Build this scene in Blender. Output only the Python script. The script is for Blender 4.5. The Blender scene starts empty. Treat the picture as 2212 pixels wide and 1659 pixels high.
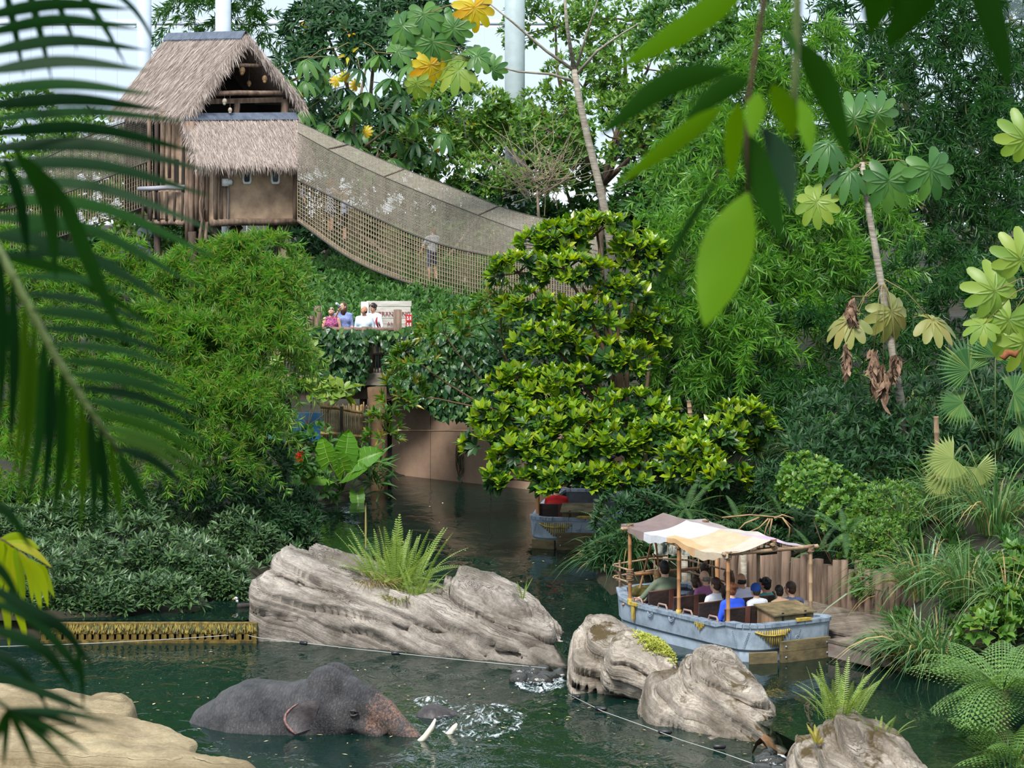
import bpy, bmesh, math, random
import numpy as np
from mathutils import Vector, Matrix
from math import sin, cos, pi, radians as R

# ------------------------------------------------------------------ camera, sky, light, exposure
F, H, YH = 7000.0, 9.2, 171.0            # focal length in pixels of the 2212 x 1659 frame, eye height, horizon row
SC = bpy.context.scene
COL = SC.collection
cam_d = bpy.data.cameras.new('camera'); cam = bpy.data.objects.new('camera', cam_d); COL.objects.link(cam)
cam.location = (0, 0, H); cam.rotation_euler = (R(90), 0, 0)
cam_d.sensor_width = 36.0; cam_d.lens = 36.0 * F / 2212.0
cam_d.shift_y = -(829.5 - YH) / 2212.0
cam_d.clip_start = 0.2; cam_d.clip_end = 600
cam_d.dof.use_dof = True; cam_d.dof.focus_distance = 56.0; cam_d.dof.aperture_fstop = 8.5
SC.camera = cam

world = bpy.data.worlds.new('hall_daylight'); SC.world = world; world.use_nodes = True
nt = world.node_tree; nt.nodes.clear()
wo = nt.nodes.new('ShaderNodeOutputWorld'); wb = nt.nodes.new('ShaderNodeBackground')
wb.inputs[0].default_value = (0.80, 0.905, 1.0, 1); wb.inputs[1].default_value = 0.85
nt.links.new(wb.outputs[0], wo.inputs[0])
sun_d = bpy.data.lights.new('daylight_through_roof', 'SUN'); sun = bpy.data.objects.new('daylight_through_roof', sun_d)
COL.objects.link(sun); sun_d.energy = 3.5; sun_d.angle = R(16); sun_d.color = (1.0, 0.97, 0.90)
sun.rotation_euler = (R(34), R(-16), 0)
sun.location = (0, 40, 40)
SC.view_settings.view_transform = 'Standard'; SC.view_settings.look = 'None'
SC.view_settings.exposure = 0.62; SC.view_settings.gamma = 1.0
SC.view_settings.use_curve_mapping = False
SC.cycles.max_bounces = 8; SC.cycles.transparent_max_bounces = 24
SC.cycles.caustics_reflective = False; SC.cycles.caustics_refractive = False

# ------------------------------------------------------------------ helpers
RNG = np.random.default_rng(7)
random.seed(7)

def W(px, py, Y):
    return Vector(((px - 1106) / F * Y, Y, H - (py - YH) / F * Y))
def G(px, py, z=0.0):
    return W(px, py, F * (H - z) / (py - YH))
def Wn(px, py, Y):
    px, py, Y = np.broadcast_arrays(np.asarray(px, float), np.asarray(py, float), np.asarray(Y, float))
    return np.stack([(px - 1106) / F * Y, Y, H - (py - YH) / F * Y], -1)

def hash3(i, j, k, seed):
    n = (i.astype(np.int64) * 374761393 + j.astype(np.int64) * 668265263 + k.astype(np.int64) * 2147483647 + seed * 974711) & 0xFFFFFFFF
    n = ((n ^ (n >> 13)) * 1274126177) & 0xFFFFFFFF
    n = n ^ (n >> 16)
    return (n & 0xFFFFFF) / float(0xFFFFFF)
def vnoise(p, seed=0):
    p = np.asarray(p, float); f = np.floor(p); t = p - f; t = t * t * (3 - 2 * t)
    i, j, k = f[..., 0].astype(int), f[..., 1].astype(int), f[..., 2].astype(int)
    r = 0
    for a in (0, 1):
        for b in (0, 1):
            for c in (0, 1):
                w = (t[..., 0] if a else 1 - t[..., 0]) * (t[..., 1] if b else 1 - t[..., 1]) * (t[..., 2] if c else 1 - t[..., 2])
                r = r + w * hash3(i + a, j + b, k + c, seed)
    return r * 2 - 1
def fbm(p, oct=4, seed=0):
    p = np.asarray(p, float); r = 0; a = 1.0
    for o in range(oct):
        r = r + a * vnoise(p, seed + o * 17); p = p * 2.03; a *= 0.5
    return r

def prop(o, label=None, cat=None, group=None, kind=None):
    if label: o['label'] = label
    if cat: o['category'] = cat
    if group: o['group'] = group
    if kind: o['kind'] = kind
    return o
def empty(name, loc, label=None, cat=None, group=None, kind=None):
    o = bpy.data.objects.new(name, None); COL.objects.link(o); o.location = loc
    o.empty_display_size = 0.2
    return prop(o, label, cat, group, kind)
def setmats(me, mat):
    for m in (mat if isinstance(mat, (list, tuple)) else [mat]): me.materials.append(m)
def mesh_np(name, V, T, mat=None, smooth=False, mi=None):
    """V (n,3), T: (m,3) or (m,4) int array or list of such arrays"""
    me = bpy.data.meshes.new(name)
    V = np.ascontiguousarray(V, dtype=np.float32)
    Ts = T if isinstance(T, (list, tuple)) else [T]
    Ts = [np.asarray(t, dtype=np.int32) for t in Ts if len(t)]
    loops = np.concatenate([t.ravel() for t in Ts]); tot = np.concatenate([np.full(len(t), t.shape[1], np.int32) for t in Ts])
    start = np.concatenate([[0], np.cumsum(tot)[:-1]]).astype(np.int32)
    me.vertices.add(len(V)); me.vertices.foreach_set('co', V.ravel())
    me.loops.add(len(loops)); me.loops.foreach_set('vertex_index', loops)
    me.polygons.add(len(tot)); me.polygons.foreach_set('loop_start', start); me.polygons.foreach_set('loop_total', tot)
    if mi is not None: me.polygons.foreach_set('material_index', np.asarray(mi, np.int32))
    me.polygons.foreach_set('use_smooth', np.full(len(tot), bool(smooth)))
    me.update(calc_edges=True)
    if mat is not None: setmats(me, mat)
    return me
def link(name, me, parent=None, loc=None, label=None, cat=None, group=None, kind=None):
    o = bpy.data.objects.new(name, me); COL.objects.link(o)
    if parent is not None:
        o.parent = parent
        o.matrix_parent_inverse = Matrix.Translation(-Vector(parent.location)) if parent.rotation_euler[2] == 0 else parent.matrix_basis.inverted()
    if loc is not None: o.location = loc
    return prop(o, label, cat, group, kind)

class MB:
    """collects polygons of one mesh"""
    def __init__(s): s.V = []; s.Fc = []; s.n = 0; s.mi = []
    def add(s, V, Fs, m=0):
        for v in V: s.V.append(tuple(v))
        for f in Fs: s.Fc.append([i + s.n for i in f]); s.mi.append(m)
        s.n += len(V); return s
    def box(s, c, d, M=None, m=0, top=None):
        """box centre c, half sizes d, 3x3 matrix M; top = scale of the upper face"""
        t = top or (1, 1); P = []
        for z in (-1, 1):
            sx, sy = t if z > 0 else (1, 1)
            for x, y in ((-1, -1), (1, -1), (1, 1), (-1, 1)):
                v = Vector((x * d[0] * sx, y * d[1] * sy, z * d[2])); P.append((M @ v if M else v) + Vector(c))
        return s.add(P, [(3, 2, 1, 0), (4, 5, 6, 7), (0, 1, 5, 4), (1, 2, 6, 5), (2, 3, 7, 6), (3, 0, 4, 7)], m)
    def hexa(s, P, m=0):
        return s.add(P, [(3, 2, 1, 0), (4, 5, 6, 7), (0, 1, 5, 4), (1, 2, 6, 5), (2, 3, 7, 6), (3, 0, 4, 7)], m)
    def tube(s, pts, rad, n=7, m=0, cap=True):
        pts = [Vector(p) for p in pts]; k = len(pts)
        if not isinstance(rad, (list, tuple, np.ndarray)): rad = [rad] * k
        up = None; P = []
        for i, p in enumerate(pts):
            t = (pts[min(i + 1, k - 1)] - pts[max(i - 1, 0)])
            t = t.normalized() if t.length > 1e-9 else Vector((0, 0, 1))
            if up is None: up = t.orthogonal().normalized()
            else:
                up = up - t * up.dot(t); up = up.normalized() if up.length > 1e-6 else t.orthogonal().normalized()
            b = t.cross(up)
            for a in range(n):
                an = 2 * pi * a / n; P.append(p + (up * cos(an) + b * sin(an)) * rad[i])
        Fs = []
        for i in range(k - 1):
            for a in range(n):
                a2 = (a + 1) % n; Fs.append((i * n + a, i * n + a2, (i + 1) * n + a2, (i + 1) * n + a))
        if cap: Fs.append(tuple(range(n - 1, -1, -1))); Fs.append(tuple((k - 1) * n + a for a in range(n)))
        return s.add(P, Fs, m)
    def ball(s, c, r, n=10, k=7, M=None, m=0):
        c = Vector(c); r = r if isinstance(r, (tuple, list)) else (r, r, r); P = []
        tr = lambda v: (M @ v if M else v) + c
        P.append(tr(Vector((0, 0, -r[2]))))
        for i in range(1, k):
            th = -pi / 2 + pi * i / k
            for a in range(n): P.append(tr(Vector((r[0] * cos(th) * cos(2 * pi * a / n), r[1] * cos(th) * sin(2 * pi * a / n), r[2] * sin(th)))))
        P.append(tr(Vector((0, 0, r[2])))); Fs = []
        for a in range(n): Fs.append((0, 1 + (a + 1) % n, 1 + a))
        for i in range(k - 2):
            for a in range(n):
                a2 = (a + 1) % n; Fs.append((1 + i * n + a, 1 + i * n + a2, 1 + (i + 1) * n + a2, 1 + (i + 1) * n + a))
        l = len(P) - 1; b = 1 + (k - 2) * n
        for a in range(n): Fs.append((b + a, b + (a + 1) % n, l))
        return s.add(P, Fs, m)
    def grid(s, A, m=0, flip=False):
        """A: list of rows of points"""
        h, w = len(A), len(A[0]); P = [p for r in A for p in r]
        Fs = [(i * w + j, i * w + j + 1, (i + 1) * w + j + 1, (i + 1) * w + j) for i in range(h - 1) for j in range(w - 1)]
        if flip: Fs = [f[::-1] for f in Fs]
        return s.add(P, Fs, m)
    def mesh(s, name, mat, smooth=False):
        me = bpy.data.meshes.new(name); me.from_pydata(s.V, [], s.Fc)
        if mat is not None: setmats(me, mat)
        me.polygons.foreach_set('material_index', s.mi)
        me.polygons.foreach_set('use_smooth', [smooth] * len(s.Fc)); me.update(); return me
    def build(s, name, mat, parent=None, smooth=False, **k):
        return link(name, s.mesh(name, mat, smooth), parent, **k)

def reparent(o, p):
    """hang a world-placed piece under a part that is itself world-placed"""
    o.parent = p; o.matrix_parent_inverse = p.matrix_basis.inverted() if p.parent is not None else Matrix.Translation(-p.location); return o
def rotz(a): return Matrix.Rotation(a, 3, 'Z')
def frame3(x, y, z): return Matrix((x, y, z)).transposed()

# ------------------------------------------------------------------ materials
def newmat(name):
    m = bpy.data.materials.new(name); m.use_nodes = True; n = m.node_tree
    for x in list(n.nodes): n.nodes.remove(x)
    o = n.nodes.new('ShaderNodeOutputMaterial'); return m, n, o
def nd(n, t, **k):
    x = n.nodes.new('ShaderNode' + t)
    for a, b in k.items():
        if a.startswith('i_'):
            kk = a[2:]; x.inputs[int(kk) if kk.isdigit() else kk.replace('_', ' ')].default_value = b
        else: setattr(x, a, b)
    return x
def ramp(n, stops, interp='LINEAR'):
    r = nd(n, 'ValToRGB'); r.color_ramp.interpolation = interp; e = r.color_ramp.elements
    while len(e) < len(stops): e.new(0.5)
    for q, (p, c) in zip(e, stops): q.position = p; q.color = (*c, 1)
    return r
def sr(*c):
    """sRGB 0..255 to linear"""
    return tuple((v / 255 / 12.92) if v / 255 <= 0.04045 else ((v / 255 + 0.055) / 1.055) ** 2.4 for v in c)
_MC = {}
def leafmat(name, cols, rough=0.42, trans=0.35, spec=0.5, tint=1.0):
    """leaf: colour varies from leaf to leaf, light shines through"""
    if name in _MC: return _MC[name]
    m, n, o = newmat(name); g = nd(n, 'NewGeometry'); oi = nd(n, 'ObjectInfo')
    ad = nd(n, 'Math', operation='ADD'); fr = nd(n, 'Math', operation='FRACT')
    n.links.new(g.outputs['Random Per Island'], ad.inputs[0]); n.links.new(oi.outputs['Random'], ad.inputs[1]); n.links.new(ad.outputs[0], fr.inputs[0])
    k = len(cols); r = ramp(n, [(i / max(1, k - 1), sr(*c)) for i, c in enumerate(cols)])
    n.links.new(fr.outputs[0], r.inputs[0])
    b = nd(n, 'BsdfPrincipled', i_Roughness=rough); b.inputs['Specular IOR Level'].default_value = spec
    n.links.new(r.outputs[0], b.inputs['Base Color'])
    if trans > 0:
        hs = nd(n, 'HueSaturation'); hs.inputs['Hue'].default_value = 0.487; hs.inputs['Saturation'].default_value = 1.1; hs.inputs['Value'].default_value = 1.35 * tint
        n.links.new(r.outputs[0], hs.inputs['Color'])
        t = nd(n, 'BsdfTranslucent'); n.links.new(hs.outputs[0], t.inputs[0])
        mx = nd(n, 'MixShader'); mx.inputs[0].default_value = trans
        n.links.new(b.outputs[0], mx.inputs[1]); n.links.new(t.outputs[0], mx.inputs[2]); n.links.new(mx.outputs[0], o.inputs[0])
    else: n.links.new(b.outputs[0], o.inputs[0])
    _MC[name] = m; return m
def plain(name, c, rough=0.6, metal=0.0, var=0.0, scale=6.0, bump=0.0, c2=None, stretch=(1, 1, 1), spec=0.4, detail=5, rnd=0.0, contrast=(0.35, 0.68)):
    """coloured surface with soft noise between two colours and fine relief; rnd varies the tone from object to object"""
    if name in _MC: return _MC[name]
    m, n, o = newmat(name); b = nd(n, 'BsdfPrincipled', i_Roughness=rough, i_Metallic=metal)
    b.inputs['Specular IOR Level'].default_value = spec
    c1 = sr(*c); col = None
    if c2 is None and var > 0: c2 = tuple(max(0, v * (1 - var)) for v in c)
    if c2 is not None or bump > 0:
        tc = nd(n, 'TexCoord'); mp = nd(n, 'Mapping'); mp.inputs['Scale'].default_value = stretch
        nz = nd(n, 'TexNoise', i_Scale=scale, i_Detail=detail, i_Roughness=0.62)
        n.links.new(tc.outputs['Object'], mp.inputs[0]); n.links.new(mp.outputs[0], nz.inputs['Vector'])
    if c2 is not None:
        r = ramp(n, [(contrast[0], sr(*c2)), (contrast[1], c1)]); n.links.new(nz.outputs[0], r.inputs[0]); col = r.outputs[0]
    if rnd > 0:
        oi = nd(n, 'ObjectInfo'); mr = nd(n, 'MapRange'); mr.inputs[3].default_value = 1 - rnd; mr.inputs[4].default_value = 1 + rnd
        n.links.new(oi.outputs['Random'], mr.inputs[0]); hs = nd(n, 'HueSaturation')
        if col: n.links.new(col, hs.inputs['Color'])
        else: hs.inputs['Color'].default_value = (*c1, 1)
        n.links.new(mr.outputs[0], hs.inputs['Value']); col = hs.outputs[0]
    if col: n.links.new(col, b.inputs['Base Color'])
    else: b.inputs['Base Color'].default_value = (*c1, 1)
    if bump > 0:
        bp = nd(n, 'Bump', i_Strength=bump, i_Distance=0.05); n.links.new(nz.outputs[0], bp.inputs['Height']); n.links.new(bp.outputs[0], b.inputs['Normal'])
    n.links.new(b.outputs[0], o.inputs[0]); _MC[name] = m; return m
def rockmat(name, light, dark, stain, dip=(0, 0, 1), moss=None, band=9.0, bump=0.5):
    """bedded rock: light stone, darker beds along the dip, dark stains, moss patches"""
    m, n, o = newmat(name); b = nd(n, 'BsdfPrincipled', i_Roughness=0.86); b.inputs['Specular IOR Level'].default_value = 0.25
    tc = nd(n, 'TexCoord')
    dp = nd(n, 'VectorMath', operation='DOT_PRODUCT'); dp.inputs[1].default_value = dip; n.links.new(tc.outputs['Object'], dp.inputs[0])
    n1 = nd(n, 'TexNoise', i_Scale=1.3, i_Detail=4); n.links.new(tc.outputs['Object'], n1.inputs['Vector'])
    a1 = nd(n, 'Math', operation='MULTIPLY_ADD'); a1.inputs[1].default_value = 0.22; n.links.new(n1.outputs[0], a1.inputs[0]); n.links.new(dp.outputs['Value'], a1.inputs[2])
    a2 = nd(n, 'Math', operation='MULTIPLY'); a2.inputs[1].default_value = band; n.links.new(a1.outputs[0], a2.inputs[0])
    nb = nd(n, 'TexNoise', noise_dimensions='1D', i_Scale=1.0, i_Detail=6, i_Roughness=0.7); n.links.new(a2.outputs[0], nb.inputs['W'])
    mid = [x * .8 + y * .2 for x, y in zip(light, dark)]; low = [x * .6 + y * .4 for x, y in zip(light, dark)]; blk = [v * .42 for v in dark]
    r1 = ramp(n, [(0.30, sr(*dark)), (0.40, sr(*low)), (0.48, sr(*mid)), (0.54, sr(*light)), (0.60, sr(*low)), (0.66, sr(*mid)), (0.74, sr(*light))]); n.links.new(nb.outputs[0], r1.inputs[0])
    rl = ramp(n, [(0.468, (1, 1, 1)), (0.478, sr(*blk)), (0.488, sr(*blk)), (0.50, (1, 1, 1))]); n.links.new(nb.outputs[0], rl.inputs[0])
    nm_ = nd(n, 'TexNoise', i_Scale=1.1, i_Detail=3); n.links.new(tc.outputs['Object'], nm_.inputs['Vector']); rm_ = ramp(n, [(0.44, (0, 0, 0)), (0.56, (.9, .9, .9))]); n.links.new(nm_.outputs[0], rm_.inputs[0])
    ml = nd(n, 'Mix', data_type='RGBA', blend_type='MULTIPLY'); n.links.new(rm_.outputs[0], ml.inputs[0]); n.links.new(r1.outputs[0], ml.inputs[6]); n.links.new(rl.outputs[0], ml.inputs[7])
    n2 = nd(n, 'TexNoise', i_Scale=0.9, i_Detail=7, i_Roughness=0.66); n.links.new(tc.outputs['Object'], n2.inputs['Vector'])
    r2 = ramp(n, [(0.40, (0, 0, 0)), (0.62, (1, 1, 1))]); n.links.new(n2.outputs[0], r2.inputs[0])
    mx = nd(n, 'Mix', data_type='RGBA'); mx.inputs[6].default_value = (*sr(*stain), 1)
    inv = nd(n, 'MapRange'); inv.inputs[3].default_value = 0.25; n.links.new(r2.outputs[0], inv.inputs[0]); n.links.new(inv.outputs[0], mx.inputs[0]); n.links.new(ml.outputs[2], mx.inputs[7])
    col = mx.outputs[2]
    mxs = nd(n, 'Mix', data_type='RGBA', blend_type='MULTIPLY'); n3 = nd(n, 'TexNoise', i_Scale=22, i_Detail=5, i_Roughness=0.7); n.links.new(tc.outputs['Object'], n3.inputs['Vector'])
    r3 = ramp(n, [(0.3, (0.55, 0.53, 0.52)), (0.6, (1, 1, 1))]); n.links.new(n3.outputs[0], r3.inputs[0]); mxs.inputs[0].default_value = 0.55
    n.links.new(col, mxs.inputs[6]); n.links.new(r3.outputs[0], mxs.inputs[7]); col = mxs.outputs[2]
    if moss:
        n4 = nd(n, 'TexNoise', i_Scale=1.7, i_Detail=6, i_Roughness=0.65); mp = nd(n, 'Mapping'); mp.inputs['Location'].default_value = (7.3, 2.1, 4.4)
        n.links.new(tc.outputs['Object'], mp.inputs[0]); n.links.new(mp.outputs[0], n4.inputs['Vector'])
        ge = nd(n, 'NewGeometry'); sx = nd(n, 'SeparateXYZ'); n.links.new(ge.outputs['Normal'], sx.inputs[0])
        mm = nd(n, 'Math', operation='MULTIPLY_ADD'); mm.inputs[1].default_value = 0.18; n.links.new(sx.outputs[2], mm.inputs[0]); n.links.new(n4.outputs[0], mm.inputs[2])
        r4 = ramp(n, [(0.66, (0, 0, 0)), (0.76, (1, 1, 1))]); n.links.new(mm.outputs[0], r4.inputs[0])
        mo = nd(n, 'Mix', data_type='RGBA'); mo.inputs[7].default_value = (*sr(*moss), 1); n.links.new(r4.outputs[0], mo.inputs[0]); n.links.new(col, mo.inputs[6]); col = mo.outputs[2]
    n.links.new(col, b.inputs['Base Color'])
    ab = nd(n, 'Math', operation='ADD'); n.links.new(nb.outputs[0], ab.inputs[0]); n.links.new(n3.outputs[0], ab.inputs[1])
    bp = nd(n, 'Bump', i_Strength=bump, i_Distance=0.05); n.links.new(ab.outputs[0], bp.inputs['Height']); n.links.new(bp.outputs[0], b.inputs['Normal'])
    n.links.new(b.outputs[0], o.inputs[0]); return m

# ------------------------------------------------------------------ leaves
def leaf_tpl(w=0.18, segs=3, fold=0.25, droop=0.15, wmax=0.45, blunt=0.0):
    """leaf of unit length along +Y, half width w, folded on the midrib, tip drooping; returns V, tris"""
    ts = np.linspace(0, 1, segs + 1); V = [(0, 0, 0)]; T = []
    rows = []
    for t in ts[1:]:
        z = -droop * t * t
        if t < 1 - 1e-6:
            if t <= wmax: ww = w * sin(pi / 2 * t / wmax) ** 0.8
            else: ww = w * (cos(pi / 2 * (t - wmax) / (1 - wmax)) ** (0.9 - 0.5 * blunt))
            i = len(V); V += [(-ww, t, z + fold * ww), (0, t, z), (ww, t, z + fold * ww)]; rows.append(i)
        else: V.append((0, t, z))
    T += [(0, rows[0] + 1, rows[0]), (0, rows[0] + 2, rows[0] + 1)]
    for a, b in zip(rows[:-1], rows[1:]):
        for k in (0, 1): T += [(a + k, a + k + 1, b + k + 1), (a + k, b + k + 1, b + k)]
    l = len(V) - 1; a = rows[-1]; T += [(a, a + 1, l), (a + 1, a + 2, l)]
    return np.array(V, float), np.array(T, int)
def norm(a): return a / np.maximum(1e-9, np.linalg.norm(a, axis=-1, keepdims=True))
def scatter(tpl, P, D, N, S, SW=None):
    """copies of a template at P, along D, normal near N, size S (width scale SW); returns V, T"""
    V, T = tpl; P = np.asarray(P, float); D = norm(np.asarray(D, float)); N = np.asarray(N, float)
    X = norm(np.cross(D, N)); Z = np.cross(X, D); S = np.asarray(S, float).reshape(-1, 1, 1)
    SWv = S if SW is None else S * np.asarray(SW, float).reshape(-1, 1, 1)
    out = P[:, None, :] + SWv * V[None, :, 0:1] * X[:, None, :] + S * V[None, :, 1:2] * D[:, None, :] + S * V[None, :, 2:3] * Z[:, None, :]
    n = len(P); off = (np.arange(n) * len(V))[:, None, None]
    return out.reshape(-1, 3), (T[None] + off).reshape(-1, 3)
def join_vt(lst):
    Vs, Ts, o = [], [], 0
    for V, T in lst:
        Vs.append(V); Ts.append(T + o); o += len(V)
    return np.concatenate(Vs), np.concatenate(Ts)
def rdir(n, rng=None):
    rng = rng or RNG; v = rng.normal(size=(n, 3)); return norm(v)
def tilt(D, amt, rng=None):
    return norm(D + amt * rdir(len(D), rng))
UP = np.array([0, 0, 1.0])
def rosette(P, A, k, tplz, size, spread=(0.5, 1.1), rng=None, droop=0.0, jit=0.25):
    """k leaves round each axis A at P; spread = tangent of the opening angle"""
    rng = rng or RNG; n = len(P)
    A = norm(A); ref = np.where(np.abs(A[:, 2:3]) > 0.9, np.array([[1.0, 0, 0]]), np.array([[0, 0, 1.0]]))
    U = norm(np.cross(A, ref)); Vv = np.cross(A, U)
    az = (np.arange(k)[None] * 2.39996 + rng.uniform(0, 6.28, (n, 1)))
    sp = rng.uniform(spread[0], spread[1], (n, k))
    rad = U[:, None] * np.cos(az)[..., None] + Vv[:, None] * np.sin(az)[..., None]
    D = norm(A[:, None] + rad * sp[..., None] + np.array([0, 0, -droop]) + jit * rng.normal(size=(n, k, 3)) * 0.5)
    N = norm(A[:, None] - D * (A[:, None] * D).sum(-1, keepdims=True) + 0.15 * UP)
    S = size * rng.uniform(0.7, 1.15, (n, k))
    Pp = np.repeat(P[:, None], k, 1) + D * 0.02
    return scatter(tplz, Pp.reshape(-1, 3), D.reshape(-1, 3), N.reshape(-1, 3), S.reshape(-1))
def shell_points(lobes, n, rng=None, inner=0.55, front=True, bottom=-0.5):
    """points and outward directions on the outer shells of lobes [(centre, radii)] (n in all), front and top sides"""
    rng = rng or RNG; Ps, As = [], []
    w = np.array([r[0] * r[2] for c, r in lobes]); w = w / w.sum()
    for (c, r), q in zip(lobes, w):
        m = max(6, int(n * q)); d = rdir(m * 4, rng)
        ok = d[:, 2] > bottom
        if front: ok &= d[:, 1] < 0.45
        d = d[ok][:m]; rr = rng.uniform(inner, 1.0, (len(d), 1)) ** 0.6
        Ps.append(np.array(c) + d * np.array(r) * rr); As.append(norm(d / np.array(r)))
    return np.concatenate(Ps), np.concatenate(As)
def foliage(name, vt, mat, parent, **k):
    V, T = vt
    return link(name, mesh_np(name, V, T, mat), parent, kind='stuff', **k)

# ------------------------------------------------------------------ ground, water, hall
ZL = -0.30                                 # the elephants' pool lies lower than the boat canal (z = 0)
def poly(pts, z): return [(lambda g: (g.x, g.y))(G(a, b, z)) for a, b in pts]
DIV = poly([(-1500, 1360), (-200, 1360), (530, 1360), (575, 1330), (900, 1362), (1190, 1405), (1225, 1445), (1330, 1452), (1500, 1512), (1650, 1590), (1900, 1720), (2300, 1900)], -0.15)
UPOLY = poly([(-1500, 1352), (-300, 1345), (100, 1338), (300, 1328), (450, 1302), (520, 1268), (600, 1218), (690, 1185), (690, 1135), (650, 1100), (720, 1088),
              (800, 1072), (845, 1022), (1060, 1046), (1300, 1075), (1400, 1084), (1392, 1188), (1285, 1200), (1292, 1255), (1320, 1286), (1420, 1250), (1640, 1264),
              (1890, 1346), (1892, 1436), (1960, 1455), (2120, 1475), (2500, 1490), (2900, 1900)], 0.0) + DIV[::-1]
LPOLY = DIV + [(30, 30), (-30, 30)]
def inside(P, pl):
    x, y = P[:, 0], P[:, 1]; r = np.zeros(len(P), bool); n = len(pl)
    for i in range(n):
        (x1, y1), (x2, y2) = pl[i], pl[(i + 1) % n]
        c = ((y1 > y) != (y2 > y)) & (x < (x2 - x1) * (y - y1) / (y2 - y1 + 1e-12) + x1); r ^= c
    return r
def pdist(P, pl):
    d = np.full(len(P), 1e9); n = len(pl)
    for i in range(n):
        a = np.array(pl[i]); b = np.array(pl[(i + 1) % n]); ab = b - a
        t = np.clip(((P - a) @ ab) / (ab @ ab + 1e-12), 0, 1); d = np.minimum(d, np.linalg.norm(P - (a + t[:, None] * ab), axis=1))
    return d
def terrain_h(x, y):
    P = np.stack([np.atleast_1d(x), np.atleast_1d(y)], -1).astype(float)
    ins = inside(P, UPOLY) | inside(P, LPOLY); d = np.minimum(pdist(P, UPOLY[:29]), 1e9)
    right = 1 / (1 + np.exp(-(P[:, 0] - 1.5 + (P[:, 1] - 58) * 0.0) * 1.2)) * (P[:, 1] > 38)
    top = 0.9 + 2.3 * right + 0.9 * np.clip((P[:, 1] - 66) / 8, 0, 1) * (1 - right); sc = 5.5 - 2.0 * right
    h = top * (1 - np.exp(-d / sc)) + 0.12 * vnoise(np.stack([P[:, 0] * 0.8, P[:, 1] * 0.8, P[:, 0] * 0], -1), 3) + 0.06
    far = np.clip((P[:, 1] - 80) / 20, 0, 1); h = h * (1 - far) + 2.0 * far
    pit = np.clip((3.4 - np.hypot((P[:, 0] + 2.6) / 1.25, P[:, 1] - 47.4)) / 1.2, 0, 1) * 1.5
    r = np.where(ins, np.maximum(-0.95, -0.25 - d * 0.9) - pit, h); near = np.clip((34 - P[:, 1]) / 22, 0, 1)
    return r * (1 - near) + near * 4.5  # unseen rise added towards the camera, keeps out low front light
def th(x, y): return float(terrain_h(x, y)[0])

gx = np.linspace(-42, 42, 130); gy = np.concatenate([np.linspace(-60, 29, 30), np.linspace(30, 80, 140), np.linspace(80.5, 160, 50)])
X, Y = np.meshgrid(gx, gy); Z = terrain_h(X.ravel(), Y.ravel()).reshape(X.shape)
nx, ny = len(gx), len(gy); idx = np.arange(nx * ny).reshape(ny, nx)
Q = np.stack([idx[:-1, :-1], idx[:-1, 1:], idx[1:, 1:], idx[1:, :-1]], -1).reshape(-1, 4)
M_soil = plain('soil', (52, 46, 34), 0.95, scale=1.6, c2=(26, 30, 18), bump=0.6)
link('ground', mesh_np('ground', np.stack([X, Y, Z], -1).reshape(-1, 3), Q, M_soil, True), kind='structure', label='dark soil banks and bed around the canal')

def watermat(name, deep, tint, murk, sc, st):
    m, n, o = newmat(name); tc = nd(n, 'TexCoord')
    mp = nd(n, 'Mapping'); mp.inputs['Scale'].default_value = (1.0, 0.55, 1); n.links.new(tc.outputs['Object'], mp.inputs[0])
    a = nd(n, 'TexNoise', i_Scale=sc, i_Detail=3, i_Roughness=0.55, i_Distortion=0.6); n.links.new(mp.outputs[0], a.inputs['Vector'])
    c = nd(n, 'TexNoise', i_Scale=sc * 0.28, i_Detail=2); n.links.new(mp.outputs[0], c.inputs['Vector'])
    ad = nd(n, 'Math', operation='MULTIPLY_ADD'); ad.inputs[1].default_value = 1.6; n.links.new(c.outputs[0], ad.inputs[0]); n.links.new(a.outputs[0], ad.inputs[2])
    bp = nd(n, 'Bump', i_Strength=st, i_Distance=0.06); n.links.new(ad.outputs[0], bp.inputs['Height'])
    fr = nd(n, 'Fresnel', i_IOR=1.33); n.links.new(bp.outputs[0], fr.inputs['Normal'])
    tr = nd(n, 'BsdfTransparent'); tr.inputs[0].default_value = (*tint, 1)
    df = nd(n, 'BsdfDiffuse'); df.inputs[0].default_value = (*deep, 1)
    gl = nd(n, 'BsdfGlossy', i_Roughness=0.03); n.links.new(bp.outputs[0], gl.inputs['Normal'])
    m1 = nd(n, 'MixShader'); m1.inputs[0].default_value = murk; n.links.new(tr.outputs[0], m1.inputs[1]); n.links.new(df.outputs[0], m1.inputs[2])
    m2 = nd(n, 'MixShader'); n.links.new(fr.outputs[0], m2.inputs[0]); n.links.new(m1.outputs[0], m2.inputs[1]); n.links.new(gl.outputs[0], m2.inputs[2])
    n.links.new(m2.outputs[0], o.inputs[0]); return m
M_canal = watermat('canal_water', (0.006, 0.020, 0.014), (0.20, 0.36, 0.26), 0.72, 2.2, 0.30)
M_pool = watermat('pool_water', (0.006, 0.028, 0.022), (0.30, 0.46, 0.32), 0.64, 3.0, 0.55)
def flat(name, pl, z, mat, **k):
    bm = bmesh.new(); vs = [bm.verts.new((x, y, z)) for x, y in pl]; f = bm.faces.new(vs)
    bmesh.ops.triangulate(bm, faces=[f]); bm.normal_update()
    for f in bm.faces:
        if f.normal.z < 0: f.normal_flip()
    me = bpy.data.meshes.new(name); bm.to_mesh(me); bm.free(); me.materials.append(mat); return link(name, me, **k)
flat('water_canal', UPOLY, 0.0, M_canal, kind='structure', label='dark still canal water behind the boulders')
flat('water_pool', LPOLY, ZL, M_pool, kind='structure', label='rippled green pool water around the elephant')

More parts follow.
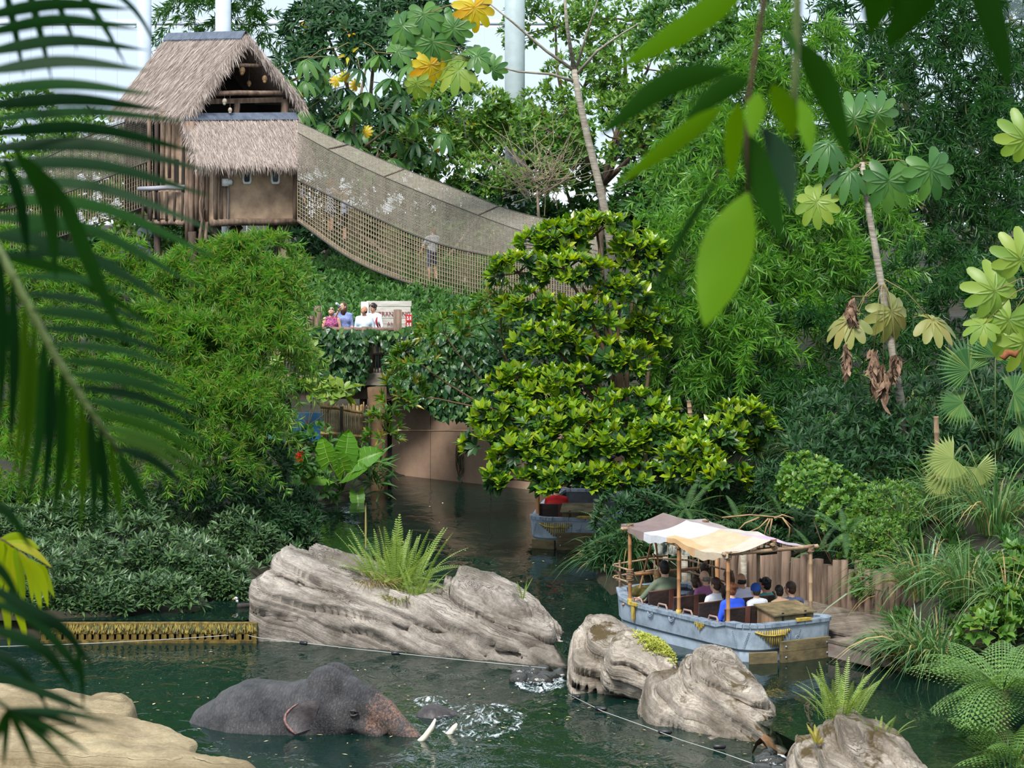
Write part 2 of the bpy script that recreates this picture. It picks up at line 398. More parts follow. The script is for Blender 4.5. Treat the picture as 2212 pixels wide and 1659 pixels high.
# hall: membrane wall, steel columns, cross pipes
M_membrane, n, o = newmat('membrane')
_t = nd(n, 'BsdfTransparent'); _t.inputs[0].default_value = (0.93, 0.96, 1.0, 1); _d = nd(n, 'BsdfTranslucent'); _d.inputs[0].default_value = (0.85, 0.9, 0.95, 1)
_x = nd(n, 'MixShader'); _x.inputs[0].default_value = 0.10; n.links.new(_t.outputs[0], _x.inputs[1]); n.links.new(_d.outputs[0], _x.inputs[2]); n.links.new(_x.outputs[0], o.inputs[0])
M_steel = plain('painted_steel', (196, 210, 226), 0.5, var=0.06, scale=3)
YW = 135.0
wall = MB()
for z in (6.0, 11.55, 17.0): wall.tube([(-30, YW, z), (34, YW, z)], 0.11, 8)
wall_o = wall.build('wall_back', M_steel, None, True, kind='structure', label='pale steel tubes of the hall wall behind the hut')
pm = MB(); pm.box((0, 0, 0), (0.435, 0.01, 2.6)); pme = pm.mesh('pane', M_membrane)
bar = MB(); bar.box((0, 0, 0), (0.012, 0.03, 8.3)); bme = bar.mesh('mullion', M_steel)
for i in range(68):
    x = -29.5 + i * 0.9
    b = link('mullion', bme, wall_o); b.location = (x + 0.45, YW, 8.4)
    for z in (8.75, 14.3):
        p = link('pane', pme, wall_o); p.location = (x, YW, z)
def column(px, w, Y, label, mat=M_steel):
    x = (px - 1106) / F * Y; m = MB(); r = w / 2 / F * Y; m.tube([(x, Y, -0.5), (x, Y, 18)], r, 20)
    m.tube([(x, Y, 1.2), (x, Y, 1.7)], r * 1.5, 20)
    m.build('column', mat, None, True, kind='structure', label=label)
M_steel2 = plain('shaded_steel', (170, 186, 190), 0.5, var=0.08, scale=2)  # darker copy of the painted steel, shade among the trees put into the colour
column(311, 32, 99, 'pale steel hall column behind the hut roof edge')
column(482, 34, 101, 'pale steel hall column rising over the hut ridge')
column(712, 14, 131, 'thin pale wall post beyond the drooping-leaf tree')
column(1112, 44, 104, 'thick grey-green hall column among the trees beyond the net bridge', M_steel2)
column(1684, 34, 110, 'pale hall column seen in a gap of the bamboo crowns')

# ------------------------------------------------------------------ rocks
def catmull(xs, ys, q):
    xs = np.asarray(xs, float); ys = np.asarray(ys, float); d = np.gradient(ys, xs)
    i = np.clip(np.searchsorted(xs, q) - 1, 0, len(xs) - 2); h = xs[i + 1] - xs[i]; t = np.clip((q - xs[i]) / h, 0, 1)
    return (2*t**3-3*t**2+1)*ys[i] + (t**3-2*t**2+t)*h*d[i] + (-2*t**3+3*t**2)*ys[i+1] + (t**3-t**2)*h*d[i+1]
def rock(st, dip, L=150, K=118, p=2.8, amp=0.07, freq=4.5, groove=0.12, seed=0, rough=0.06, zb=-1.02, warp=0.65, endr=0.12, ledge=.13):
    """stations (px, top row, depth, half depth[, bottom row]); bedded, grooved rock"""
    st = np.array([tuple(s) + ((np.nan,) if len(s) == 4 else ()) for s in st], float)
    x0, x1 = st[0, 0], st[-1, 0]; u = np.linspace(0, 1, L); q = x0 + (x1 - x0) * (0.5 - 0.5 * np.cos(pi * u)) * 0.6 + (x1 - x0) * u * 0.4
    top = catmull(st[:, 0], st[:, 1], q); Yc = catmull(st[:, 0], st[:, 2], q); hd = catmull(st[:, 0], st[:, 3], q)
    C = Wn(q, top, Yc); zt = C[:, 2]
    zbv = np.full(L, zb) if np.isnan(st[0, 4]) else Wn(q, catmull(st[:, 0], st[:, 4], q), Yc)[:, 2]
    e = np.minimum(u, 1 - u) / endr; e = np.clip(e, 0, 1); e = np.sqrt(1 - (1 - e) ** 2) * 0.97 + 0.03
    zc = (zt + zbv) / 2; hz = (zt - zbv) / 2 * (0.55 + 0.45 * e); hd = hd * e
    th_ = np.linspace(0, 2 * pi, K, endpoint=False); c, s = np.cos(th_), np.sin(th_)
    cy = np.sign(c) * np.abs(c) ** (2 / p); cz = np.sign(s) * np.abs(s) ** (2 / p)
    V = np.stack([np.repeat(C[:, 0:1], K, 1), Yc[:, None] + hd[:, None] * cy, zc[:, None] + hz[:, None] * cz], -1)
    N = norm(np.stack([np.zeros((L, K)), cy / np.maximum(hd[:, None], .05), cz / np.maximum(hz[:, None], .05)], -1))
    dip = np.array(dip, float); dip /= np.linalg.norm(dip)
    sD = (V @ dip) * freq + warp * fbm(V * np.array([0.5, 0.5, 0.9]), 3, seed) ; fl = np.floor(sD); fr = sD - fl
    rnd = hash3(fl, fl * 0, fl * 0, seed + 5); rn2 = hash3(fl + 1, fl * 0, fl * 0, seed + 5); blend = np.clip((fr - 0.75) / 0.25, 0, 1) ** 2
    disp = amp * (rnd - 0.5) * 1.6 + ledge * (0.5 - fr) * (.5 + rnd) * np.clip(.75 + .8 * vnoise(V * .8, seed + 60), .15, 1.2)
    disp -= groove * np.exp(-((np.minimum(fr, 1 - fr)) / 0.085) ** 2) * (0.35 + hash3(fl, fl * 0 + 1, fl * 0, seed)) * np.clip(0.5 + 1.2 * vnoise(V * 1.1, seed + 9), 0, 1.3)
    s2 = sD * 3.3 + 0.4 * vnoise(V * 2, seed + 2); f2 = s2 - np.floor(s2); disp -= groove * 0.28 * np.exp(-((f2 - 0.1) / 0.12) ** 2) * (vnoise(V * 1.7, seed + 4) > 0)
    disp += rough * fbm(V * 1.6, 4, seed + 20) + rough * 0.35 * fbm(V * 6, 3, seed + 31)
    blocks = vnoise(np.stack([V[..., 0] * 1.4, V[..., 1] * 1.4, fl], -1), seed + 40); disp += amp * 0.5 * np.sign(blocks) * np.clip(np.abs(blocks) * 6, 0, 1)
    V = V + N * disp[..., None]; V[..., 0] += 0.5 * disp * np.sign(u - 0.5)[:, None] * (1 - e)[:, None]
    ii = np.arange(L * K).reshape(L, K); nxk = np.roll(ii, -1, 1)
    Q = np.stack([ii[:-1], ii[1:], nxk[1:], nxk[:-1]], -1).reshape(-1, 4)[:, ::-1]
    V = V.reshape(-1, 3); a = len(V); V = np.concatenate([V, [V[:K].mean(0)], [V[-K:].mean(0)]])
    T = [(a, ii[0, j], ii[0, (j + 1) % K]) for j in range(K)] + [(a + 1, ii[-1, (j + 1) % K], ii[-1, j]) for j in range(K)]
    return V, [Q, np.array(T)[:, ::-1]]
DIP1 = (0.27, -0.10, 0.96)
M_rock = rockmat('grey_strata', (178, 169, 160), (88, 83, 80), (80, 72, 62), DIP1)
M_rock2 = rockmat('boulder_stone', (188, 178, 166), (98, 90, 83), (86, 76, 64), (0.10, -0.25, 0.96), moss=(74, 62, 38), band=7)
M_rock3 = rockmat('sandy_rock', (172, 157, 126), (124, 110, 86), (106, 92, 68), (0.05, 0.1, 0.99), band=4, bump=0.3)
M_rockw = plain('wet_rock', (54, 54, 50), 0.25, c2=(24, 26, 24), scale=5, bump=0.8, spec=0.6)

c0 = G(880, 1420, ZL)
rb = empty('strata_boulder', (c0.x, c0.y + 1, -0.95), 'long grey layered boulder carrying a clump of sword ferns between the pool and the canal', 'rock')
def rpart(name, par, mat, *a, **k):
    V, T = rock(*a, **k); return link(name, mesh_np(name, V, T, mat, True), par)
rpart('rock_block', rb, M_rock, [(541, 1256, 55.7, 0.85), (560, 1244, 55.7, 0.95), (640, 1246, 55.6, 1.0), (720, 1264, 55.4, 1.05), (800, 1298, 55.1, 1.05), (880, 1328, 54.8, 1.1), (960, 1345, 54.4, 1.1), (1100, 1372, 53.9, 1.15), (1200, 1394, 53.4, 1.05), (1238, 1418, 53.2, 0.9)], DIP1, L=200, K=150, p=4.5, amp=0.055, freq=3.2, groove=.17, seed=3, endr=0.03)
rpart('rock_layer', rb, M_rock, [(588, 1206, 56.2, 0.75, 1262), (606, 1189, 56.2, 0.95, 1266), (650, 1194, 56.1, 1.1, 1275), (720, 1214, 55.9, 1.2, 1300), (800, 1240, 55.6, 1.25, 1340), (880, 1272, 55.2, 1.3, 1372), (960, 1292, 54.8, 1.3, 1395), (1080, 1318, 54.3, 1.3, 1420), (1160, 1352, 53.9, 1.2, 1430), (1230, 1402, 53.5, 0.8, 1440)], DIP1, L=200, K=150, p=3.6, amp=0.085, freq=4.4, groove=0.18, seed=8, endr=0.03)
rpart('rock_layer', rb, M_rock, [(925, 1312, 54.9, 0.6, 1372), (955, 1270, 54.8, 0.9, 1380), (985, 1245, 54.7, 1.05, 1385), (1030, 1251, 54.5, 1.15, 1392), (1080, 1268, 54.3, 1.2, 1400), (1130, 1297, 54.1, 1.15, 1410), (1180, 1332, 53.8, 1.05, 1424), (1226, 1384, 53.5, 0.75, 1440)], DIP1, L=160, K=140, p=3.0, amp=0.085, freq=4.6, groove=0.18, seed=15, endr=0.06)
DIP2 = (0.12, -0.30, 0.95)
g0 = G(1300, 1520, ZL)
ba = empty('mossy_boulder', (g0.x, g0.y + .8, -0.95), 'rounded pale boulder with a yellow-green moss cushion in front of the boat', 'rock')
rpart('rock_layer', ba, M_rock2, [(1222, 1455, 50.9, 0.75), (1232, 1400, 51.0, 0.9), (1262, 1358, 51.1, 1.0), (1300, 1350, 51.1, 1.05), (1350, 1366, 50.8, 1.05), (1400, 1398, 50.3, 1.05), (1440, 1440, 49.9, 1.0), (1470, 1492, 49.6, .8)], DIP2, p=2.5, amp=0.06, freq=4.0, groove=0.15, seed=21, endr=0.10)
rpart('rock_layer', ba, M_rock2, [(1298, 1430, 50.3, 0.5, 1470), (1312, 1388, 50.3, 0.75, 1475), (1345, 1359, 50.3, 0.85, 1490), (1385, 1368, 50.2, 0.9, 1505), (1425, 1386, 50.0, 0.9, 1515), (1455, 1412, 49.8, 0.75, 1515), (1476, 1450, 49.6, 0.5, 1505)], DIP2, p=2.6, amp=0.05, freq=4.2, groove=0.14, seed=26, endr=0.16)
g0 = G(1540, 1600, ZL)
bb = empty('split_boulder', (g0.x, g0.y + .8, -0.95), 'pale cracked boulder with brown lichen beside the moss-cushion boulder', 'rock')
rpart('rock_layer', bb, M_rock2, [(1382, 1520, 48.6, 0.6), (1396, 1482, 48.6, 0.85), (1440, 1458, 48.4, 0.95), (1500, 1448, 48.1, 1.0), (1560, 1470, 47.7, 1.0), (1620, 1505, 47.3, 0.95), (1660, 1552, 47.0, 0.9), (1692, 1590, 46.8, 0.6)], DIP2, p=2.6, amp=0.06, freq=3.6, groove=0.15, seed=33, endr=0.08)
rpart('rock_layer', bb, M_rock2, [(1462, 1462, 48.2, 0.45, 1530), (1476, 1437, 48.2, 0.65, 1545), (1510, 1421, 48.1, 0.8, 1555), (1550, 1419, 47.9, 0.85, 1562), (1600, 1442, 47.6, 0.85, 1566), (1645, 1482, 47.4, 0.75, 1564), (1678, 1532, 47.2, 0.45, 1560)], DIP2, p=2.5, amp=0.05, freq=4.4, groove=0.14, seed=38, endr=0.14)
rpart('rock_foot', bb, M_rock2, [(1300, 1540, 49.2, 0.5), (1400, 1556, 48.3, 0.8), (1500, 1578, 47.4, 0.85), (1600, 1602, 46.7, 0.8), (1680, 1618, 46.2, 0.7), (1720, 1640, 46.0, 0.4)], DIP2, p=2.3, amp=0.05, freq=3.8, groove=0.08, seed=44)
g0 = G(1850, 1690, ZL)
bd = empty('fern_boulder', (g0.x, g0.y, -0.95), 'grey boulder with sword ferns on its crest at the near edge of the canal', 'rock')
rpart('rock_layer', bd, M_rock2, [(1700, 1650, 44.0, 0.5), (1716, 1616, 44.0, 0.7), (1745, 1598, 44.0, 0.8), (1790, 1602, 43.8, 0.8), (1850, 1630, 43.6, 0.7)], DIP2, p=2.4, amp=0.04, freq=4, groove=0.07, seed=51)
rpart('rock_layer', bd, M_rock2, [(1752, 1630, 43.6, 0.5), (1768, 1592, 43.6, 0.8), (1800, 1564, 43.6, 0.95), (1840, 1557, 43.5, 1.0), (1890, 1576, 43.4, 1.0), (1940, 1604, 43.2, 0.9), (1985, 1640, 43.0, 0.8), (2015, 1675, 42.9, 0.5)], (0.42, -0.25, 0.87), p=2.5, amp=0.05, freq=4.2, groove=0.08, seed=56)
def slab(name, label, st, seed, **k):
    V, T = rock(st, (0.05, 0.1, 0.99), L=110, K=72, p=3.2, amp=0.035, freq=3.0, groove=0.05, seed=seed, rough=0.05, ledge=.05, **k)
    o = link(name, mesh_np(name, V, T, M_rock3, True)); return prop(o, label, 'rock')
slab('shore_rock', 'sandy shore rock with a blunt tip farthest into the pool', [(-260, 1500, 48.3, 0.8), (0, 1503, 48.3, 1.0), (120, 1506, 48.2, 1.0), (200, 1510, 48.1, 0.95), (260, 1520, 48.0, 0.8), (292, 1545, 47.9, 0.5)], 61, endr=0.06)
slab('shore_rock', 'rounded sandy rock with a shaded grey side on the shore slab', [(-260, 1480, 46.9, 0.8), (0, 1493, 46.8, 1.0), (70, 1500, 46.7, 1.0), (130, 1522, 46.6, 0.9), (168, 1560, 46.5, 0.5)], 64, endr=0.08)
slab('shore_rock', 'wide sloping sandy slab reaching into the shallow water', [(-200, 1530, 46.4, 1.0), (120, 1545, 46.3, 1.1), (200, 1556, 46.2, 1.15), (300, 1572, 46.0, 1.1), (380, 1596, 45.8, 0.95), (418, 1612, 45.7, 0.75), (432, 1632, 45.6, 0.4)], 67, endr=0.05)
slab('shore_rock', 'lowest sandy slab at the near shore below the palm tips', [(-260, 1585, 44.6, 0.8), (0, 1598, 44.6, 0.9), (180, 1606, 44.5, 0.9), (330, 1622, 44.4, 0.85), (480, 1642, 44.3, 0.7), (560, 1660, 44.2, 0.4)], 70, endr=0.08)
M_algae = plain('algae_rock', (150, 150, 62), 0.8, c2=(96, 104, 40), scale=2.0, bump=0.4)
V, T = rock([(380, 1650, 45.6, 0.7), (470, 1640, 45.8, 1.2), (560, 1645, 45.7, 1.3), (660, 1658, 45.3, 1.2), (760, 1680, 44.9, 0.6)], (0, 0, 1), L=60, K=40, p=2.2, amp=0.03, groove=0.03, seed=75)
link('sunken_rock', mesh_np('sunken_rock', V, T, M_algae, True), label='olive algae-covered rock shelf under the shallow water', cat='rock')

# stones between the boulders and small cascades
def pebble(name, px, py, Y, r, mat, seed, par=None, **k):
    m = MB(); c = W(px, py, Y); m.ball((0, 0, 0), r, 14, 9); V = np.array(m.V); n_ = norm(V); V = V + n_ * (0.22 * min(r) * fbm(V * 2.5 / max(r) + seed, 3, seed))[:, None]
    m.V = [tuple(v + np.array(c)) for v in V]; return m.build(name, mat, par, True, **k)
M_foam = plain('foam', (236, 242, 246), 0.5, spec=0.4)
def foam(name, pts, label, parent=None):
    """pts: (x, y, z, size) -> small irregular flattened flecks"""
    m = MB()
    for x, y, z, s in pts:
        n_ = 6; a0 = random.random() * 6; st = random.uniform(1.2, 3.0); an = random.gauss(0, 0.35)
        P = []
        for k in range(n_):
            a = a0 + 2 * pi * k / n_; r = s * random.uniform(0.6, 1.15); dx, dy = cos(a) * r * st, sin(a) * r
            P.append((x + dx * cos(an) - dy * sin(an), y + dx * sin(an) + dy * cos(an), z))
        P.append((x, y, z + s * 0.5)); m.add(P, [(k, (k + 1) % n_, n_) for k in range(n_)])
    o = m.build(name, M_foam, parent, False, kind='stuff'); 
    return prop(o, label, 'foam' if parent is None else None)
cs = empty('cascade', G(1165, 1470, ZL), 'low cascade of wet stones between the two big boulders', 'cascade')
for i in range(16):
    a = random.random(); px = 1115 + 115 * a; py = 1440 + 30 * random.random(); pebble('wet_stone', px, py + 8, 7000 * 9.42 / (py - 171), (random.uniform(.08, .22), random.uniform(.1, .2), random.uniform(.06, .13)), M_rockw, i, cs)
cs2 = empty('cascade', G(1680, 1640, ZL), 'trickle over dark stones between the cracked boulder and the fern boulder', 'cascade')
for i in range(10):
    px = 1640 + 75 * random.random(); py = 1622 + 40 * random.random(); pebble('wet_stone', px, py + 8, 7000 * 9.42 / (py - 171), (random.uniform(.08, .2), random.uniform(.1, .2), random.uniform(.06, .13)), M_rockw, i + 40, cs2)
M_dead = plain('dead_leaf', (140, 106, 74), 0.8, c2=(92, 66, 44), scale=6)
def deadleaf(px, py, Y, s, label):
    A = []
    for i in range(9):
        r = []
        for j in range(5):
            t = i / 8; w = (j - 2) / 2 * 0.32 * sin(pi * (0.08 + 0.9 * t)); r.append(W(px, py, Y) + Vector(((t - .5) * s * 1.0 + w * s * .3, w * s, s * (0.28 * abs(w) * 2.5 + 0.28 * sin(t * 7)))))
        A.append(r)
    m = MB(); m.grid(A); B = [[p + Vector((0, 0, -0.006)) for p in r] for r in A]; m.grid(B, flip=True)
    return m.build('dead_leaf', M_dead, None, True, label=label, cat='leaf')
deadleaf(1668, 1628, 45.6, 0.55, 'large curled brown dead leaf stuck at the near trickle')

# weir
wy = 54.75
wl = empty('weir', G(330, 1385, ZL), 'low weir overgrown with yellow-green algae and dark drain slots', 'weir')
M_weir = plain('weir_algae', (128, 106, 40), 0.75, c2=(44, 38, 16), scale=9, bump=0.7, stretch=(1, 1, 0.35))
M_weird = plain('weir_dark', (34, 32, 22), 0.8, c2=(16, 16, 12), scale=6)
def wx(px): return (px - 1106) / F * wy
m = MB(); m.box(((wx(90) + wx(556)) / 2, wy, 0.0 - 0.07), ((wx(556) - wx(90)) / 2, 0.09, 0.09)); V = []
m.build('crest', M_weir, wl)
m = MB(); m.box(((wx(90) + wx(556)) / 2, wy + 0.14, -0.5), ((wx(556) - wx(90)) / 2, 0.05, 0.5)); m.build('back_wall', M_weird, wl)
m = MB(); m.box(((wx(90) + wx(556)) / 2, wy - 0.03, -0.62), ((wx(556) - wx(90)) / 2, 0.14, 0.36)); m.build('sill', M_weir, wl)
tm = MB(); tm.box((0, 0, 0), (0.043, 0.085, 0.075), top=(1.0, 1)); tme = tm.mesh('pier', M_weir)
for i in range(29):
    p = link('pier', tme, wl); p.location = (wx(96 + i * 16.2), wy - 0.005, -0.225)
rng = np.random.default_rng(4)
n_ = 900; P = np.stack([rng.uniform(wx(90), wx(556), n_), wy - 0.09 - rng.uniform(0, .01, n_), rng.uniform(-0.06, 0.03, n_)], -1)
D = np.stack([rng.normal(0, .25, n_), -0.15 - 0.2 * rng.random(n_), -1 + 0 * P[:, 0]], -1)
foliage('algae_fringe', scatter(leaf_tpl(0.12, 2, 0.1, 0.0), P, D, np.tile([0, -1, 0.2], (n_, 1)), rng.uniform(.04, .13, n_)), leafmat('algae', [(120, 100, 34), (158, 138, 48), (84, 86, 30), (60, 56, 24)], 0.5, 0.2), wl)

# guard cables with floats
M_cable = plain('cable', (170, 172, 170), 0.5, metal=0.2)
M_float = plain('black_float', (28, 30, 34), 0.4)
def cable(name, label, pts, r, floats=()):
    root = empty(name, pts[0], label, 'cable'); m = MB(); m.tube(pts, r, 6); m.build('strand', M_cable, root, True)
    for a, b in floats:
        f = MB(); a, b = Vector(a), Vector(b); f.tube([a, a.lerp(b, .12), a.lerp(b, .88), b], [.016, .035, .035, .016], 8); f.build('float', M_float, root, True)
    return root
yy = lambda px, py: W(px, py, 7000 * (9.5 - .06) / (py - 171 + 4) - .15)
p = [yy(-40, 1398), yy(200, 1390), yy(400, 1379), yy(525, 1370), yy(560, 1378), yy(760, 1401), yy(1000, 1426), yy(1180, 1443)]
cable('guard_cable', 'thin pale guard cable along the foot of the weir and the layered boulder', p, 0.006, [(yy(648, 1388), yy(664, 1390)), (yy(845, 1411), yy(866, 1411)), (yy(498, 1373), yy(512, 1371))])
p = [yy(-40, 1388 - 62), yy(250, 1334), yy(545, 1349)]
cable('guard_cable', 'thin dark cable above the weir crest', [W(110, 1334, 55.6), W(320, 1340, 55.5), W(545, 1350, 55.4)], 0.006, [(W(252, 1338, 55.5), W(258, 1338, 55.5))])
zz = lambda px, py: G(px, py, ZL + .05) + Vector((0, -.22, 0))
cable('guard_cable', 'floating cable with black floats along the foot of the pale boulders', [zz(1228, 1494), zz(1300, 1530), zz(1390, 1562), zz(1470, 1592), zz(1560, 1620), zz(1640, 1648)], 0.006,
      [(zz(1284, 1524), zz(1310, 1526)), (zz(1420, 1574), zz(1450, 1575)), (zz(1538, 1606), zz(1566, 1606)), (zz(1236, 1497), zz(1252, 1500))])

# ------------------------------------------------------------------ bodies
def remesh(mb, voxel, smooth=3, fac=.5):
    """one continuous surface around the overlapping closed shapes in mb -> V, faces"""
    me = mb.mesh('tmp', None); o = bpy.data.objects.new('tmp', me); COL.objects.link(o)
    r = o.modifiers.new('r', 'REMESH'); r.mode = 'VOXEL'; r.voxel_size = voxel
    if smooth: s = o.modifiers.new('s', 'SMOOTH'); s.iterations = smooth; s.factor = fac
    dg = bpy.context.evaluated_depsgraph_get(); dg.update(); out = bpy.data.meshes.new_from_object(o.evaluated_get(dg)); bpy.data.objects.remove(o); bpy.data.meshes.remove(me)
    return out
def caps(m, p, q, r0, r1, n=12):
    p, q = Vector(p), Vector(q); d = (q - p); L = d.length; d = d / max(L, 1e-6); ts = []; rs = []
    for a in (-90, -60, -30): ts.append(p + d * r0 * sin(R(a))); rs.append(max(.001, r0 * cos(R(a))))
    ts += [p, p.lerp(q, .5), q]; rs += [r0, (r0 + r1) / 2, r1]
    for a in (30, 60, 90): ts.append(q + d * r1 * sin(R(a))); rs.append(max(.001, r1 * cos(R(a))))
    m.tube(ts, rs, n)
SKIN = plain('skin', (214, 168, 142), .55, var=.08, scale=9); SKIN2 = plain('skin_tanned', (190, 138, 110), .55, var=.08, scale=9)
def cloth(name, c, c2=None, scale=30, **k): return plain('cloth_' + name, c, .85, c2=c2, scale=scale, bump=.15, **k)
HAIRC = {'brown': (74, 52, 38), 'dark': (36, 28, 26), 'black': (22, 20, 22), 'red': (150, 88, 52), 'grey': (150, 142, 136), 'blond': (170, 132, 88), 'chestnut': (96, 62, 40)}
def dist_caps(C, p, q, r0, r1):
    p, q = np.array(p), np.array(q); d = q - p; t = np.clip(((C - p) @ d) / (d @ d + 1e-9), 0, 1); return np.linalg.norm(C - (p + t[:, None] * d), axis=1) - (r0 + (r1 - r0) * t)
SIT = dict(pel=(0, 0, .09), bel=(0, .0, .26), che=(0, -.02, .42), nec=(0, -.01, .60), hea=(0, .03, .76), shl=(-.175, -.02, .545), shr=(.175, -.02, .545), ell=(-.235, .02, .28), elr=(.235, .02, .28), wrl=(-.17, .24, .19), wrr=(.17, .24, .19),
           hil=(-.09, .03, .07), hir=(.09, .03, .07), knl=(-.11, .44, .08), knr=(.11, .44, .08), anl=(-.11, .44, -.33), anr=(.11, .44, -.33))
STD = dict(pel=(0, 0, .93), bel=(0, 0, 1.08), che=(0, -.01, 1.26), nec=(0, -.01, 1.44), hea=(0, .03, 1.60), shl=(-.18, -.01, 1.385), shr=(.18, -.01, 1.385), ell=(-.24, -.02, 1.12), elr=(.24, -.02, 1.12), wrl=(-.23, .06, .88), wrr=(.23, .06, .88),
           hil=(-.09, 0, .88), hir=(.09, 0, .88), knl=(-.10, .02, .49), knr=(.10, .02, .49), anl=(-.10, -.01, .09), anr=(.10, -.01, .09))
def person(label, loc, head_to, pose, shirt, pants, hair='brown', style='short', skin=SKIN, scale=1.0, rot=0.0, sleeves='short', legs='long', fat=1.0, group=None, shoe=None, extra=(), look=None, mods=None, skirt=None, name='person'):
    """pose: joint dictionary in metres, facing +Y; rot turns it; one skin with clothes as colour fields, hair and belongings as children"""
    J = dict(SIT if pose == 'sit' else STD); J.update(mods or {})
    J = {k: Vector(v) for k, v in J.items()}; hd = J['hea']; hf = Vector(look) if look else Vector((0, 1, 0)); hf.normalize()
    prim = []
    def cap(a, b, r0, r1, m): prim.append((a, b, r0, r1, m))
    sh, pa, sk = 0, 1, 2; f = fat
    cap(J['pel'] + Vector((-.06, 0, 0)), J['pel'] + Vector((.06, 0, 0)), .115 * f, .115 * f, pa); cap(J['pel'] + Vector((0, .0, .06)), J['bel'], .13 * f, .125 * f, sh)
    cap(J['bel'] + Vector((-.05, 0, 0)), J['bel'] + Vector((.05, 0, 0)), .115 * f, .115 * f, sh); cap(J['che'] + Vector((-.08, 0, 0)), J['che'] + Vector((.08, 0, 0)), .115 * f, .115 * f, sh); cap(J['bel'], J['che'], .125 * f, .125 * f, sh)
    cap(J['shl'] * .82 + J['shr'] * .18, J['shr'] * .82 + J['shl'] * .18, .075, .075, sh); cap(J['nec'] - Vector((0, 0, .05)), J['nec'] + (hd - J['nec']) * .5, .055, .052, sk)
    for s in 'lr':
        cap(J['sh' + s], J['el' + s], .057 * (1 + (f - 1) * .5), .043, sk if sleeves == 'none' else sh); cap(J['el' + s], J['wr' + s], .04, .029, sh if sleeves == 'long' else sk)
        if sleeves == 'short': cap(J['sh' + s].lerp(J['el' + s], .62), J['el' + s], .046, .042, sk)
        cap(J['hi' + s], J['kn' + s], .088 * f, .058, pa); cap(J['kn' + s], J['an' + s], .055, .036, pa if legs == 'long' else sk)
        if legs == 'short': cap(J['hi' + s].lerp(J['kn' + s], .8), J['kn' + s], .06, .056, sk)
        fw = Vector((0, 1, 0)); cap(J['an' + s] + Vector((0, -.03, -.05)), J['an' + s] + fw * .13 + Vector((0, 0, -.06)), .036, .032, 3)
        d = (J['wr' + s] - J['el' + s]).normalized(); cap(J['wr' + s], J['wr' + s] + d * .075, .032, .034, sk)
    m = MB()
    for a, b, r0, r1, _ in prim: caps(m, a, b, r0, r1)
    rt = hf.cross(Vector((0, 0, 1))).normalized(); uh = rt.cross(hf)
    HM = frame3(rt, hf, uh)
    hs = 1.0; m.ball(hd, (.076, .094, .112), 16, 12, HM); m.ball(hd + HM @ Vector((0, .022, -.062)), (.058, .068, .052), 12, 8, HM)
    if skirt: m.tube([J['bel'], J['pel'] + Vector((0, 0, -.02)), J['pel'] + Vector((0, .0, -.30))], [.10, .15, .21], 14)
    me = remesh(m, .021, 3)
    C = np.zeros(len(me.polygons) * 3); me.polygons.foreach_get('center', C); C = C.reshape(-1, 3)
    D = np.stack([dist_caps(C, a, b, r0, r1) for a, b, r0, r1, _ in prim] + [np.linalg.norm((C - np.array(hd)) / np.array([1, 1, 1.1]), axis=1) - .095], -1)
    tag = np.array([p[4] for p in prim] + [2])[D.argmin(1)]
    if skirt:
        zk = C[:, 2]; inS = (zk < J['bel'].z) & (zk > J['pel'].z - .32) & (np.hypot(C[:, 0] - J['pel'].x, C[:, 1] - J['pel'].y) < .26) & (np.abs(C[:, 0]) < .25); tag[inS] = 1
    # fingers, nose, ears belong to the same skin
    fm = MB()
    for s in 'lr':
        d = (J['wr' + s] - J['el' + s]).normalized(); sd = d.orthogonal().normalized(); hb = J['wr' + s] + d * .08; b2 = d.cross(sd)
        for i, (o_, ln) in enumerate(((-.026, .062), (-.009, .074), (.009, .070), (.026, .055))):
            p = hb + sd * o_; fm.tube([p, p + d * ln * .5 + b2 * .004, p + d * ln + b2 * .022], [.0095, .009, .007], 6)
        p = J['wr' + s] + d * .03 + sd * .03; fm.tube([p, p + d * .03 + sd * .022, p + d * .055 + sd * .026], [.011, .010, .008], 6)
    nf = len(fm.Fc); HP = lambda x, y, z: hd + HM @ Vector((x, y, z))
    fm.ball(HP(0, .096, -.012), (.014, .018, .020), 7, 5, HM); fm.ball(HP(-.077, -.005, -.012), (.011, .02, .03), 7, 5, HM); fm.ball(HP(.077, -.005, -.012), (.011, .02, .03), 7, 5, HM)
    bm = bmesh.new(); bm.from_mesh(me)
    base = len(bm.verts); vs = [bm.verts.new(v) for v in fm.V]
    for fc in fm.Fc:
        try: bm.faces.new([vs[i] for i in fc])
        except ValueError: pass
    bm.to_mesh(me); bm.free(); mi = np.full(len(me.polygons), 2, np.int32); mi[:len(tag)] = tag
    for mt in (shirt, pants, skin, shoe or plain('shoe', (60, 58, 60), .7)): me.materials.append(mt)
    me.polygons.foreach_set('material_index', mi); me.polygons.foreach_set('use_smooth', np.ones(len(mi), bool)); me.update()
    root = empty(name, loc, label, 'person', group); root.rotation_euler = (0, 0, rot); root.scale = (scale,) * 3
    def child(nm, mesh_, lb=None):
        o = bpy.data.objects.new(nm, mesh_); COL.objects.link(o); o.parent = root
        if lb: o['label'] = lb
        return o
    child('body', me)
    hm = plain('hair_' + hair, HAIRC[hair], .6, var=.35, scale=40, stretch=(1, 1, .25))
    h = MB()
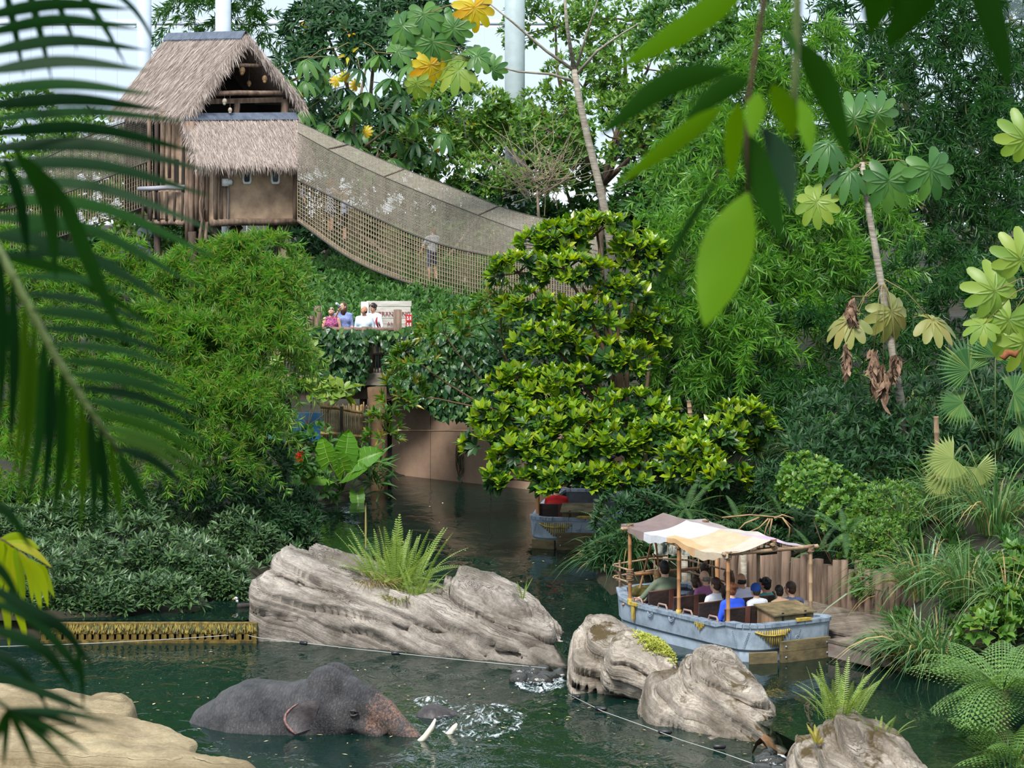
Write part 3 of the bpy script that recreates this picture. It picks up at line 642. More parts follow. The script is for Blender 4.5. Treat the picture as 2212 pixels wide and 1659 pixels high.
    if style != 'bald':
        h.ball(HP(0, -.016, .024), (.083, .094, .102), 16, 12, HM); h.ball(HP(0, -.035, -.02), (.078, .072, .085), 14, 10, HM)
        if style == 'bun': h.ball(HP(.01, -.10, .05), (.05, .045, .045), 12, 8, HM)
        if style == 'pony': h.tube([HP(0, -.09, .03), HP(0, -.145, 0), HP(.01, -.15, -.10), HP(.02, -.13, -.24)], [.03, .036, .034, .012], 9)
        if style == 'long': h.tube([HP(0, -.03, .05), HP(0, -.055, -.06), HP(0, -.06, -.20)], [.086, .085, .065], 12)
        if style == 'curly':
            for i in range(26):
                a = RNG.normal(size=3); a /= np.linalg.norm(a); a[1] = -abs(a[1]) if RNG.random() < .7 else a[1]; a[2] = a[2] * .6 + .4; h.ball(HP(a[0] * .08, a[1] * .085, a[2] * .10), .03, 7, 5)
        V = np.array(h.V); V += 0.006 * np.stack([vnoise(V * 45, s_) for s_ in (1, 2, 3)], -1); h.V = [tuple(v) for v in V]
        child('hair', h.mesh('hair', hm, True))
    else:
        h.ball(HP(0, -.020, -.022), (.0815, .080, .062), 16, 10, HM); child('hair', h.mesh('hair', hm, True), 'short hair fringe below a bald crown')
    e = MB()
    for s_ in (-1, 1): e.ball(HP(.03 * s_, .082, .012), (.013, .010, .008), 8, 6, HM)
    child('eyes', e.mesh('eyes', M_eye, True))
    e = MB(); e.tube([HP(-.022, .088, -.062), HP(0, .093, -.060), HP(.022, .088, -.062)], [.003, .006, .003], 6); child('mouth', e.mesh('mouth', M_lip, True))
    for nm, mb_, mt, lb in extra: child(nm, mb_(J, HP, HM).mesh(nm, mt, True), lb)
    return root
M_eye = plain('eye', (34, 28, 26), .25); M_lip = plain('lip', (166, 96, 88), .5)

# ------------------------------------------------------------------ plants
MAGN = leafmat('glossy_leaf_bright', [(64, 104, 26), (112, 152, 34), (158, 182, 44), (84, 128, 30), (50, 92, 30), (172, 186, 52)], 0.28, 0.40)
BAMB = leafmat('bamboo_leaf', [(54, 102, 38), (80, 132, 46), (108, 158, 58), (64, 116, 44), (126, 168, 72)], 0.40, 0.40)
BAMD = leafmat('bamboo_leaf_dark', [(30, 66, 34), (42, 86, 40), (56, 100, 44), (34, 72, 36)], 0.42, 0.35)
BAMF = leafmat('fine_bamboo_leaf', [(58, 112, 40), (84, 142, 50), (116, 164, 56), (68, 124, 44), (140, 146, 70), (74, 132, 48)], 0.45, 0.42)
BGLT = leafmat('pale_green_leaf', [(60, 104, 42), (84, 128, 48), (108, 148, 60), (70, 116, 48), (128, 150, 54)], 0.42, 0.40)
BGMD = leafmat('mid_green_leaf', [(42, 86, 38), (58, 104, 42), (76, 118, 46), (48, 92, 40)], 0.48, 0.36, .4)
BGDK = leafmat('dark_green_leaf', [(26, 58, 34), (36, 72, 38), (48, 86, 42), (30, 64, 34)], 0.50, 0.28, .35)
SHRB = leafmat('bank_shrub_leaf', [(54, 84, 52), (72, 102, 60), (92, 120, 72), (44, 74, 46), (62, 92, 54)], 0.38, 0.28)
VINE = leafmat('vine_leaf', [(30, 66, 38), (42, 82, 44), (58, 100, 46), (36, 74, 42), (84, 118, 46)], 0.36, 0.28)
GRAS = leafmat('grass_blade', [(62, 104, 62), (84, 124, 70), (106, 142, 80), (70, 112, 66), (128, 148, 82)], 0.40, 0.35)
GRYL = leafmat('straw_blade', [(170, 150, 96), (148, 128, 80), (120, 112, 62), (186, 164, 112)], 0.6, 0.25)
FERN = leafmat('sword_fern', [(124, 150, 70), (144, 168, 82), (112, 142, 64), (162, 178, 100)], 0.45, 0.40)
TFRN = leafmat('tree_fern', [(80, 116, 56), (98, 138, 66), (116, 150, 74), (70, 106, 52)], 0.45, 0.35)
CECR = leafmat('cecropia_leaf', [(54, 98, 48), (70, 116, 56), (88, 130, 58), (62, 106, 52)], 0.42, 0.36)
CECY = leafmat('cecropia_leaf_pale', [(104, 138, 58), (124, 152, 60), (140, 160, 66), (112, 144, 60)], 0.42, 0.40)
CECO = leafmat('cecropia_leaf_old', [(146, 146, 76), (128, 134, 70), (152, 138, 76), (112, 124, 66)], 0.5, 0.30)
EARL = leafmat('elephant_ear_leaf', [(92, 150, 44), (112, 166, 50), (78, 136, 42)], 0.35, 0.45)
YELW = leafmat('yellow_leaf', [(206, 176, 40), (190, 190, 50), (214, 160, 40)], 0.45, 0.40)
BARK = plain('bark', (128, 112, 96), 0.85, c2=(76, 62, 52), scale=8, bump=0.5, stretch=(1, 1, 0.3))
BARKP = plain('pale_bark', (168, 162, 148), 0.8, c2=(118, 108, 96), scale=7, bump=0.4, stretch=(0.4, 0.4, 2.5))
CULM = plain('culm', (96, 106, 56), 0.55, c2=(64, 70, 40), scale=4)
MAGD = leafmat('glossy_leaf_dark', [(28, 60, 26), (36, 72, 30), (46, 84, 32), (24, 54, 28)], 0.42, 0.25)
TWIG = plain('twig', (104, 82, 58), 0.8, var=0.3, scale=5)
TWGY = plain('grey_twig', (166, 150, 128), 0.8, var=0.25, scale=5)

L_KITE = leaf_tpl(0.19, 2, 0.3, 0.12)
L_OVAL = leaf_tpl(0.21, 3, 0.28, 0.12, wmax=0.55, blunt=0.6)
L_BAMB = (np.array([(0, 0, 0), (-.07, .36, .03), (0, 1, -.2), (.07, .36, .03)], float), np.array([(0, 2, 1), (0, 3, 2)]))
L_LAN2 = leaf_tpl(0.14, 2, .3, .15, wmax=.42)
L_LANC = leaf_tpl(0.12, 3, 0.3, 0.2, wmax=0.42)
L_RND = leaf_tpl(0.30, 3, 0.2, 0.12, wmax=0.5, blunt=0.6)
def heart_tpl():
    V = [(0, 0, 0), (-0.30, -0.13, 0.02), (-0.42, 0.18, 0.04), (-0.26, 0.58, 0.0), (0, 1.0, -0.16), (0.26, 0.58, 0.0), (0.42, 0.18, 0.04), (0.30, -0.13, 0.02), (0, 0.45, -0.06)]
    T = [(0, 8, 1), (1, 8, 2), (2, 8, 3), (3, 8, 4), (4, 8, 5), (5, 8, 6), (6, 8, 7), (7, 8, 0)]
    return np.array(V, float), np.array(T)[:, ::-1]
L_HRT = heart_tpl()

def lobesm(lobes):
    """pixel lobes (px, py, depth, rx, ry[, rd metres]) -> [(centre, radii)]"""
    r = []
    for l in lobes:
        px, py, Y, rx, ry = l[:5]; s = Y / F; rd = l[5] if len(l) > 5 else 0.8 * min(rx, ry) * s
        r.append((np.array(W(px, py, Y)), np.array([rx * s, rd, ry * s])))
    return r
def bend(a, b, k=6, amt=0.12, rng=random):
    a, b = Vector(a), Vector(b); L = (b - a).length; o = Vector((rng.uniform(-1, 1), rng.uniform(-1, 1), rng.uniform(-.4, .4))) * amt * L
    return [a.lerp(b, t) + o * sin(pi * t) for t in [i / (k - 1) for i in range(k)]]
def leafobj(me, parent, P, D, N, S, name='leaf', **k):
    D = Vector(D).normalized(); X = D.cross(Vector(N)).normalized(); Z = X.cross(D)
    o = bpy.data.objects.new(name, me); COL.objects.link(o); o.parent = parent
    o.matrix_parent_inverse = Matrix.Translation(-parent.location)
    M = frame3(X, D, Z).to_4x4(); M.translation = Vector(P)
    o.matrix_basis = M @ Matrix.Diagonal((S, S, S, 1)); return prop(o, **k)

def leafy(name, label, cat, base, lobes, mat, tpl=L_KITE, size=0.2, k=6, n=400, axis_up=0.5, spread=(0.5, 1.1), droop=0.0, bark=BARK, tr=0.07, seed=0, twigs=24,
          group=None, singles=0, inner=0.55, bottom=-0.5, trunk=True, front=True, hang=0.0, jit=0.25, extra=None, limbs=True, old=None, spray=0.0):
    """tree or shrub: trunk, branches to each lobe, twigs, rosettes of leaves"""
    rng = np.random.default_rng(seed + 100); rnd = random.Random(seed); lm = lobesm(lobes)
    bx = (base[0] - 1106) / F * base[1]; bz = th(bx, base[1]); b = Vector((bx, base[1], bz - 0.05))
    root = empty(name, b, label, cat, group)
    P, A = shell_points(lm, n, rng, inner, front, bottom)
    A = norm(A + axis_up * UP + np.array([0, 0, -hang]))
    if spray:                                   # leaves gathered in drooping sprays
        m5 = 6; sel = rng.choice(len(P), len(P) // m5, replace=False); Pa, Aa = P[sel], norm(A[sel] + .45 * rdir(len(sel), rng)); tt = np.linspace(0, 1, m5)[None, :, None]; Ls = spray * rng.uniform(.6, 1.3, (len(sel), 1, 1))
        Q = Pa[:, None] + Aa[:, None] * tt * Ls - UP * (tt ** 2) * Ls * .55; Ad = norm(Aa[:, None] - UP * tt * .9 + 0 * Q); Q = Q + .05 * spray * rng.normal(size=Q.shape); P, A = Q.reshape(-1, 3), Ad.reshape(-1, 3)
    if singles:
        order = np.argsort(P[:, 1] - 0.3 * P[:, 2]); q = max(1, singles // k); sel = order[:q]; rest = order[q:]
        me = mesh_np('leaf', tpl[0], tpl[1], mat, True)
        for i in sel:
            a = norm(A[i]); ref = np.array([1.0, 0, 0]) if abs(a[2]) > 0.9 else UP; U = norm(np.cross(a, ref)); V_ = np.cross(a, U)
            for j in range(k):
                az = j * 2.39996 + rnd.random(); d = norm(a + (U * cos(az) + V_ * sin(az)) * rnd.uniform(*spread) + 0.12 * rng.normal(size=3) - droop * UP)
                leafobj(me, root, P[i] + d * 0.02, d, norm(a - d * a.dot(d) + 0.15 * UP), size * rnd.uniform(.75, 1.15))
        P2, A2 = P[rest], A[rest]
    else: P2, A2 = P, A
    vt = [rosette(P2, A2, k, tpl, size, spread, rng, droop, jit)]
    foliage('foliage', join_vt(vt), mat, root)
    if old is not None:  # a second, darker set of leaves deeper inside the crown
        Po, Ao = shell_points([(c, r * .9) for c, r in lm], int(n * .5), rng, .2, front, bottom); foliage('inner_leaves', rosette(Po, norm(Ao + .3 * UP), k, tpl, size, (.8, 1.6), rng, .3, jit), old, root)
    if extra:                                  # a few leaves of another colour
        em, en = extra; i = rng.choice(len(P), en, replace=False); foliage('turning_leaves', rosette(P[i], A[i], max(2, k // 2), tpl, size, spread, rng, droop, jit), em, root)
    if trunk:
        m = MB(); cs = [Vector(c) for c, r in lm]; mid = sum(cs, Vector()) / len(cs); fork = b.lerp(mid, 0.55)
        m.tube(bend(b, fork, 6, 0.05, rnd), [tr * (1 - 0.08 * i) for i in range(6)], 8); m.build('trunk', bark, root, True)
        br = MB()
        if limbs:
            for c in cs: br.tube(bend(fork, c, 5, 0.12, rnd), [tr * .6, tr * .5, tr * .42, tr * .34, tr * .25], 6)
        per = max(1, twigs); idx = rng.choice(len(P), min(len(P), per * len(cs)), replace=False)
        for i in idx:
            c = min(cs, key=lambda q: (q - Vector(P[i])).length); br.tube(bend(c, P[i], 4, 0.1, rnd), [tr * .22, tr * .17, tr * .12, tr * .07], 4, cap=False)
        br.build('branches', bark, root, True)
    return root

def grass(name, label, px, Y, base_py=None, n=120, L=1.2, w=0.016, spread=0.7, mat=GRAS, seed=0, group=None, rad=0.25, dead=0.12, cat='grass', lean=(0, 0), stiff=0.5, droop=1.25, z=None):
    rng = np.random.default_rng(seed + 900); x = (px - 1106) / F * Y
    z = th(x, Y) if z is None else z
    if base_py is not None: z = W(px, base_py, Y).z
    root = empty(name, (x, Y, z), label, cat, group); S = 7
    def blades(n, mat, nm, Lm):
        ang = rng.uniform(0, 2 * pi, n); r0 = rad * np.sqrt(rng.random(n)); ln = Lm * rng.uniform(0.5, 1.1, n); sp = rng.uniform(0.3, 1.1, n) * spread
        dirh = np.stack([np.cos(ang) + lean[0], np.sin(ang) * 0.8 + lean[1], 0 * ang], -1); base = np.stack([x + r0 * np.cos(ang), Y + r0 * np.sin(ang), np.full(n, z - 0.03)], -1)
        t = np.linspace(0, 1, S)[None, :, None]; ctr = base[:, None] + dirh[:, None] * (ln * sp)[:, None, None] * (t ** 1.6) * 1.1 + UP * ln[:, None, None] * ((1 + stiff * 0.1) * t - droop * sp[:, None, None] * t ** 2.3)
        side = norm(np.cross(dirh, UP) + 0.4 * rng.normal(size=(n, 3)))[:, None]; wd = w * rng.uniform(.7, 1.3, n)[:, None, None] * np.clip(1.0 - t ** 3, 0.02, 1) * np.minimum(1, 0.5 + 2 * t)
        V = np.stack([ctr - side * wd, ctr + side * wd], 2).reshape(n, 2 * S, 3)
        q = np.array([(2*i, 2*i+1, 2*i+3, 2*i+2) for i in range(S - 1)]); T = (q[None] + (np.arange(n) * 2 * S)[:, None, None]).reshape(-1, 4)
        link(nm, mesh_np(nm, V.reshape(-1, 3), T, mat), root, kind='stuff')
    blades(n, mat, 'blades', L)
    if dead: blades(max(4, int(n * dead)), GRYL, 'dry_blades', L * 0.95)
    return root

# ferns
def frond_mesh(nm, mat, n=22, w=0.13, arch=0.55, pw=0.028, bip=False, sag=0.35, droop=0.25):
    """unit-length frond along +Y arching up then down, pinnae on both sides"""
    m = MB(); pt = lambda t: Vector((0, t * (1 - 0.18 * arch * t), arch * (0.55 * t - 0.62 * t * t)))
    m.tube([pt(i / 8) for i in range(9)], [0.007 * (1 - .8 * i / 8) for i in range(9)], 4, cap=False)
    for i in range(n):
        t = 0.06 + 0.93 * (i + .5) / n; c = pt(t); f = (pt(min(1, t + .02)) - pt(t - .02)).normalized()
        ln = w * min(1, 0.45 + t * 3.0) * (1 - t ** 2.2) ** 0.75 + 0.008
        for s in (-1, 1):
            d = (Vector((s, 0, 0)) + f * 0.35 + Vector((0, 0, -droop))).normalized(); up = f.cross(d) * s
            if not bip:
                a = c + f * pw; b = c - f * pw; mid = c + d * ln * .55; tip = c + d * ln + Vector((0, 0, -sag * ln * .3))
                m.add([b, mid - f * pw * .85, tip, mid + f * pw * .85, a], [(0, 1, 3, 4), (1, 2, 3)])
            else:
                k = max(4, int(10 * ln / w)); m.add([c - f * .003, c + f * .003, c + d * ln + Vector((0, 0, -sag * ln * .4))], [(0, 1, 2)])
                for j in range(k):
                    u = (j + .6) / k; cc = c + d * ln * u + Vector((0, 0, -sag * ln * .4 * u * u)); pl = w * 0.085 * (1 - u ** 1.8) * min(1, .5 + 2 * t) + .004; hw = ln / k * 0.55
                    for q in (-1, 1):
                        e = (f * q + d * 0.45).normalized(); m.add([cc - d * hw, cc + e * pl, cc + d * hw], [(0, 1, 2)])
    return m.mesh(nm, mat, True)
FR_S = [frond_mesh('frond', FERN, 27, 0.085, a, 0.0095, droop=.1) for a in (0.25, 0.6)]
FR_T = [frond_mesh('frond', TFRN, 17, 0.27, a, 0.02, True, droop=.30, sag=.9) for a in (0.45, 0.8)]
def fern(name, label, P, n, L, meshes, seed=0, elev=(25, 80), group=None, fan=(0, 360), cat='fern', crown=0.05):
    rnd = random.Random(seed + 3); P = Vector(P); root = empty(name, P, label, cat, group)
    for i in range(n):
        az = R(fan[0] + (fan[1] - fan[0]) * (i + rnd.random() * .8) / n); el = R(rnd.uniform(*elev))
        d = Vector((cos(az) * cos(el), sin(az) * cos(el), sin(el))); nn = Vector((-cos(az) * sin(el), -sin(az) * sin(el), cos(el)))
        me = meshes[0] if el > R(55) else meshes[-1]
        leafobj(me, root, P + Vector((cos(az), sin(az), 0)) * crown * rnd.random() - d * 0.02, d, nn, L * rnd.uniform(.65, 1.1), 'frond')
    return root

# big leaves
def palmate_mesh(nm, mat, lobes=9, gap=50, droop=0.35, w=0.185, inner=0.3):
    """umbrella leaf: lobes radiating from the leaf-stalk, unit radius, facing +Z"""
    m = MB(); span = 360 - gap
    for i in range(lobes):
        a = R(-90 + gap / 2 + span * (i + .5) / lobes + 0); ln = 0.72 + 0.28 * sin(pi * (i + .5) / lobes); d = Vector((cos(a), sin(a), 0)); s = Vector((-sin(a), cos(a), 0))
        rows = []
        for t, ww in ((0, .3), (.2, .62), (.45, .92), (.72, 1.0), (.92, .72), (1.0, .3)):
            z = -droop * t * t * ln; c = d * t * ln + Vector((0, 0, z)); e = s * w * ww * (1 if t > 0 else .3); rows.append([c - e + Vector((0, 0, .03 * ww)), c + Vector((0, 0, -.012)), c + e + Vector((0, 0, .03 * ww))])
        m.grid(rows)
    return m.mesh(nm, mat, True)
PL_U = palmate_mesh('leaf', CECR, 9, 50, 0.35); PL_D = palmate_mesh('leaf', CECR, 9, 40, 0.95); PL_Y = palmate_mesh('leaf', CECY, 9, 45, 0.4); PL_O = palmate_mesh('leaf', CECO, 9, 70, 0.55)
PL_YY = palmate_mesh('leaf', YELW, 9, 45, 0.4); PL_DK = palmate_mesh('leaf', BGDK, 9, 40, 0.9, w=.13)
def fan_mesh(nm, mat, n=26, span=230, cut=0.62, fold=0.05):
    m = MB(); C = Vector((0, 0, 0))
    for i in range(n):
        a0, a1, a2 = [R(90 - span / 2 + span * (i + q) / n) for q in (0, .5, 1)]; f = 0.82 + .18 * sin(pi * (i + .5) / n)
        P = lambda a, r, z: Vector((cos(a) * r, sin(a) * r, z - .25 * r * r))
        m.add([C, P(a0, cut * f, 0), P(a1, cut * f, fold), P(a2, cut * f, 0), P(a1, f, -.06)], [(0, 1, 2), (0, 2, 3), (1, 4, 2), (2, 4, 3)])
    return m.mesh(nm, mat, False)
PL_FAN = fan_mesh('leaf', GRAS); PL_FANY = fan_mesh('leaf', leafmat('fan_pale', [(140, 156, 92), (156, 168, 104), (128, 148, 84)], .5, .35))
def ear_mesh(nm, mat):
    m = MB(); rows = []
    for i in range(13):
        t = i / 12; y = t * 1.0; w = 0.40 * (sin(pi * min(1, 0.24 + t * .76)) ** 0.75) if t < 1 else 0.0
        z = -0.28 * t * t; r = []
        for j in (-1, -.6, -.2, 0, .2, .6, 1):
            back = -0.30 * abs(j) ** 1.5 * (1 - t) ** 3; r.append(Vector((j * w * (1 + .05 * cos(i * 3.1)), y + back, z + 0.10 * abs(j) + .015 * cos(i * 3.1) * abs(j))))
        rows.append(r)
    m.grid(rows); up_ = Vector((0, 0, .006)); m.tube([r[3] + up_ for r in rows[:-1]], [.011 * (1 - i / 14) for i in range(12)], 4, 1)
    for i in range(1, 10, 2):
        for j in (0, 6): a = rows[i][3]; b = rows[min(12, i + 1)][j]; m.tube([a + up_, a.lerp(b, .5) + up_ + Vector((0, 0, .012)), a.lerp(b, .93) + up_ * 1.6], [.006, .005, .003], 3, 1)
    return m.mesh(nm, [mat, plain('leaf_vein', (168, 196, 104), .5)], True)
PL_EAR = ear_mesh('leaf', EARL)
M_petiole = plain('leaf_stalk', (132, 120, 74), 0.6, var=.2)
def stalked(root, me, base, at, D, N, S, r=0.008, mat=M_petiole, name='leaf', bow=0.1, **k):
    """one leaf with its own stalk as a sub-part"""
    o = leafobj(me, root, at, D, N, S, name, **k)
    a, b = Vector(base), Vector(at); mid = a.lerp(b, .5) + Vector((0, 0, bow * (b - a).length)); m = MB(); m.tube([a, mid, b], [r * 1.3, r, r * .7], 5)
    s = bpy.data.objects.new('stalk', m.mesh('stalk', mat, True)); COL.objects.link(s); reparent(s, o)
    return o

# ------------------------------------------------------------------ planting
def spread_under(name, label, region, Yf, n, mat, tpl, size, k, seed, mix=0.5, cat='undergrowth', spread=(.5, 1.2), droop=.1, axis=(0, -0.5, 0.8)):
    """loose leaf cover over a region of the bank given as a pixel polygon and a depth function"""
    rng = np.random.default_rng(seed); xs = np.array([p[0] for p in region]); ys = np.array([p[1] for p in region])
    q = np.stack([rng.uniform(xs.min(), xs.max(), n * 3), rng.uniform(ys.min(), ys.max(), n * 3)], -1); q = q[inside(q, region)][:n]
    Yv = np.array([Yf(a, b) for a, b in q]) + rng.normal(0, .35, len(q)); P = Wn(q[:, 0], q[:, 1], Yv); A = norm(np.array(axis) + mix * rdir(len(P), rng))
    o = foliage(name, rosette(P, A, k, tpl, size, spread, rng, droop), mat, None); return prop(o, label, cat)
# 1 far trees beyond the bridge and the hut
leafy('feathery_bamboo', 'feathery bamboo crown rising behind the hut ridge', 'bamboo', (470, 103), [(420, 40, 104, 75, 50), (520, 55, 104, 70, 45), (470, 10, 104, 90, 40), (560, 75, 103.5, 40, 25)], BGMD, L_BAMB, .34, 6, 420, .1, (.4, 1.2), .35, CULM, .05, 1, 10, spray=.8)
leafy('broadleaf_tree', 'dark broadleaf tree with drooping leaf whorls above the net bridge', 'tree', (800, 100), [(760, 110, 100, 130, 75), (700, 60, 101, 90, 60), (880, 70, 101, 100, 90), (820, 20, 102, 150, 50), (960, 160, 100, 60, 90), (640, 170, 99, 60, 70), (680, 265, 98.5, 90, 80), (800, 285, 98.5, 100, 70), (905, 250, 99, 80, 80)], BGDK, L_LAN2, .40, 7, 1150, .2, (.8, 1.6), .35, BARK, .14, 2, 8, extra=(YELW, 14))
leafy('pale_bush', 'pale green bush glowing behind the middle of the net bridge', 'bush', (1000, 96), [(1000, 250, 97, 110, 75), (930, 310, 96.5, 70, 60), (1090, 300, 97, 80, 70), (1020, 390, 96, 100, 60), (1150, 390, 95, 80, 50)], BGLT, L_KITE, .27, 6, 760, .6, (.6, 1.2), .0, BARKP, .07, 3, 12, extra=(YELW, 10))
leafy('feathery_tree', 'tall fresh-green tree spreading behind the grey fork-trunk tree', 'tree', (1300, 103), [(1200, 60, 106, 120, 90), (1330, 40, 105, 120, 80), (1400, 150, 104, 130, 110), (1260, 190, 104, 90, 90), (1180, 280, 103, 100, 90), (1330, 300, 102, 120, 100), (1450, 260, 101, 90, 110)], BGLT, L_KITE, .27, 6, 1500, .4, (.6, 1.3), .1, BARK, .16, 4, 8)
leafy('broadleaf_tree', 'mid-green tree filling the gap beside the tall bamboo', 'tree', (1560, 98), [(1480, 80, 100, 110, 100), (1570, 180, 99, 100, 120), (1530, 330, 97, 120, 110), (1430, 420, 95, 100, 80), (1640, 60, 101, 90, 60)], BGMD, L_KITE, .29, 6, 1200, .4, (.6, 1.2), .1, BARK, .15, 5, 8)
leafy('broadleaf_tree', 'deep green tree under the far end of the net bridge', 'tree', (960, 93), [(900, 660, 92, 120, 60), (1020, 700, 90, 120, 70), (800, 600, 94, 120, 50), (690, 590, 94, 70, 70), (1050, 440, 96, 100, 60), (680, 450, 97, 60, 60), (750, 490, 97, 70, 50), (850, 520, 97, 70, 50)], BGDK, L_KITE, .25, 6, 1200, .4, (.6, 1.2), .1, BARK, .12, 6, 8)
leafy('bushy_tree', 'green bushy tree half hidden beyond the palm fronds', 'tree', (150, 97), [(60, 300, 98, 100, 70), (180, 330, 97, 90, 90), (60, 420, 96, 110, 90), (200, 460, 95, 110, 60), (320, 520, 93, 90, 50), (40, 230, 99, 80, 40)], BGLT, L_KITE, .29, 6, 800, .5, (.6, 1.2), .0, BARK, .12, 7, 8)
# drooping umbrella-leaf tree to the right of the hut
ut = empty('umbrella_leaf_tree', (W(740, 600, 95).x, 95, 2), 'umbrella-leaf tree with drooping dark whorled leaves beside the hut gable', 'tree')
m = MB(); m.tube([W(700, 640, 95), W(720, 420, 95), W(760, 300, 95.2), W(790, 150, 95.5)], [.10, .08, .06, .03], 8); m.tube([W(715, 430, 95), W(640, 330, 94.6), W(650, 240, 94.5)], [.06, .04, .02], 6); m.tube([W(735, 360, 95), W(860, 260, 94.6), W(900, 200, 94.5)], [.05, .03, .02], 6); m.build('trunk', BARK, ut, True)
rnd = random.Random(5)
for (px, py) in [(620, 215), (660, 175), (700, 150), (640, 265), (690, 215), (735, 190), (770, 150), (800, 200), (750, 240), (705, 270), (660, 310), (720, 320), (780, 280), (830, 245), (870, 205), (900, 260), (850, 300), (790, 330), (650, 240), (930, 215), (840, 170), (610, 260), (905, 310), (960, 290), (745, 285), (815, 120), (880, 140), (630, 300), (675, 345), (600, 190), (655, 130), (720, 120), (760, 205), (700, 180), (735, 345), (800, 360), (840, 345), (860, 250), (940, 330), (880, 335), (780, 230), (625, 175), (690, 300), (585, 150), (610, 330), (770, 320)]:
    Y = 94.6 + rnd.uniform(-.6, .6); p = W(px + rnd.uniform(-8, 8), py, Y); az = rnd.uniform(0, 6.28)
    stalked(ut, PL_D if rnd.random() < .75 else PL_DK, W(770 + (px - 770) * .35, py - 28, 95), p, (cos(az), sin(az), 0), (rnd.uniform(-.3, .3), -.5, .8), rnd.uniform(.42, .56), .012)
for (px, py) in [(728, 175), (745, 170), (770, 185), (640, 205), (790, 285)]: leafobj(PL_YY, ut, W(px, py, 94.2), (rnd.uniform(-1, 1), -.2, .6), (0, -.8, .5), .22)
# cecropia with big bright leaves above the bridge
ct = empty('cecropia_tree', (W(1310, 640, 84).x, 84, 2), 'slender pale-trunked cecropia forking high above the net bridge', 'tree')
m = MB(); m.tube([W(1330, 640, 84), W(1312, 480, 84), W(1295, 400, 84), W(1270, 300, 84), W(1250, 210, 84), W(1240, 150, 84)], [.11, .105, .10, .095, .085, .08], 10); m.build('trunk', BARKP, ct, True)
for pts, r in (([(1240, 150), (1225, 60), (1218, -30)], .06), ([(1240, 152), (1180, 110), (1110, 50), (1060, 10)], .05), ([(1238, 175), (1190, 160), (1120, 155), (1040, 135)], .045), ([(1246, 160), (1290, 110), (1340, 75), (1380, 50)], .045), ([(1244, 150), (1265, 80), (1285, 20), (1300, -30)], .04)):
    m = MB(); m.tube([W(a, b, 84 - .3 * i) for i, (a, b) in enumerate(pts)], [r * (1 - .22 * i) for i in range(len(pts))], 7); m.build('branch', BARKP, ct, True)
for px, py, s, me in ((935, 90, .75, PL_U), (990, 150, .7, PL_Y), (930, 140, .6, PL_YY), (870, 55, .55, PL_U), (1025, 15, .65, PL_YY), (915, 30, .6, PL_U), (1030, 120, .55, PL_U), (860, 110, .5, PL_U), (980, 60, .6, PL_U), (900, 180, .45, PL_Y), (1065, 150, .4, PL_U)):
    b = (1040, 135) if py > 70 else (1060, 10); stalked(ct, me, W(b[0], b[1], 83.2), W(px, py, 83), (rnd.uniform(-.6, .6), rnd.uniform(-.2, .2), rnd.uniform(-1, 1)), (rnd.uniform(-.35, .35), -.85, .5), s, .012)
# grey bare twigs
bt = empty('bare_bush', (W(1170, 460, 86).x, 86, 2), 'tangle of bare grey twigs behind the net bridge', 'bush'); m = MB()
for i in range(90):
    a = W(1160 + rnd.gauss(0, 30), 400 + rnd.gauss(0, 25), 86); ang = rnd.uniform(.2, 2.9); L = rnd.uniform(.6, 2.2); b = a + Vector((cos(ang) * L * 1.1, rnd.uniform(-.5, .5), sin(ang) * L * .9)); m.tube([a, a.lerp(b, .5) + Vector((rnd.gauss(0, .15), 0, rnd.gauss(0, .15))), b], [.016, .011, .005], 4, cap=False)
m.tube([W(1165, 500, 86), W(1160, 400, 86)], [.05, .03], 6); m.build('branches', TWGY, bt, True, kind='stuff')
# 2 right-hand bamboo and its dark neighbours
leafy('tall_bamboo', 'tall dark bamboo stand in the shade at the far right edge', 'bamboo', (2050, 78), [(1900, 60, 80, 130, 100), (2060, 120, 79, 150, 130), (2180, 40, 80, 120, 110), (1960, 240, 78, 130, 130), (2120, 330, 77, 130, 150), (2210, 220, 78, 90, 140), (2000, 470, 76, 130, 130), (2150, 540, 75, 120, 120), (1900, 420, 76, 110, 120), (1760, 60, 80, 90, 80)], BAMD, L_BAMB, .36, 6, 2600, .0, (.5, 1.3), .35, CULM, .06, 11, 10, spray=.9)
leafy('tall_bamboo', 'bright leafy bamboo arching over the boat landing', 'bamboo', (1640, 72), [(1700, 130, 74, 110, 90), (1620, 230, 73, 110, 100), (1770, 260, 73, 120, 110), (1560, 360, 71, 110, 110), (1690, 400, 71, 130, 110), (1820, 480, 71, 130, 120), (1580, 500, 69, 120, 110), (1700, 560, 69, 130, 120), (1840, 640, 69, 120, 120), (1560, 640, 67.5, 120, 110), (1680, 720, 67.5, 120, 110)], BAMB, L_BAMB, .30, 7, 3600, .0, (.5, 1.3), .4, CULM, .05, 12, 10, spray=.75)
leafy('tall_bamboo', 'bamboo spray hanging in front of the glossy broadleaf tree', 'bamboo', (1560, 66), [(1480, 560, 66, 80, 90), (1520, 700, 65.5, 90, 90), (1600, 800, 65, 100, 90), (1480, 800, 65.5, 70, 60)], BAMB, L_BAMB, .28, 7, 1000, .0, (.5, 1.3), .45, CULM, .04, 13, 10, spray=.7)
leafy('tall_bamboo', 'shaded bamboo thicket under the cecropia with withered leaves', 'bamboo', (1880, 66), [(1780, 780, 66, 120, 100), (1900, 820, 65.5, 110, 110), (2020, 660, 67, 120, 120), (2120, 720, 66, 110, 120), (1800, 900, 64, 130, 70), (1680, 860, 65, 90, 90)], BAMD, L_BAMB, .28, 6, 1500, .0, (.5, 1.3), .4, CULM, .04, 14, 10, spray=.7)
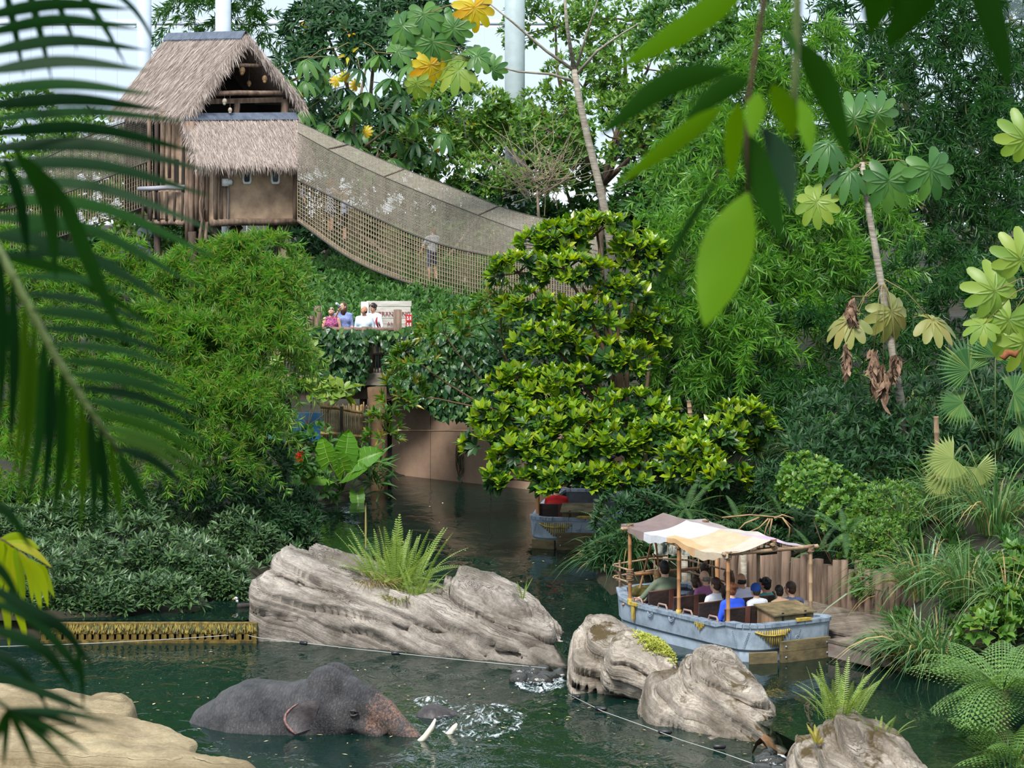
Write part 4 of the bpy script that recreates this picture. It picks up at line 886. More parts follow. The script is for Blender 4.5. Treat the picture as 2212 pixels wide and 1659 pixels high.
# 3 glossy broadleaf tree in the centre
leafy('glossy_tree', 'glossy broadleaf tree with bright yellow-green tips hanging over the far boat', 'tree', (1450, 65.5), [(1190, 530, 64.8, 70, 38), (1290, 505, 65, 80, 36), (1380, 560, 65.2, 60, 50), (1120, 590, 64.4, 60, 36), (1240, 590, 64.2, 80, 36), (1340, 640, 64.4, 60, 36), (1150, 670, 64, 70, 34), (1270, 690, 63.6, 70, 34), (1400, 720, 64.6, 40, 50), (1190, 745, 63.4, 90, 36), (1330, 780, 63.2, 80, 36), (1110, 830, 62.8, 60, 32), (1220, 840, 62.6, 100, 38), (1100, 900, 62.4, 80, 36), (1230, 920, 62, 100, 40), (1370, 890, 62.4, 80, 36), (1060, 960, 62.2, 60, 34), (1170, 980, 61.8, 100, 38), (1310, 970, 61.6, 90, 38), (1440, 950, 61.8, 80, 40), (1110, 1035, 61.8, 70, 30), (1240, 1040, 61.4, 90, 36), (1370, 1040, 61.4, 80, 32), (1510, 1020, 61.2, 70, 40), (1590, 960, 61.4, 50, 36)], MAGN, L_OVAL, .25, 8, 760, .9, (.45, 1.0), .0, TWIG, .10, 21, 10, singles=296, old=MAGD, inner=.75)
leafy('glossy_tree', 'long glossy branch reaching out towards the railing visitors', 'tree', (1440, 66.2), [(1040, 700, 65.5, 60, 40), (960, 720, 66, 60, 35), (900, 780, 66, 50, 40), (870, 850, 66, 45, 50), (830, 930, 66.5, 35, 55), (1080, 660, 65, 60, 45)], leafmat('glossy_leaf_green', [(46, 92, 28), (64, 116, 34), (92, 132, 40), (54, 100, 32), (150, 140, 46)], .3, .38), L_LANC, .24, 9, 150, .8, (.5, 1.1), .05, TWIG, .05, 22, 5, singles=290)
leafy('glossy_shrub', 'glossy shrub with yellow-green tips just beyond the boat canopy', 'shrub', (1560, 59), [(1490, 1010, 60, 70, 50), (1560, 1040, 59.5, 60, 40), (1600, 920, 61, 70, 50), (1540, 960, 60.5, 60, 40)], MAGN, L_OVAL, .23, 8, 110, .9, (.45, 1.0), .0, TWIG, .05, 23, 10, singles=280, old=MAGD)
# 4 fine bamboo mound on the far left bank
leafy('bamboo_mound', 'billowing fine-leaved bamboo mound in front of the hut', 'bamboo', (480, 66), [(560, 570, 66, 80, 60), (470, 590, 66, 90, 60), (580, 650, 65, 60, 75), (510, 680, 65, 100, 80), (410, 660, 65.5, 90, 90), (560, 770, 64, 90, 90), (450, 790, 64, 110, 100), (360, 760, 64.5, 90, 100), (510, 890, 63, 90, 90), (400, 910, 63, 110, 90), (585, 730, 65.5, 45, 65), (300, 640, 66, 80, 70)], BAMF, L_BAMB, .20, 8, 6400, .1, (.5, 1.4), .25, CULM, .04, 31, 14, jit=.4, spray=.5)
leafy('bamboo_mound', 'shaded fine-leaved bamboo behind the hanging palm fronds', 'bamboo', (180, 66), [(230, 600, 66, 100, 70), (100, 640, 66, 110, 80), (0, 600, 67, 90, 90), (260, 740, 65, 110, 100), (130, 770, 65, 110, 100), (10, 740, 66, 90, 110), (260, 880, 63.5, 110, 100), (120, 920, 63.5, 120, 100), (-10, 880, 64, 90, 120), (330, 1000, 62, 110, 80), (180, 1040, 62, 120, 70), (30, 1040, 62, 110, 80), (480, 980, 62.5, 80, 70)], BAMF, L_BAMB, .20, 7, 4800, .1, (.5, 1.4), .25, CULM, .04, 32, 10, jit=.4, spray=.5)
leafy('dark_thicket', 'dark thicket in the shade between the bamboo mound and the canal', 'bush', (520, 65), [(560, 900, 64.5, 60, 70), (560, 1010, 64, 70, 60), (480, 1060, 62.5, 80, 50), (620, 1100, 64.5, 70, 45), (560, 1130, 63, 90, 50)], BGDK, L_LANC, .2, 6, 620, .5, (.6, 1.3), .1, TWIG, .04, 33, 10)
# 5 low shrubs along the left bank
for i, (px, py, Y, rx, ry, lb) in enumerate([(170, 1215, 57.2, 90, 70, 'low whorled-leaf shrub nearest the weir end'), (290, 1190, 58.2, 90, 80, 'low whorled-leaf shrub under the palm leaflet tips'), (400, 1215, 58.0, 80, 75, 'pale-leaved bank shrub leaning over the still canal'), (480, 1262, 57.6, 55, 45, 'small bank shrub trailing into the water beside the diving bird'), (340, 1285, 56.2, 90, 45, 'bushy bank shrub dipping into the water above the weir'), (200, 1298, 55.9, 95, 45, 'bank shrub with grey-green leaves behind the weir crest'), (520, 1160, 62, 70, 60, 'shaded bank shrub with slim leaves beyond the pale one'), (610, 1160, 63.5, 70, 45, 'farthest bank shrub at the narrows of the canal'), (90, 1260, 56.0, 80, 85, 'bank shrub half hidden by yellow bamboo leaves'), (40, 1150, 60.5, 90, 50, 'upper bank shrub nearest the picture edge under the palm'), (160, 1120, 61, 90, 50, 'upper bank shrub below the hanging palm tips'), (280, 1100, 61.5, 80, 45, 'upper bank shrub beneath the shaded bamboo'), (20, 1290, 55.6, 60, 50, 'waterside shrub at the picture edge behind the weir')]):
    leafy('bank_shrub', lb, 'shrub', (px, Y + .4), [(px, py, Y, rx, ry), (px - rx * .5, py + ry * .35, Y - .2, rx * .6, ry * .6), (px + rx * .5, py + ry * .3, Y - .2, rx * .6, ry * .6)], SHRB, L_LANC, .19, 7, 190, .8, (.6, 1.3), .05, TWIG, .02, 40 + i, 8, group='low shrubs on the canal bank')

# ------------------------------------------------------------------ hut on stilts
HE1, HE2, HO = Vector((.87, .493, 0)), Vector((-.493, .87, 0)), Vector(((463 - 1106) / F * 88, 88, 0))
def hp(px, py, b):
    k = (px - 1106) / F; a = (k * (HO.y + HE2.y * b) - HO.x - HE2.x * b) / (HE1.x - HE1.y * k)
    q = HO + HE1 * a + HE2 * b; return Vector((q.x, q.y, H - (py - YH) / F * q.y))
def hab(px, b):
    q = hp(px, 0, b) - HO; return q.dot(HE1)
def hl(a, b, z): q = HO + HE1 * a + HE2 * b; return Vector((q.x, q.y, z))
M_thatch = leafmat('thatch_straw', [(186, 172, 164), (158, 144, 138), (202, 190, 182), (138, 124, 118), (176, 162, 154)], 0.85, 0.0, 0.2)
M_thatchb = plain('thatch_base', (160, 146, 138), 0.9, c2=(120, 108, 102), scale=14, bump=0.6)
M_flash = plain('roof_felt', (98, 108, 124), 0.6, c2=(72, 80, 96), scale=5)
M_plaster = plain('mud_plaster', (178, 152, 128), 0.9, c2=(116, 94, 80), scale=1.7, bump=0.35, contrast=(.3, .62))
M_log = plain('grey_log', (142, 120, 104), 0.85, c2=(84, 68, 58), scale=7, bump=0.6, stretch=(1, 1, .18), rnd=.12)
M_logd = plain('dark_log', (84, 70, 60), 0.85, c2=(46, 38, 34), scale=7, bump=0.5, stretch=(1, 1, .18), rnd=.12)
M_darkin = plain('dark_interior', (40, 34, 30), 0.9)  # gloom put into the colour: hut inside, small window, tunnel slit
M_white = plain('white_plastic', (214, 218, 220), 0.4)
M_black = plain('black_plastic', (24, 25, 28), 0.35)
M_glassd = plain('dark_pane', (30, 32, 34), 0.12, spec=.6)
hut = empty('stilt_hut', hp(463, 600, .5), 'thatched hut on stilts with a lower thatched annexe and two oval portholes', 'hut')
def straw(P0, P1, P2, P3, n, L, seed, lift=.02, name='straw', wid=.5):
    """straw over the quad P0 P1 (top edge) P3 P2 (bottom edge), lying down the slope"""
    rng = np.random.default_rng(seed); u, v = rng.random((n, 1)), rng.random((n, 1)) ** .9
    a, b, c, d = [np.array(p) for p in (P0, P1, P2, P3)]; top = a + (b - a) * u; bot = c + (d - c) * u; P = top + (bot - top) * v
    dn = norm((bot - top)); nr = norm(np.cross(b - a, c - a)); nr = np.where(nr[2] < 0, -nr, nr); D = norm(dn + .10 * rng.normal(size=(n, 3)) + nr * rng.uniform(-.02, .12, (n, 1)))
    vt = scatter(leaf_tpl(0.03, 2, .2, .05, .3), P + nr * lift * rng.random((n, 1)), D, np.tile(nr, (n, 1)) + .5 * rng.normal(size=(n, 3)), L * rng.uniform(.6, 1.2, n), np.full(n, wid))
    return vt
def fringe(A, B, n, L, seed, dn=(0, 0, -1), jit=.2):
    rng = np.random.default_rng(seed); t = rng.random((n, 1)); A, B = np.array(A), np.array(B); P = A + (B - A) * t + .05 * rng.normal(size=(n, 3)); D = norm(np.array(dn) + jit * rng.normal(size=(n, 3)))
    return scatter(leaf_tpl(0.035, 2, .2, .0, .3), P, D, rdir(n, rng), L * rng.uniform(.5, 1.2, n), np.full(n, .8))
def thick(m, P, t, mi=0):
    P = [Vector(p) for p in P]; n_ = (P[1] - P[0]).cross(P[3] - P[0]).normalized()
    if n_.z < 0: n_ = -n_
    m.hexa([p - n_ * t for p in P] + P, mi)
# main roof
bF = 0.9; apex = hp(531, 74, bF); aA = (apex - HO).dot(HE1); eL = hp(404, 240, bF); aL = (eL - HO).dot(HE1); eR = hp(656, 226, bF); aR = (eR - HO).dot(HE1)
LB = 5.2
ridgeB = hl(aA - .1, bF + LB, apex.z); eLB = hl(aL, bF + LB + .1, eL.z - .02); eRB = hl(aR, bF + LB, eR.z)
roof = MB(); thick(roof, [apex, ridgeB, eLB, eL], .16); thick(roof, [apex, ridgeB, eRB, eR], .16)
ro = roof.build('roof', M_thatchb, hut)
foliage('straw', join_vt([straw(apex, ridgeB, eL, eLB, 7600, .44, 1), straw(apex, ridgeB, eR, eRB, 2500, .42, 2), fringe(eL, eLB, 900, .34, 3, (-.3, -.2, -1)), fringe(apex, eL, 1100, .36, 4, (.25, -.15, -1)), fringe(apex, eR, 1200, .36, 5, (.35, -.1, -1)), fringe(eR, eRB, 200, .3, 6)]), M_thatch, ro)
m = MB(); rdv = Vector((0, 0, .10)); up = (apex - ridgeB).normalized(); dl = (eL - apex).normalized() * .22; dr = (eR - apex).normalized() * .22
m.grid([[apex + dl + rdv * .6, ridgeB + dl + rdv * .6], [apex + rdv, ridgeB + rdv], [apex + dr + rdv * .6, ridgeB + dr + rdv * .6]]); m.grid([[apex + dl + rdv * .3, ridgeB + dl + rdv * .3], [apex + rdv * .6, ridgeB + rdv * .6], [apex + dr + rdv * .3, ridgeB + dr + rdv * .3]], flip=True)
m.build('ridge_felt', M_flash, hut)
# body of the main hut
zf = hp(463, 480, 0).z; zw = eL.z + .15
def wallq(name, mat, a0, b0, a1, b1, z0, z1, t=.07):
    p, q = hl(a0, b0, 0), hl(a1, b1, 0); c = (p + q) / 2; d = (q - p); x = d.normalized(); y = Vector((-x.y, x.x, 0)); m = MB(); m.box((c.x, c.y, (z0 + z1) / 2), (d.length / 2, t / 2, (z1 - z0) / 2), frame3(x, y, Vector((0, 0, 1)))); return m.build(name, mat, hut)
aLw = hab(408, 1.3); aRw = hab(622, 1.3)
zg = hp(520, 262, 1.3).z
wallq('wall', M_plaster, aLw, 1.35, aLw, 3.2, zf, zw)
wallq('wall', M_plaster, aLw, 1.35, 0.0, 1.35, zf, zg)
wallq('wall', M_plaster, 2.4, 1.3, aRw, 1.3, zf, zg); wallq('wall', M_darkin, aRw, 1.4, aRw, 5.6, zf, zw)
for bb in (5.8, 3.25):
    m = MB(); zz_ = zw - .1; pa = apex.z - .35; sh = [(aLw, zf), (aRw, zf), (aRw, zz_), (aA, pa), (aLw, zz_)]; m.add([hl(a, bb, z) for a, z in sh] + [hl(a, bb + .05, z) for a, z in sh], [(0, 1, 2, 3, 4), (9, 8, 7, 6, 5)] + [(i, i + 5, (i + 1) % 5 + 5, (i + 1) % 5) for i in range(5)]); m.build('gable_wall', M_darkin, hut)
m = MB(); m.hexa([hl(aLw, 1.3, zf - .14), hl(aRw, 1.3, zf - .14), hl(aRw, 5.9, zf - .14), hl(aLw, 5.9, zf - .14), hl(aLw, 1.3, zf), hl(aRw, 1.3, zf), hl(aRw, 5.9, zf), hl(aLw, 5.9, zf)]); m.build('floor', M_logd, hut)
def hlog(name, p, q, r, mat=M_log, par=None, k=8, bow=.02):
    m = MB(); p, q = Vector(p), Vector(q); m.tube([p, p.lerp(q, .33) + Vector((bow * .5, 0, bow)), p.lerp(q, .66) - Vector((bow * .4, 0, 0)), q], [r * 1.05, r, r * .97, r * .92], k); return m.build(name, mat, par or hut, True)
# gable beams and posts
hlog('beam', hp(500, 143, 1.0), hp(578, 141, 1.0), .055); hlog('beam', hp(452, 203, 1.0), hp(622, 200, 1.0), .07)
m = MB(); p0, p1 = hp(440, 218, 1.15), hp(612, 214, 1.15); m.hexa([p0 + Vector((0, 0, -.09)), p1 + Vector((0, 0, -.09)), p1 + HE2 * .06 + Vector((0, 0, -.09)), p0 + HE2 * .06 + Vector((0, 0, -.09)), p0 + Vector((0, 0, .05)), p1 + Vector((0, 0, .05)), p1 + HE2 * .06 + Vector((0, 0, .05)), p0 + HE2 * .06 + Vector((0, 0, .05))]); m.build('lintel', M_log, hut)
for px, t, b_, r in ((511, 216, 262, .09), (615, 214, 262, .12), (410, 228, 262, .08), (537, 92, 118, .03)): hlog('post', hp(px, t, 1.2), hp(px, b_, 1.2), r)
hlog('rafter', hp(533, 78, 1.05) - Vector((0, 0, .2)), hp(415, 236, 1.05), .06, M_logd); hlog('rafter', hp(533, 78, 1.05) - Vector((0, 0, .2)), hp(646, 222, 1.05), .06, M_logd)
hlog('tie', hp(543, 104, 1.0), hp(558, 103, 1.0), .03)
# annexe: walls, lower roof
wallq('wall', M_plaster, -.02, 0, 2.45, 0, zf, hp(463, 345, 0).z); wallq('wall', M_plaster, 0, 0, 0, 1.3, zf, hp(463, 330, 0).z); wallq('wall', M_plaster, 2.43, 0, 2.43, 1.3, zf, hp(640, 345, 0).z)
tl, tr_, bl, br_ = hp(398, 250, 1.05), hp(640, 248, 1.05), hp(424, 350, -.42), hp(676, 350, -.42)
rf = MB(); thick(rf, [tl, tr_, br_, bl], .14); lo = rf.build('lower_roof', M_thatchb, hut)
foliage('straw', join_vt([straw(tl, tr_, bl, br_, 6600, .42, 11, .04), fringe(bl, br_, 1500, .34, 12, (0, -.25, -1)), fringe(tl, bl, 500, .3, 13, (-.25, -.2, -1)), fringe(tr_, br_, 500, .3, 14, (.3, -.2, -1))]), M_thatch, lo)
m = MB(); s_ = (bl - tl).normalized() * .28; s2 = (br_ - tr_).normalized() * .28; nrm = Vector((0, -.03, .06)); thick(m, [tl + nrm * 1.2, tr_ + nrm * 1.2, tr_ + s2 + nrm, tl + s_ + nrm], .03); m.build('felt_strip', M_flash, hut)
hlog('sill_log', hp(455, 482, -.06), hp(642, 479, -.06), .10)
for px, t, b_, r, bb in ((466, 352, 478, .06, -.06), (478, 350, 478, .05, -.05), (638, 352, 478, .075, -.06), (448, 345, 478, .055, .3), (440, 342, 478, .05, .5), (470, 355, 478, .06, .1), (492, 404, 478, .045, -.05)): hlog('post', hp(px, t, bb), hp(px, b_, bb), r, M_log)
for px in (532.5, 594):
    c = hp(px, 379, -.045); sx, sz = 10.5 * 88.5 / F, 18.5 * 88.5 / F
    def rr(sx, sz, e=5, n=24): return [(sx * math.copysign(abs(cos(2 * pi * i / n)) ** (2 / e), cos(2 * pi * i / n)), sz * math.copysign(abs(sin(2 * pi * i / n)) ** (2 / e), sin(2 * pi * i / n))) for i in range(n)]
    o_, i_ = rr(sx, sz), rr(sx * .66, sz * .76); m = MB(); q = lambda a, z, d: c + HE1 * a + Vector((0, 0, z)) - HE2 * d
    n_ = 24; m.add([q(a, z, -.03) for a, z in o_] + [q(a, z, .035) for a, z in o_] + [q(a, z, .035) for a, z in i_] + [q(a, z, -.03) for a, z in i_], [f for i in range(n_) for j in (i,) for f in ((j, (j + 1) % n_, n_ + (j + 1) % n_, n_ + j), (n_ + j, n_ + (j + 1) % n_, 2 * n_ + (j + 1) % n_, 2 * n_ + j), (2 * n_ + j, 2 * n_ + (j + 1) % n_, 3 * n_ + (j + 1) % n_, 3 * n_ + j))])
    wf = m.build('porthole', M_white, hut); m = MB(); m.add([q(a, z, .008) for a, z in i_], [tuple(range(n_))]); m.build('pane', M_glassd, wf)
cm = MB(); c = hp(488, 394, -.12); cm.tube([c - HE1 * .02 + Vector((0, 0, .10)), c - HE1 * .02 - Vector((0, 0, .10))], .10, 12); cm.tube([c, c + HE1 * .16], .085, 12); co = cm.build('floodlight', M_white, hut, True)
cm = MB(); cm.tube([c + HE1 * .16, c + HE1 * .18], .08, 12); cm.build('lens', M_black, co); hlog('cable', hp(492, 402, -.1), hp(493, 500, -.1), .022, plain('cable_grey', (120, 118, 116), .6))
# left side: poles, panels, ledge, small window
for px, t, bo, r, bb in ((405, 262, 520, .075, .75), (414, 262, 520, .09, .7), (425, 350, 480, .06, .55), (396, 240, 470, .05, 1.36), (352, 240, 400, .06, 2.3), (366, 240, 385, .055, 2.0), (338, 245, 480, .06, 2.6), (322, 250, 480, .05, 2.95)): hlog('pole', hp(px, t, bb), hp(px, bo, bb), r, M_logd if px in (396, 338) else M_log)
for px, t, bo, r, bb in ((434, 395, 535, .045, .35), (447, 385, 530, .05, .3), (441, 430, 530, .04, .45)):
    m = MB(); pts = [hp(px + 3 * sin(i * 1.9), t + (bo - t) * i / 7, bb) for i in range(8)]; m.tube(pts, [r * (.6 + .5 * i / 7) for i in range(8)], 7); m.build('driftwood_post', M_log, hut, True)
wallq('window_dark', M_darkin, aLw - .05, 1.9, aLw - .05, 2.15, hp(360, 395, 2).z, hp(360, 345, 2).z, .03)
hlog('ledge', hp(398, 405, 1.2), hp(300, 408, 3.4), .07, plain('grey_beam', (150, 150, 158), .7)); wallq('wall', M_plaster, aLw - .12, 1.2, aLw - .12, 3.4, zf, hp(360, 415, 2).z)
for i in range(6): hlog('slat', hp(394 - i * 17, 415, 1.05 + .36 * i), hp(394 - i * 17, 478, 1.05 + .36 * i), .04, M_logd)
hlog('sill_log', hp(398, 482, 1.0), hp(318, 480, 3.0), .08)
# stilts and braces down to the ground
for px, t, bo, bb, r, dx in ((614, 486, 640, .2, .12, 2), (470, 486, 640, .3, .10, 4), (414, 500, 660, .7, .12, 6), (600, 486, 640, 1.6, .11, 2), (420, 486, 650, 3.0, .10, 0), (340, 486, 650, 3.0, .10, 0)): q = hp(px + dx, bo, bb); q.z = 1.5; hlog('stilt', hp(px, t, bb), q, r, M_log if px == 614 else M_logd)
for a, b_ in (((455, 490, .4), (485, 560, .9)), ((520, 488, .5), (470, 545, .6)), ((585, 486, .8), (612, 590, .25)), ((500, 490, 1.2), (560, 560, 1.2))): hlog('brace', hp(*a), hp(*b_), .09, M_logd)
# hanging carved masks and skulls in the gable
M_bone = plain('bone', (196, 186, 170), .7, var=.3, scale=12)
M_gourd = plain('gourd', (150, 118, 84), .7, var=.3, scale=10)
def pendant(px, py, b, r, mat, label, top):
    c = hp(px, py, b); root = empty('hanging_ornament', c, label, 'ornament', 'ornaments hanging in the hut gable'); m = MB(); m.ball(c, (r * .8, r * .8, r), 10, 8); m.ball(c - Vector((0, .3 * r, r * .8)), (r * .5, r * .45, r * .5), 8, 6); m.build('body', mat, root, True)
    m = MB(); m.tube([c + Vector((0, 0, r * .8)), hp(px, top, b)], .008, 4); m.build('string', M_logd, root)
pendant(485, 219, .95, .085, M_bone, 'pale skull ornament under the gable beam, higher of two', 206); pendant(497, 238, .95, .075, M_bone, 'pale skull ornament hanging lower beside the other skull', 206)
pendant(523, 152, 1.0, .11, M_gourd, 'brown gourd ornament hanging left of the gable peak', 144); pendant(572, 170, 1.0, .10, M_gourd, 'brown double gourd hanging under the gable on its own', 144); pendant(538, 180, 1.3, .08, M_gourd, 'dim gourd deep inside the gable', 144)

# ------------------------------------------------------------------ net bridge
M_net = plain('rope_net', (188, 172, 146), .85, c2=(148, 132, 110), scale=9)
M_netf = plain('fine_net', (164, 156, 142), .85, c2=(140, 132, 118), scale=9)
M_ropeb = plain('dark_rope', (70, 66, 62), .8)
def curve(pts): 
    xs = [p[0] for p in pts]; ys = [p[1] for p in pts]; return lambda q: catmull(xs, ys, np.asarray(q, float))
def lattice(S, n1, n2, r, mat, name, par):
    """cords along both directions of a surface S(u,v) -> (…,3)"""
    m = MB()
    for i in range(n1 + 1):
        v = np.linspace(0, 1, max(3, min(n2 * 1, 60))); P = S(np.full_like(v, i / n1), v); m.tube(P, r, 3, cap=False)
    for j in range(n2 + 1):
        u = np.linspace(0, 1, max(3, min(n1, 60))); P = S(u, np.full_like(u, j / n2)); m.tube(P, r, 3, cap=False)
    return m.build(name, mat, par, False, kind='stuff')
def strip(c1, Y1, c2, Y2, x0, x1, dx=0, sag=0.0):
    def S(u, v):
        px = x0 + (x1 - x0) * u; a = Wn(px, c1(px), Y1(px)); b = Wn(px + dx, c2(px + dx), Y2(px + dx)); P = a + (b - a) * v[:, None]; P[:, 2] -= sag * np.sin(pi * v); return P
    return S
br = empty('net_bridge', W(900, 700, 85), 'rope-net suspension bridge sloping down from the hut into the trees', 'bridge')
YN = lambda q: 88.6 - (np.asarray(q, float) - 645) / 605 * 5.5
YFq = lambda q: YN(q) + 1.25
NB = curve([(640, 476), (760, 560), (900, 617), (1050, 655), (1150, 672), (1300, 690)]); NR = curve([(640, 388), (760, 446), (930, 521), (1100, 561), (1200, 580), (1300, 592)])
NT = curve([(640, 285), (760, 350), (900, 412), (1000, 452), (1100, 490), (1300, 545)]); FT = curve([(640, 262), (750, 312), (870, 364), (1000, 414), (1100, 453), (1250, 486), (1300, 494)])
FB = lambda q: NB(q) - 12; FR = lambda q: NR(q) - 14
Ym = lambda q: YN(q) + .35
lattice(strip(NB, YN, NR, lambda q: YN(q) - .12, 643, 1290, 0, 0), 118, 11, .0115, M_net, 'lower_net', br)
lattice(strip(NR, lambda q: YN(q) - .12, NT, Ym, 643, 1290), 210, 28, .0085, M_netf, 'upper_net', br)
lattice(strip(NT, Ym, FT, YFq, 643, 1290), 210, 18, .0085, M_netf, 'roof_net', br)
lattice(strip(FB, YFq, FR, YFq, 643, 1290), 110, 11, .0115, M_net, 'far_net', br)
lattice(strip(FR, YFq, FT, YFq, 643, 1290), 190, 20, .0085, M_netf, 'far_upper_net', br)
lattice(strip(NB, YN, FB, YFq, 643, 1290), 118, 10, .012, M_net, 'floor_net', br)
fl = MB(); ST = strip(lambda q: NB(q) - 3, lambda q: YN(q) + .35, lambda q: NB(q) - 8, lambda q: YN(q) + .9, 643, 1290); 
for (c, Yc, r) in ((NB, YN, .03), (NR, lambda q: YN(q) - .12, .022), (NT, Ym, .016), (FT, YFq, .02), (FR, YFq, .02), (FB, YFq, .03)):
    m = MB(); q = np.linspace(643, 1290, 40); m.tube(Wn(q, c(q), Yc(q)), r, 5); m.build('rope', M_ropeb, br, True)
for px in (708, 830, 1034, 1200):
    m = MB(); a = Wn(px, NT(px), Ym(px)); b = Wn(px + 44, FT(px + 44), YFq(px + 44)); m.tube([a, b], .028, 6); m.build('spreader_bar', M_logd, br, True)
br2 = empty('net_bridge', W(150, 560, 94), 'net bridge on the palm side of the hut, half hidden by fronds', 'bridge')
Ya = lambda q: 91.5 + (330 - np.asarray(q, float)) / 380 * 4.5
nb2 = curve([(-60, 560), (100, 520), (330, 440)]); nr2 = curve([(-60, 470), (100, 430), (330, 345)]); nt2 = curve([(-60, 380), (100, 340), (200, 290), (330, 245)])
lattice(strip(nb2, Ya, nr2, Ya, -60, 330), 70, 9, .012, M_net, 'lower_net', br2); lattice(strip(nr2, Ya, nt2, lambda q: Ya(q) + .5, -60, 330), 120, 24, .009, M_netf, 'upper_net', br2); lattice(strip(lambda q: nb2(q) - 12, lambda q: Ya(q) + 1.2, lambda q: nt2(q) - 12, lambda q: Ya(q) + 1.2, -60, 330), 100, 26, .009, M_netf, 'far_net', br2)
for c in (nb2, nr2, nt2):
    m = MB(); q = np.linspace(-60, 330, 20); m.tube(Wn(q, c(q), Ya(q) + (.5 if c is nt2 else 0)), .025, 5); m.build('rope', M_ropeb, br2, True)

# ------------------------------------------------------------------ landing platform, tunnel wall, fence, sign
YP = 74.0
zd = W(0, 806, YP).z
M_deck = plain('deck_board', (150, 140, 128), .85, c2=(104, 96, 86), scale=6, bump=.4, stretch=(.3, 1, 1), rnd=.1)
pf = empty('landing_platform', W(720, 1000, YP + 1), 'raised timber platform where four visitors stand behind a vine-covered rail', 'platform')
x0, x1 = W(520, 0, YP).x, W(960, 0, YP).x
bm_ = MB(); bm_.box((0, 0, 0), ((x1 - x0) / 2, .095, .05)); bme2 = bm_.mesh('deck_plank', M_deck)
for i in range(14): o = link('deck_plank', bme2, pf); o.location = ((x0 + x1) / 2, YP + .1 + i * .2, zd - .05)
m = MB(); m.box(((x0 + x1) / 2, YP - .03, zd - .14), ((x1 - x0) / 2, .04, .13)); m.build('edge_board', M_deck, pf)
m = MB(); m.box(((x0 + x1) / 2, YP + .25, zd - .42), ((x1 - x0) / 2, .14, .18)); m.build('beam', M_logd, pf)
def plog(name, px, t, b, Y, r, mat, par): p, q = W(px, t, Y), W(px, b, Y); return hlog(name, q, p, r, mat, par)
for px in (560, 620, 784): hlog('support', (W(px, 0, YP).x, YP + .3, -.3 if px > 700 else .2), (W(px, 0, YP).x, YP + .3, zd - .2), .09, M_logd, pf)
for px, t, r in ((687, 661, .10), (671, 682, .08), (793, 706, .14), (859, 669, .10), (565, 700, .08)): hlog('rail_post', (W(px, 0, YP).x, YP + .1, zd), W(px, t, YP + .1), r, M_log, pf)
hlog('handrail', W(560, 712, YP + .1), W(905, 712, YP + .1), .05, M_log, pf)
hlog('handrail', W(560, 765, YP + .1), W(905, 765, YP + .1), .04, M_log, pf)
M_stick = plain('stick', (156, 140, 112), .8, c2=(110, 94, 70), scale=6, rnd=.15)
for i in range(52): hlog('baluster', W(566 + i * 6.6, 805, YP + .1), W(566 + i * 6.6 + random.uniform(-2, 2), 714, YP + .1), .017, M_stick, pf, 5)
M_teal = plain('teal_panel', (44, 84, 104), .6, var=.2)
m = MB(); m.box((W(640, 0, YP).x, YP + .28, W(0, 790, YP).z), (.95, .03, .18)); m.build('teal_panel', M_teal, pf); m = MB(); m.box((W(790, 0, YP).x, YP + .28, W(0, 780, YP).z), (.6, .03, .18)); m.build('teal_panel', M_teal, pf)
# tunnel wall in plaster panels with pillar
M_conc = plain('ochre_render', (164, 136, 116), .9, c2=(112, 90, 74), scale=.9, bump=.25, contrast=(.25, .65))
M_conc2 = plain('ochre_pillar', (118, 90, 62), .9, c2=(72, 56, 42), scale=1.6, bump=.3)
tw = empty('tunnel_wall', G(980, 1040), None, None, None, 'structure'); tw['label'] = 'plastered canal wall under the platform'
pts = [G(846, 1024), G(930, 1034), G(1060, 1048), G(1180, 1062), G(1320, 1078)]
for i, (a, b) in enumerate(zip(pts[:-1], pts[1:])):
    d = (b - a).normalized(); nn = Vector((-d.y, d.x, 0)); a2, b2 = a - d * .03, b + d * .03; zt = 2.35
    m = MB(); hh = lambda z: [p + Vector((0, 0, z)) for p in (a2 + d * .04, b2 - d * .04, b2 + nn * .4, a2 + nn * .4)]; m.hexa(hh(-.9) + hh(zt)); m.build('wall_panel', M_conc, tw)
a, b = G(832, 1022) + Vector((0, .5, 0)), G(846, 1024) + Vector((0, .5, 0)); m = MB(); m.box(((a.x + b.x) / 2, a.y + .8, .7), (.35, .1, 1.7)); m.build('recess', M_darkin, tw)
pc = G(818, 1058); m = MB(); m.tube([(pc.x, pc.y, -.9), (pc.x + .02, pc.y, .6), (pc.x, pc.y, 1.4), (pc.x - .04, pc.y, 2.3)], [.20, .19, .19, .22], 10); m.build('pillar', M_conc2, tw, True)
# sign
sg = empty('plank_sign', W(835, 806, 75.6), 'whitewashed plank sign with dark red lettering behind the visitors', 'sign')
M_wood_w = plain('whitewash', (206, 204, 198), .8, c2=(166, 160, 150), scale=8, stretch=(.25, 1, 1), bump=.3, rnd=.06)
for i in range(5):
    py = 656 + i * 12.5; a, b = W(792, py, 75.6), W(889 - (i % 2) * 2, py, 75.6); m = MB(); m.box((a + b) / 2, ((b.x - a.x) / 2, .02, .062)); m.build('plank', M_wood_w, sg)
m = MB(); m.box(W(788, 700, 75.55), (.09, .03, .52)); m.build('post', plain('white_paint', (222, 220, 214), .6), sg)
for px in (800, 880): hlog('leg', (W(px, 0, 75.7).x, 75.7, zd - .05), W(px, 655, 75.7), .04, M_logd, sg)
M_ink = plain('red_ink', (132, 52, 56), .8); M_red = plain('red_plaque', (196, 44, 48), .5)
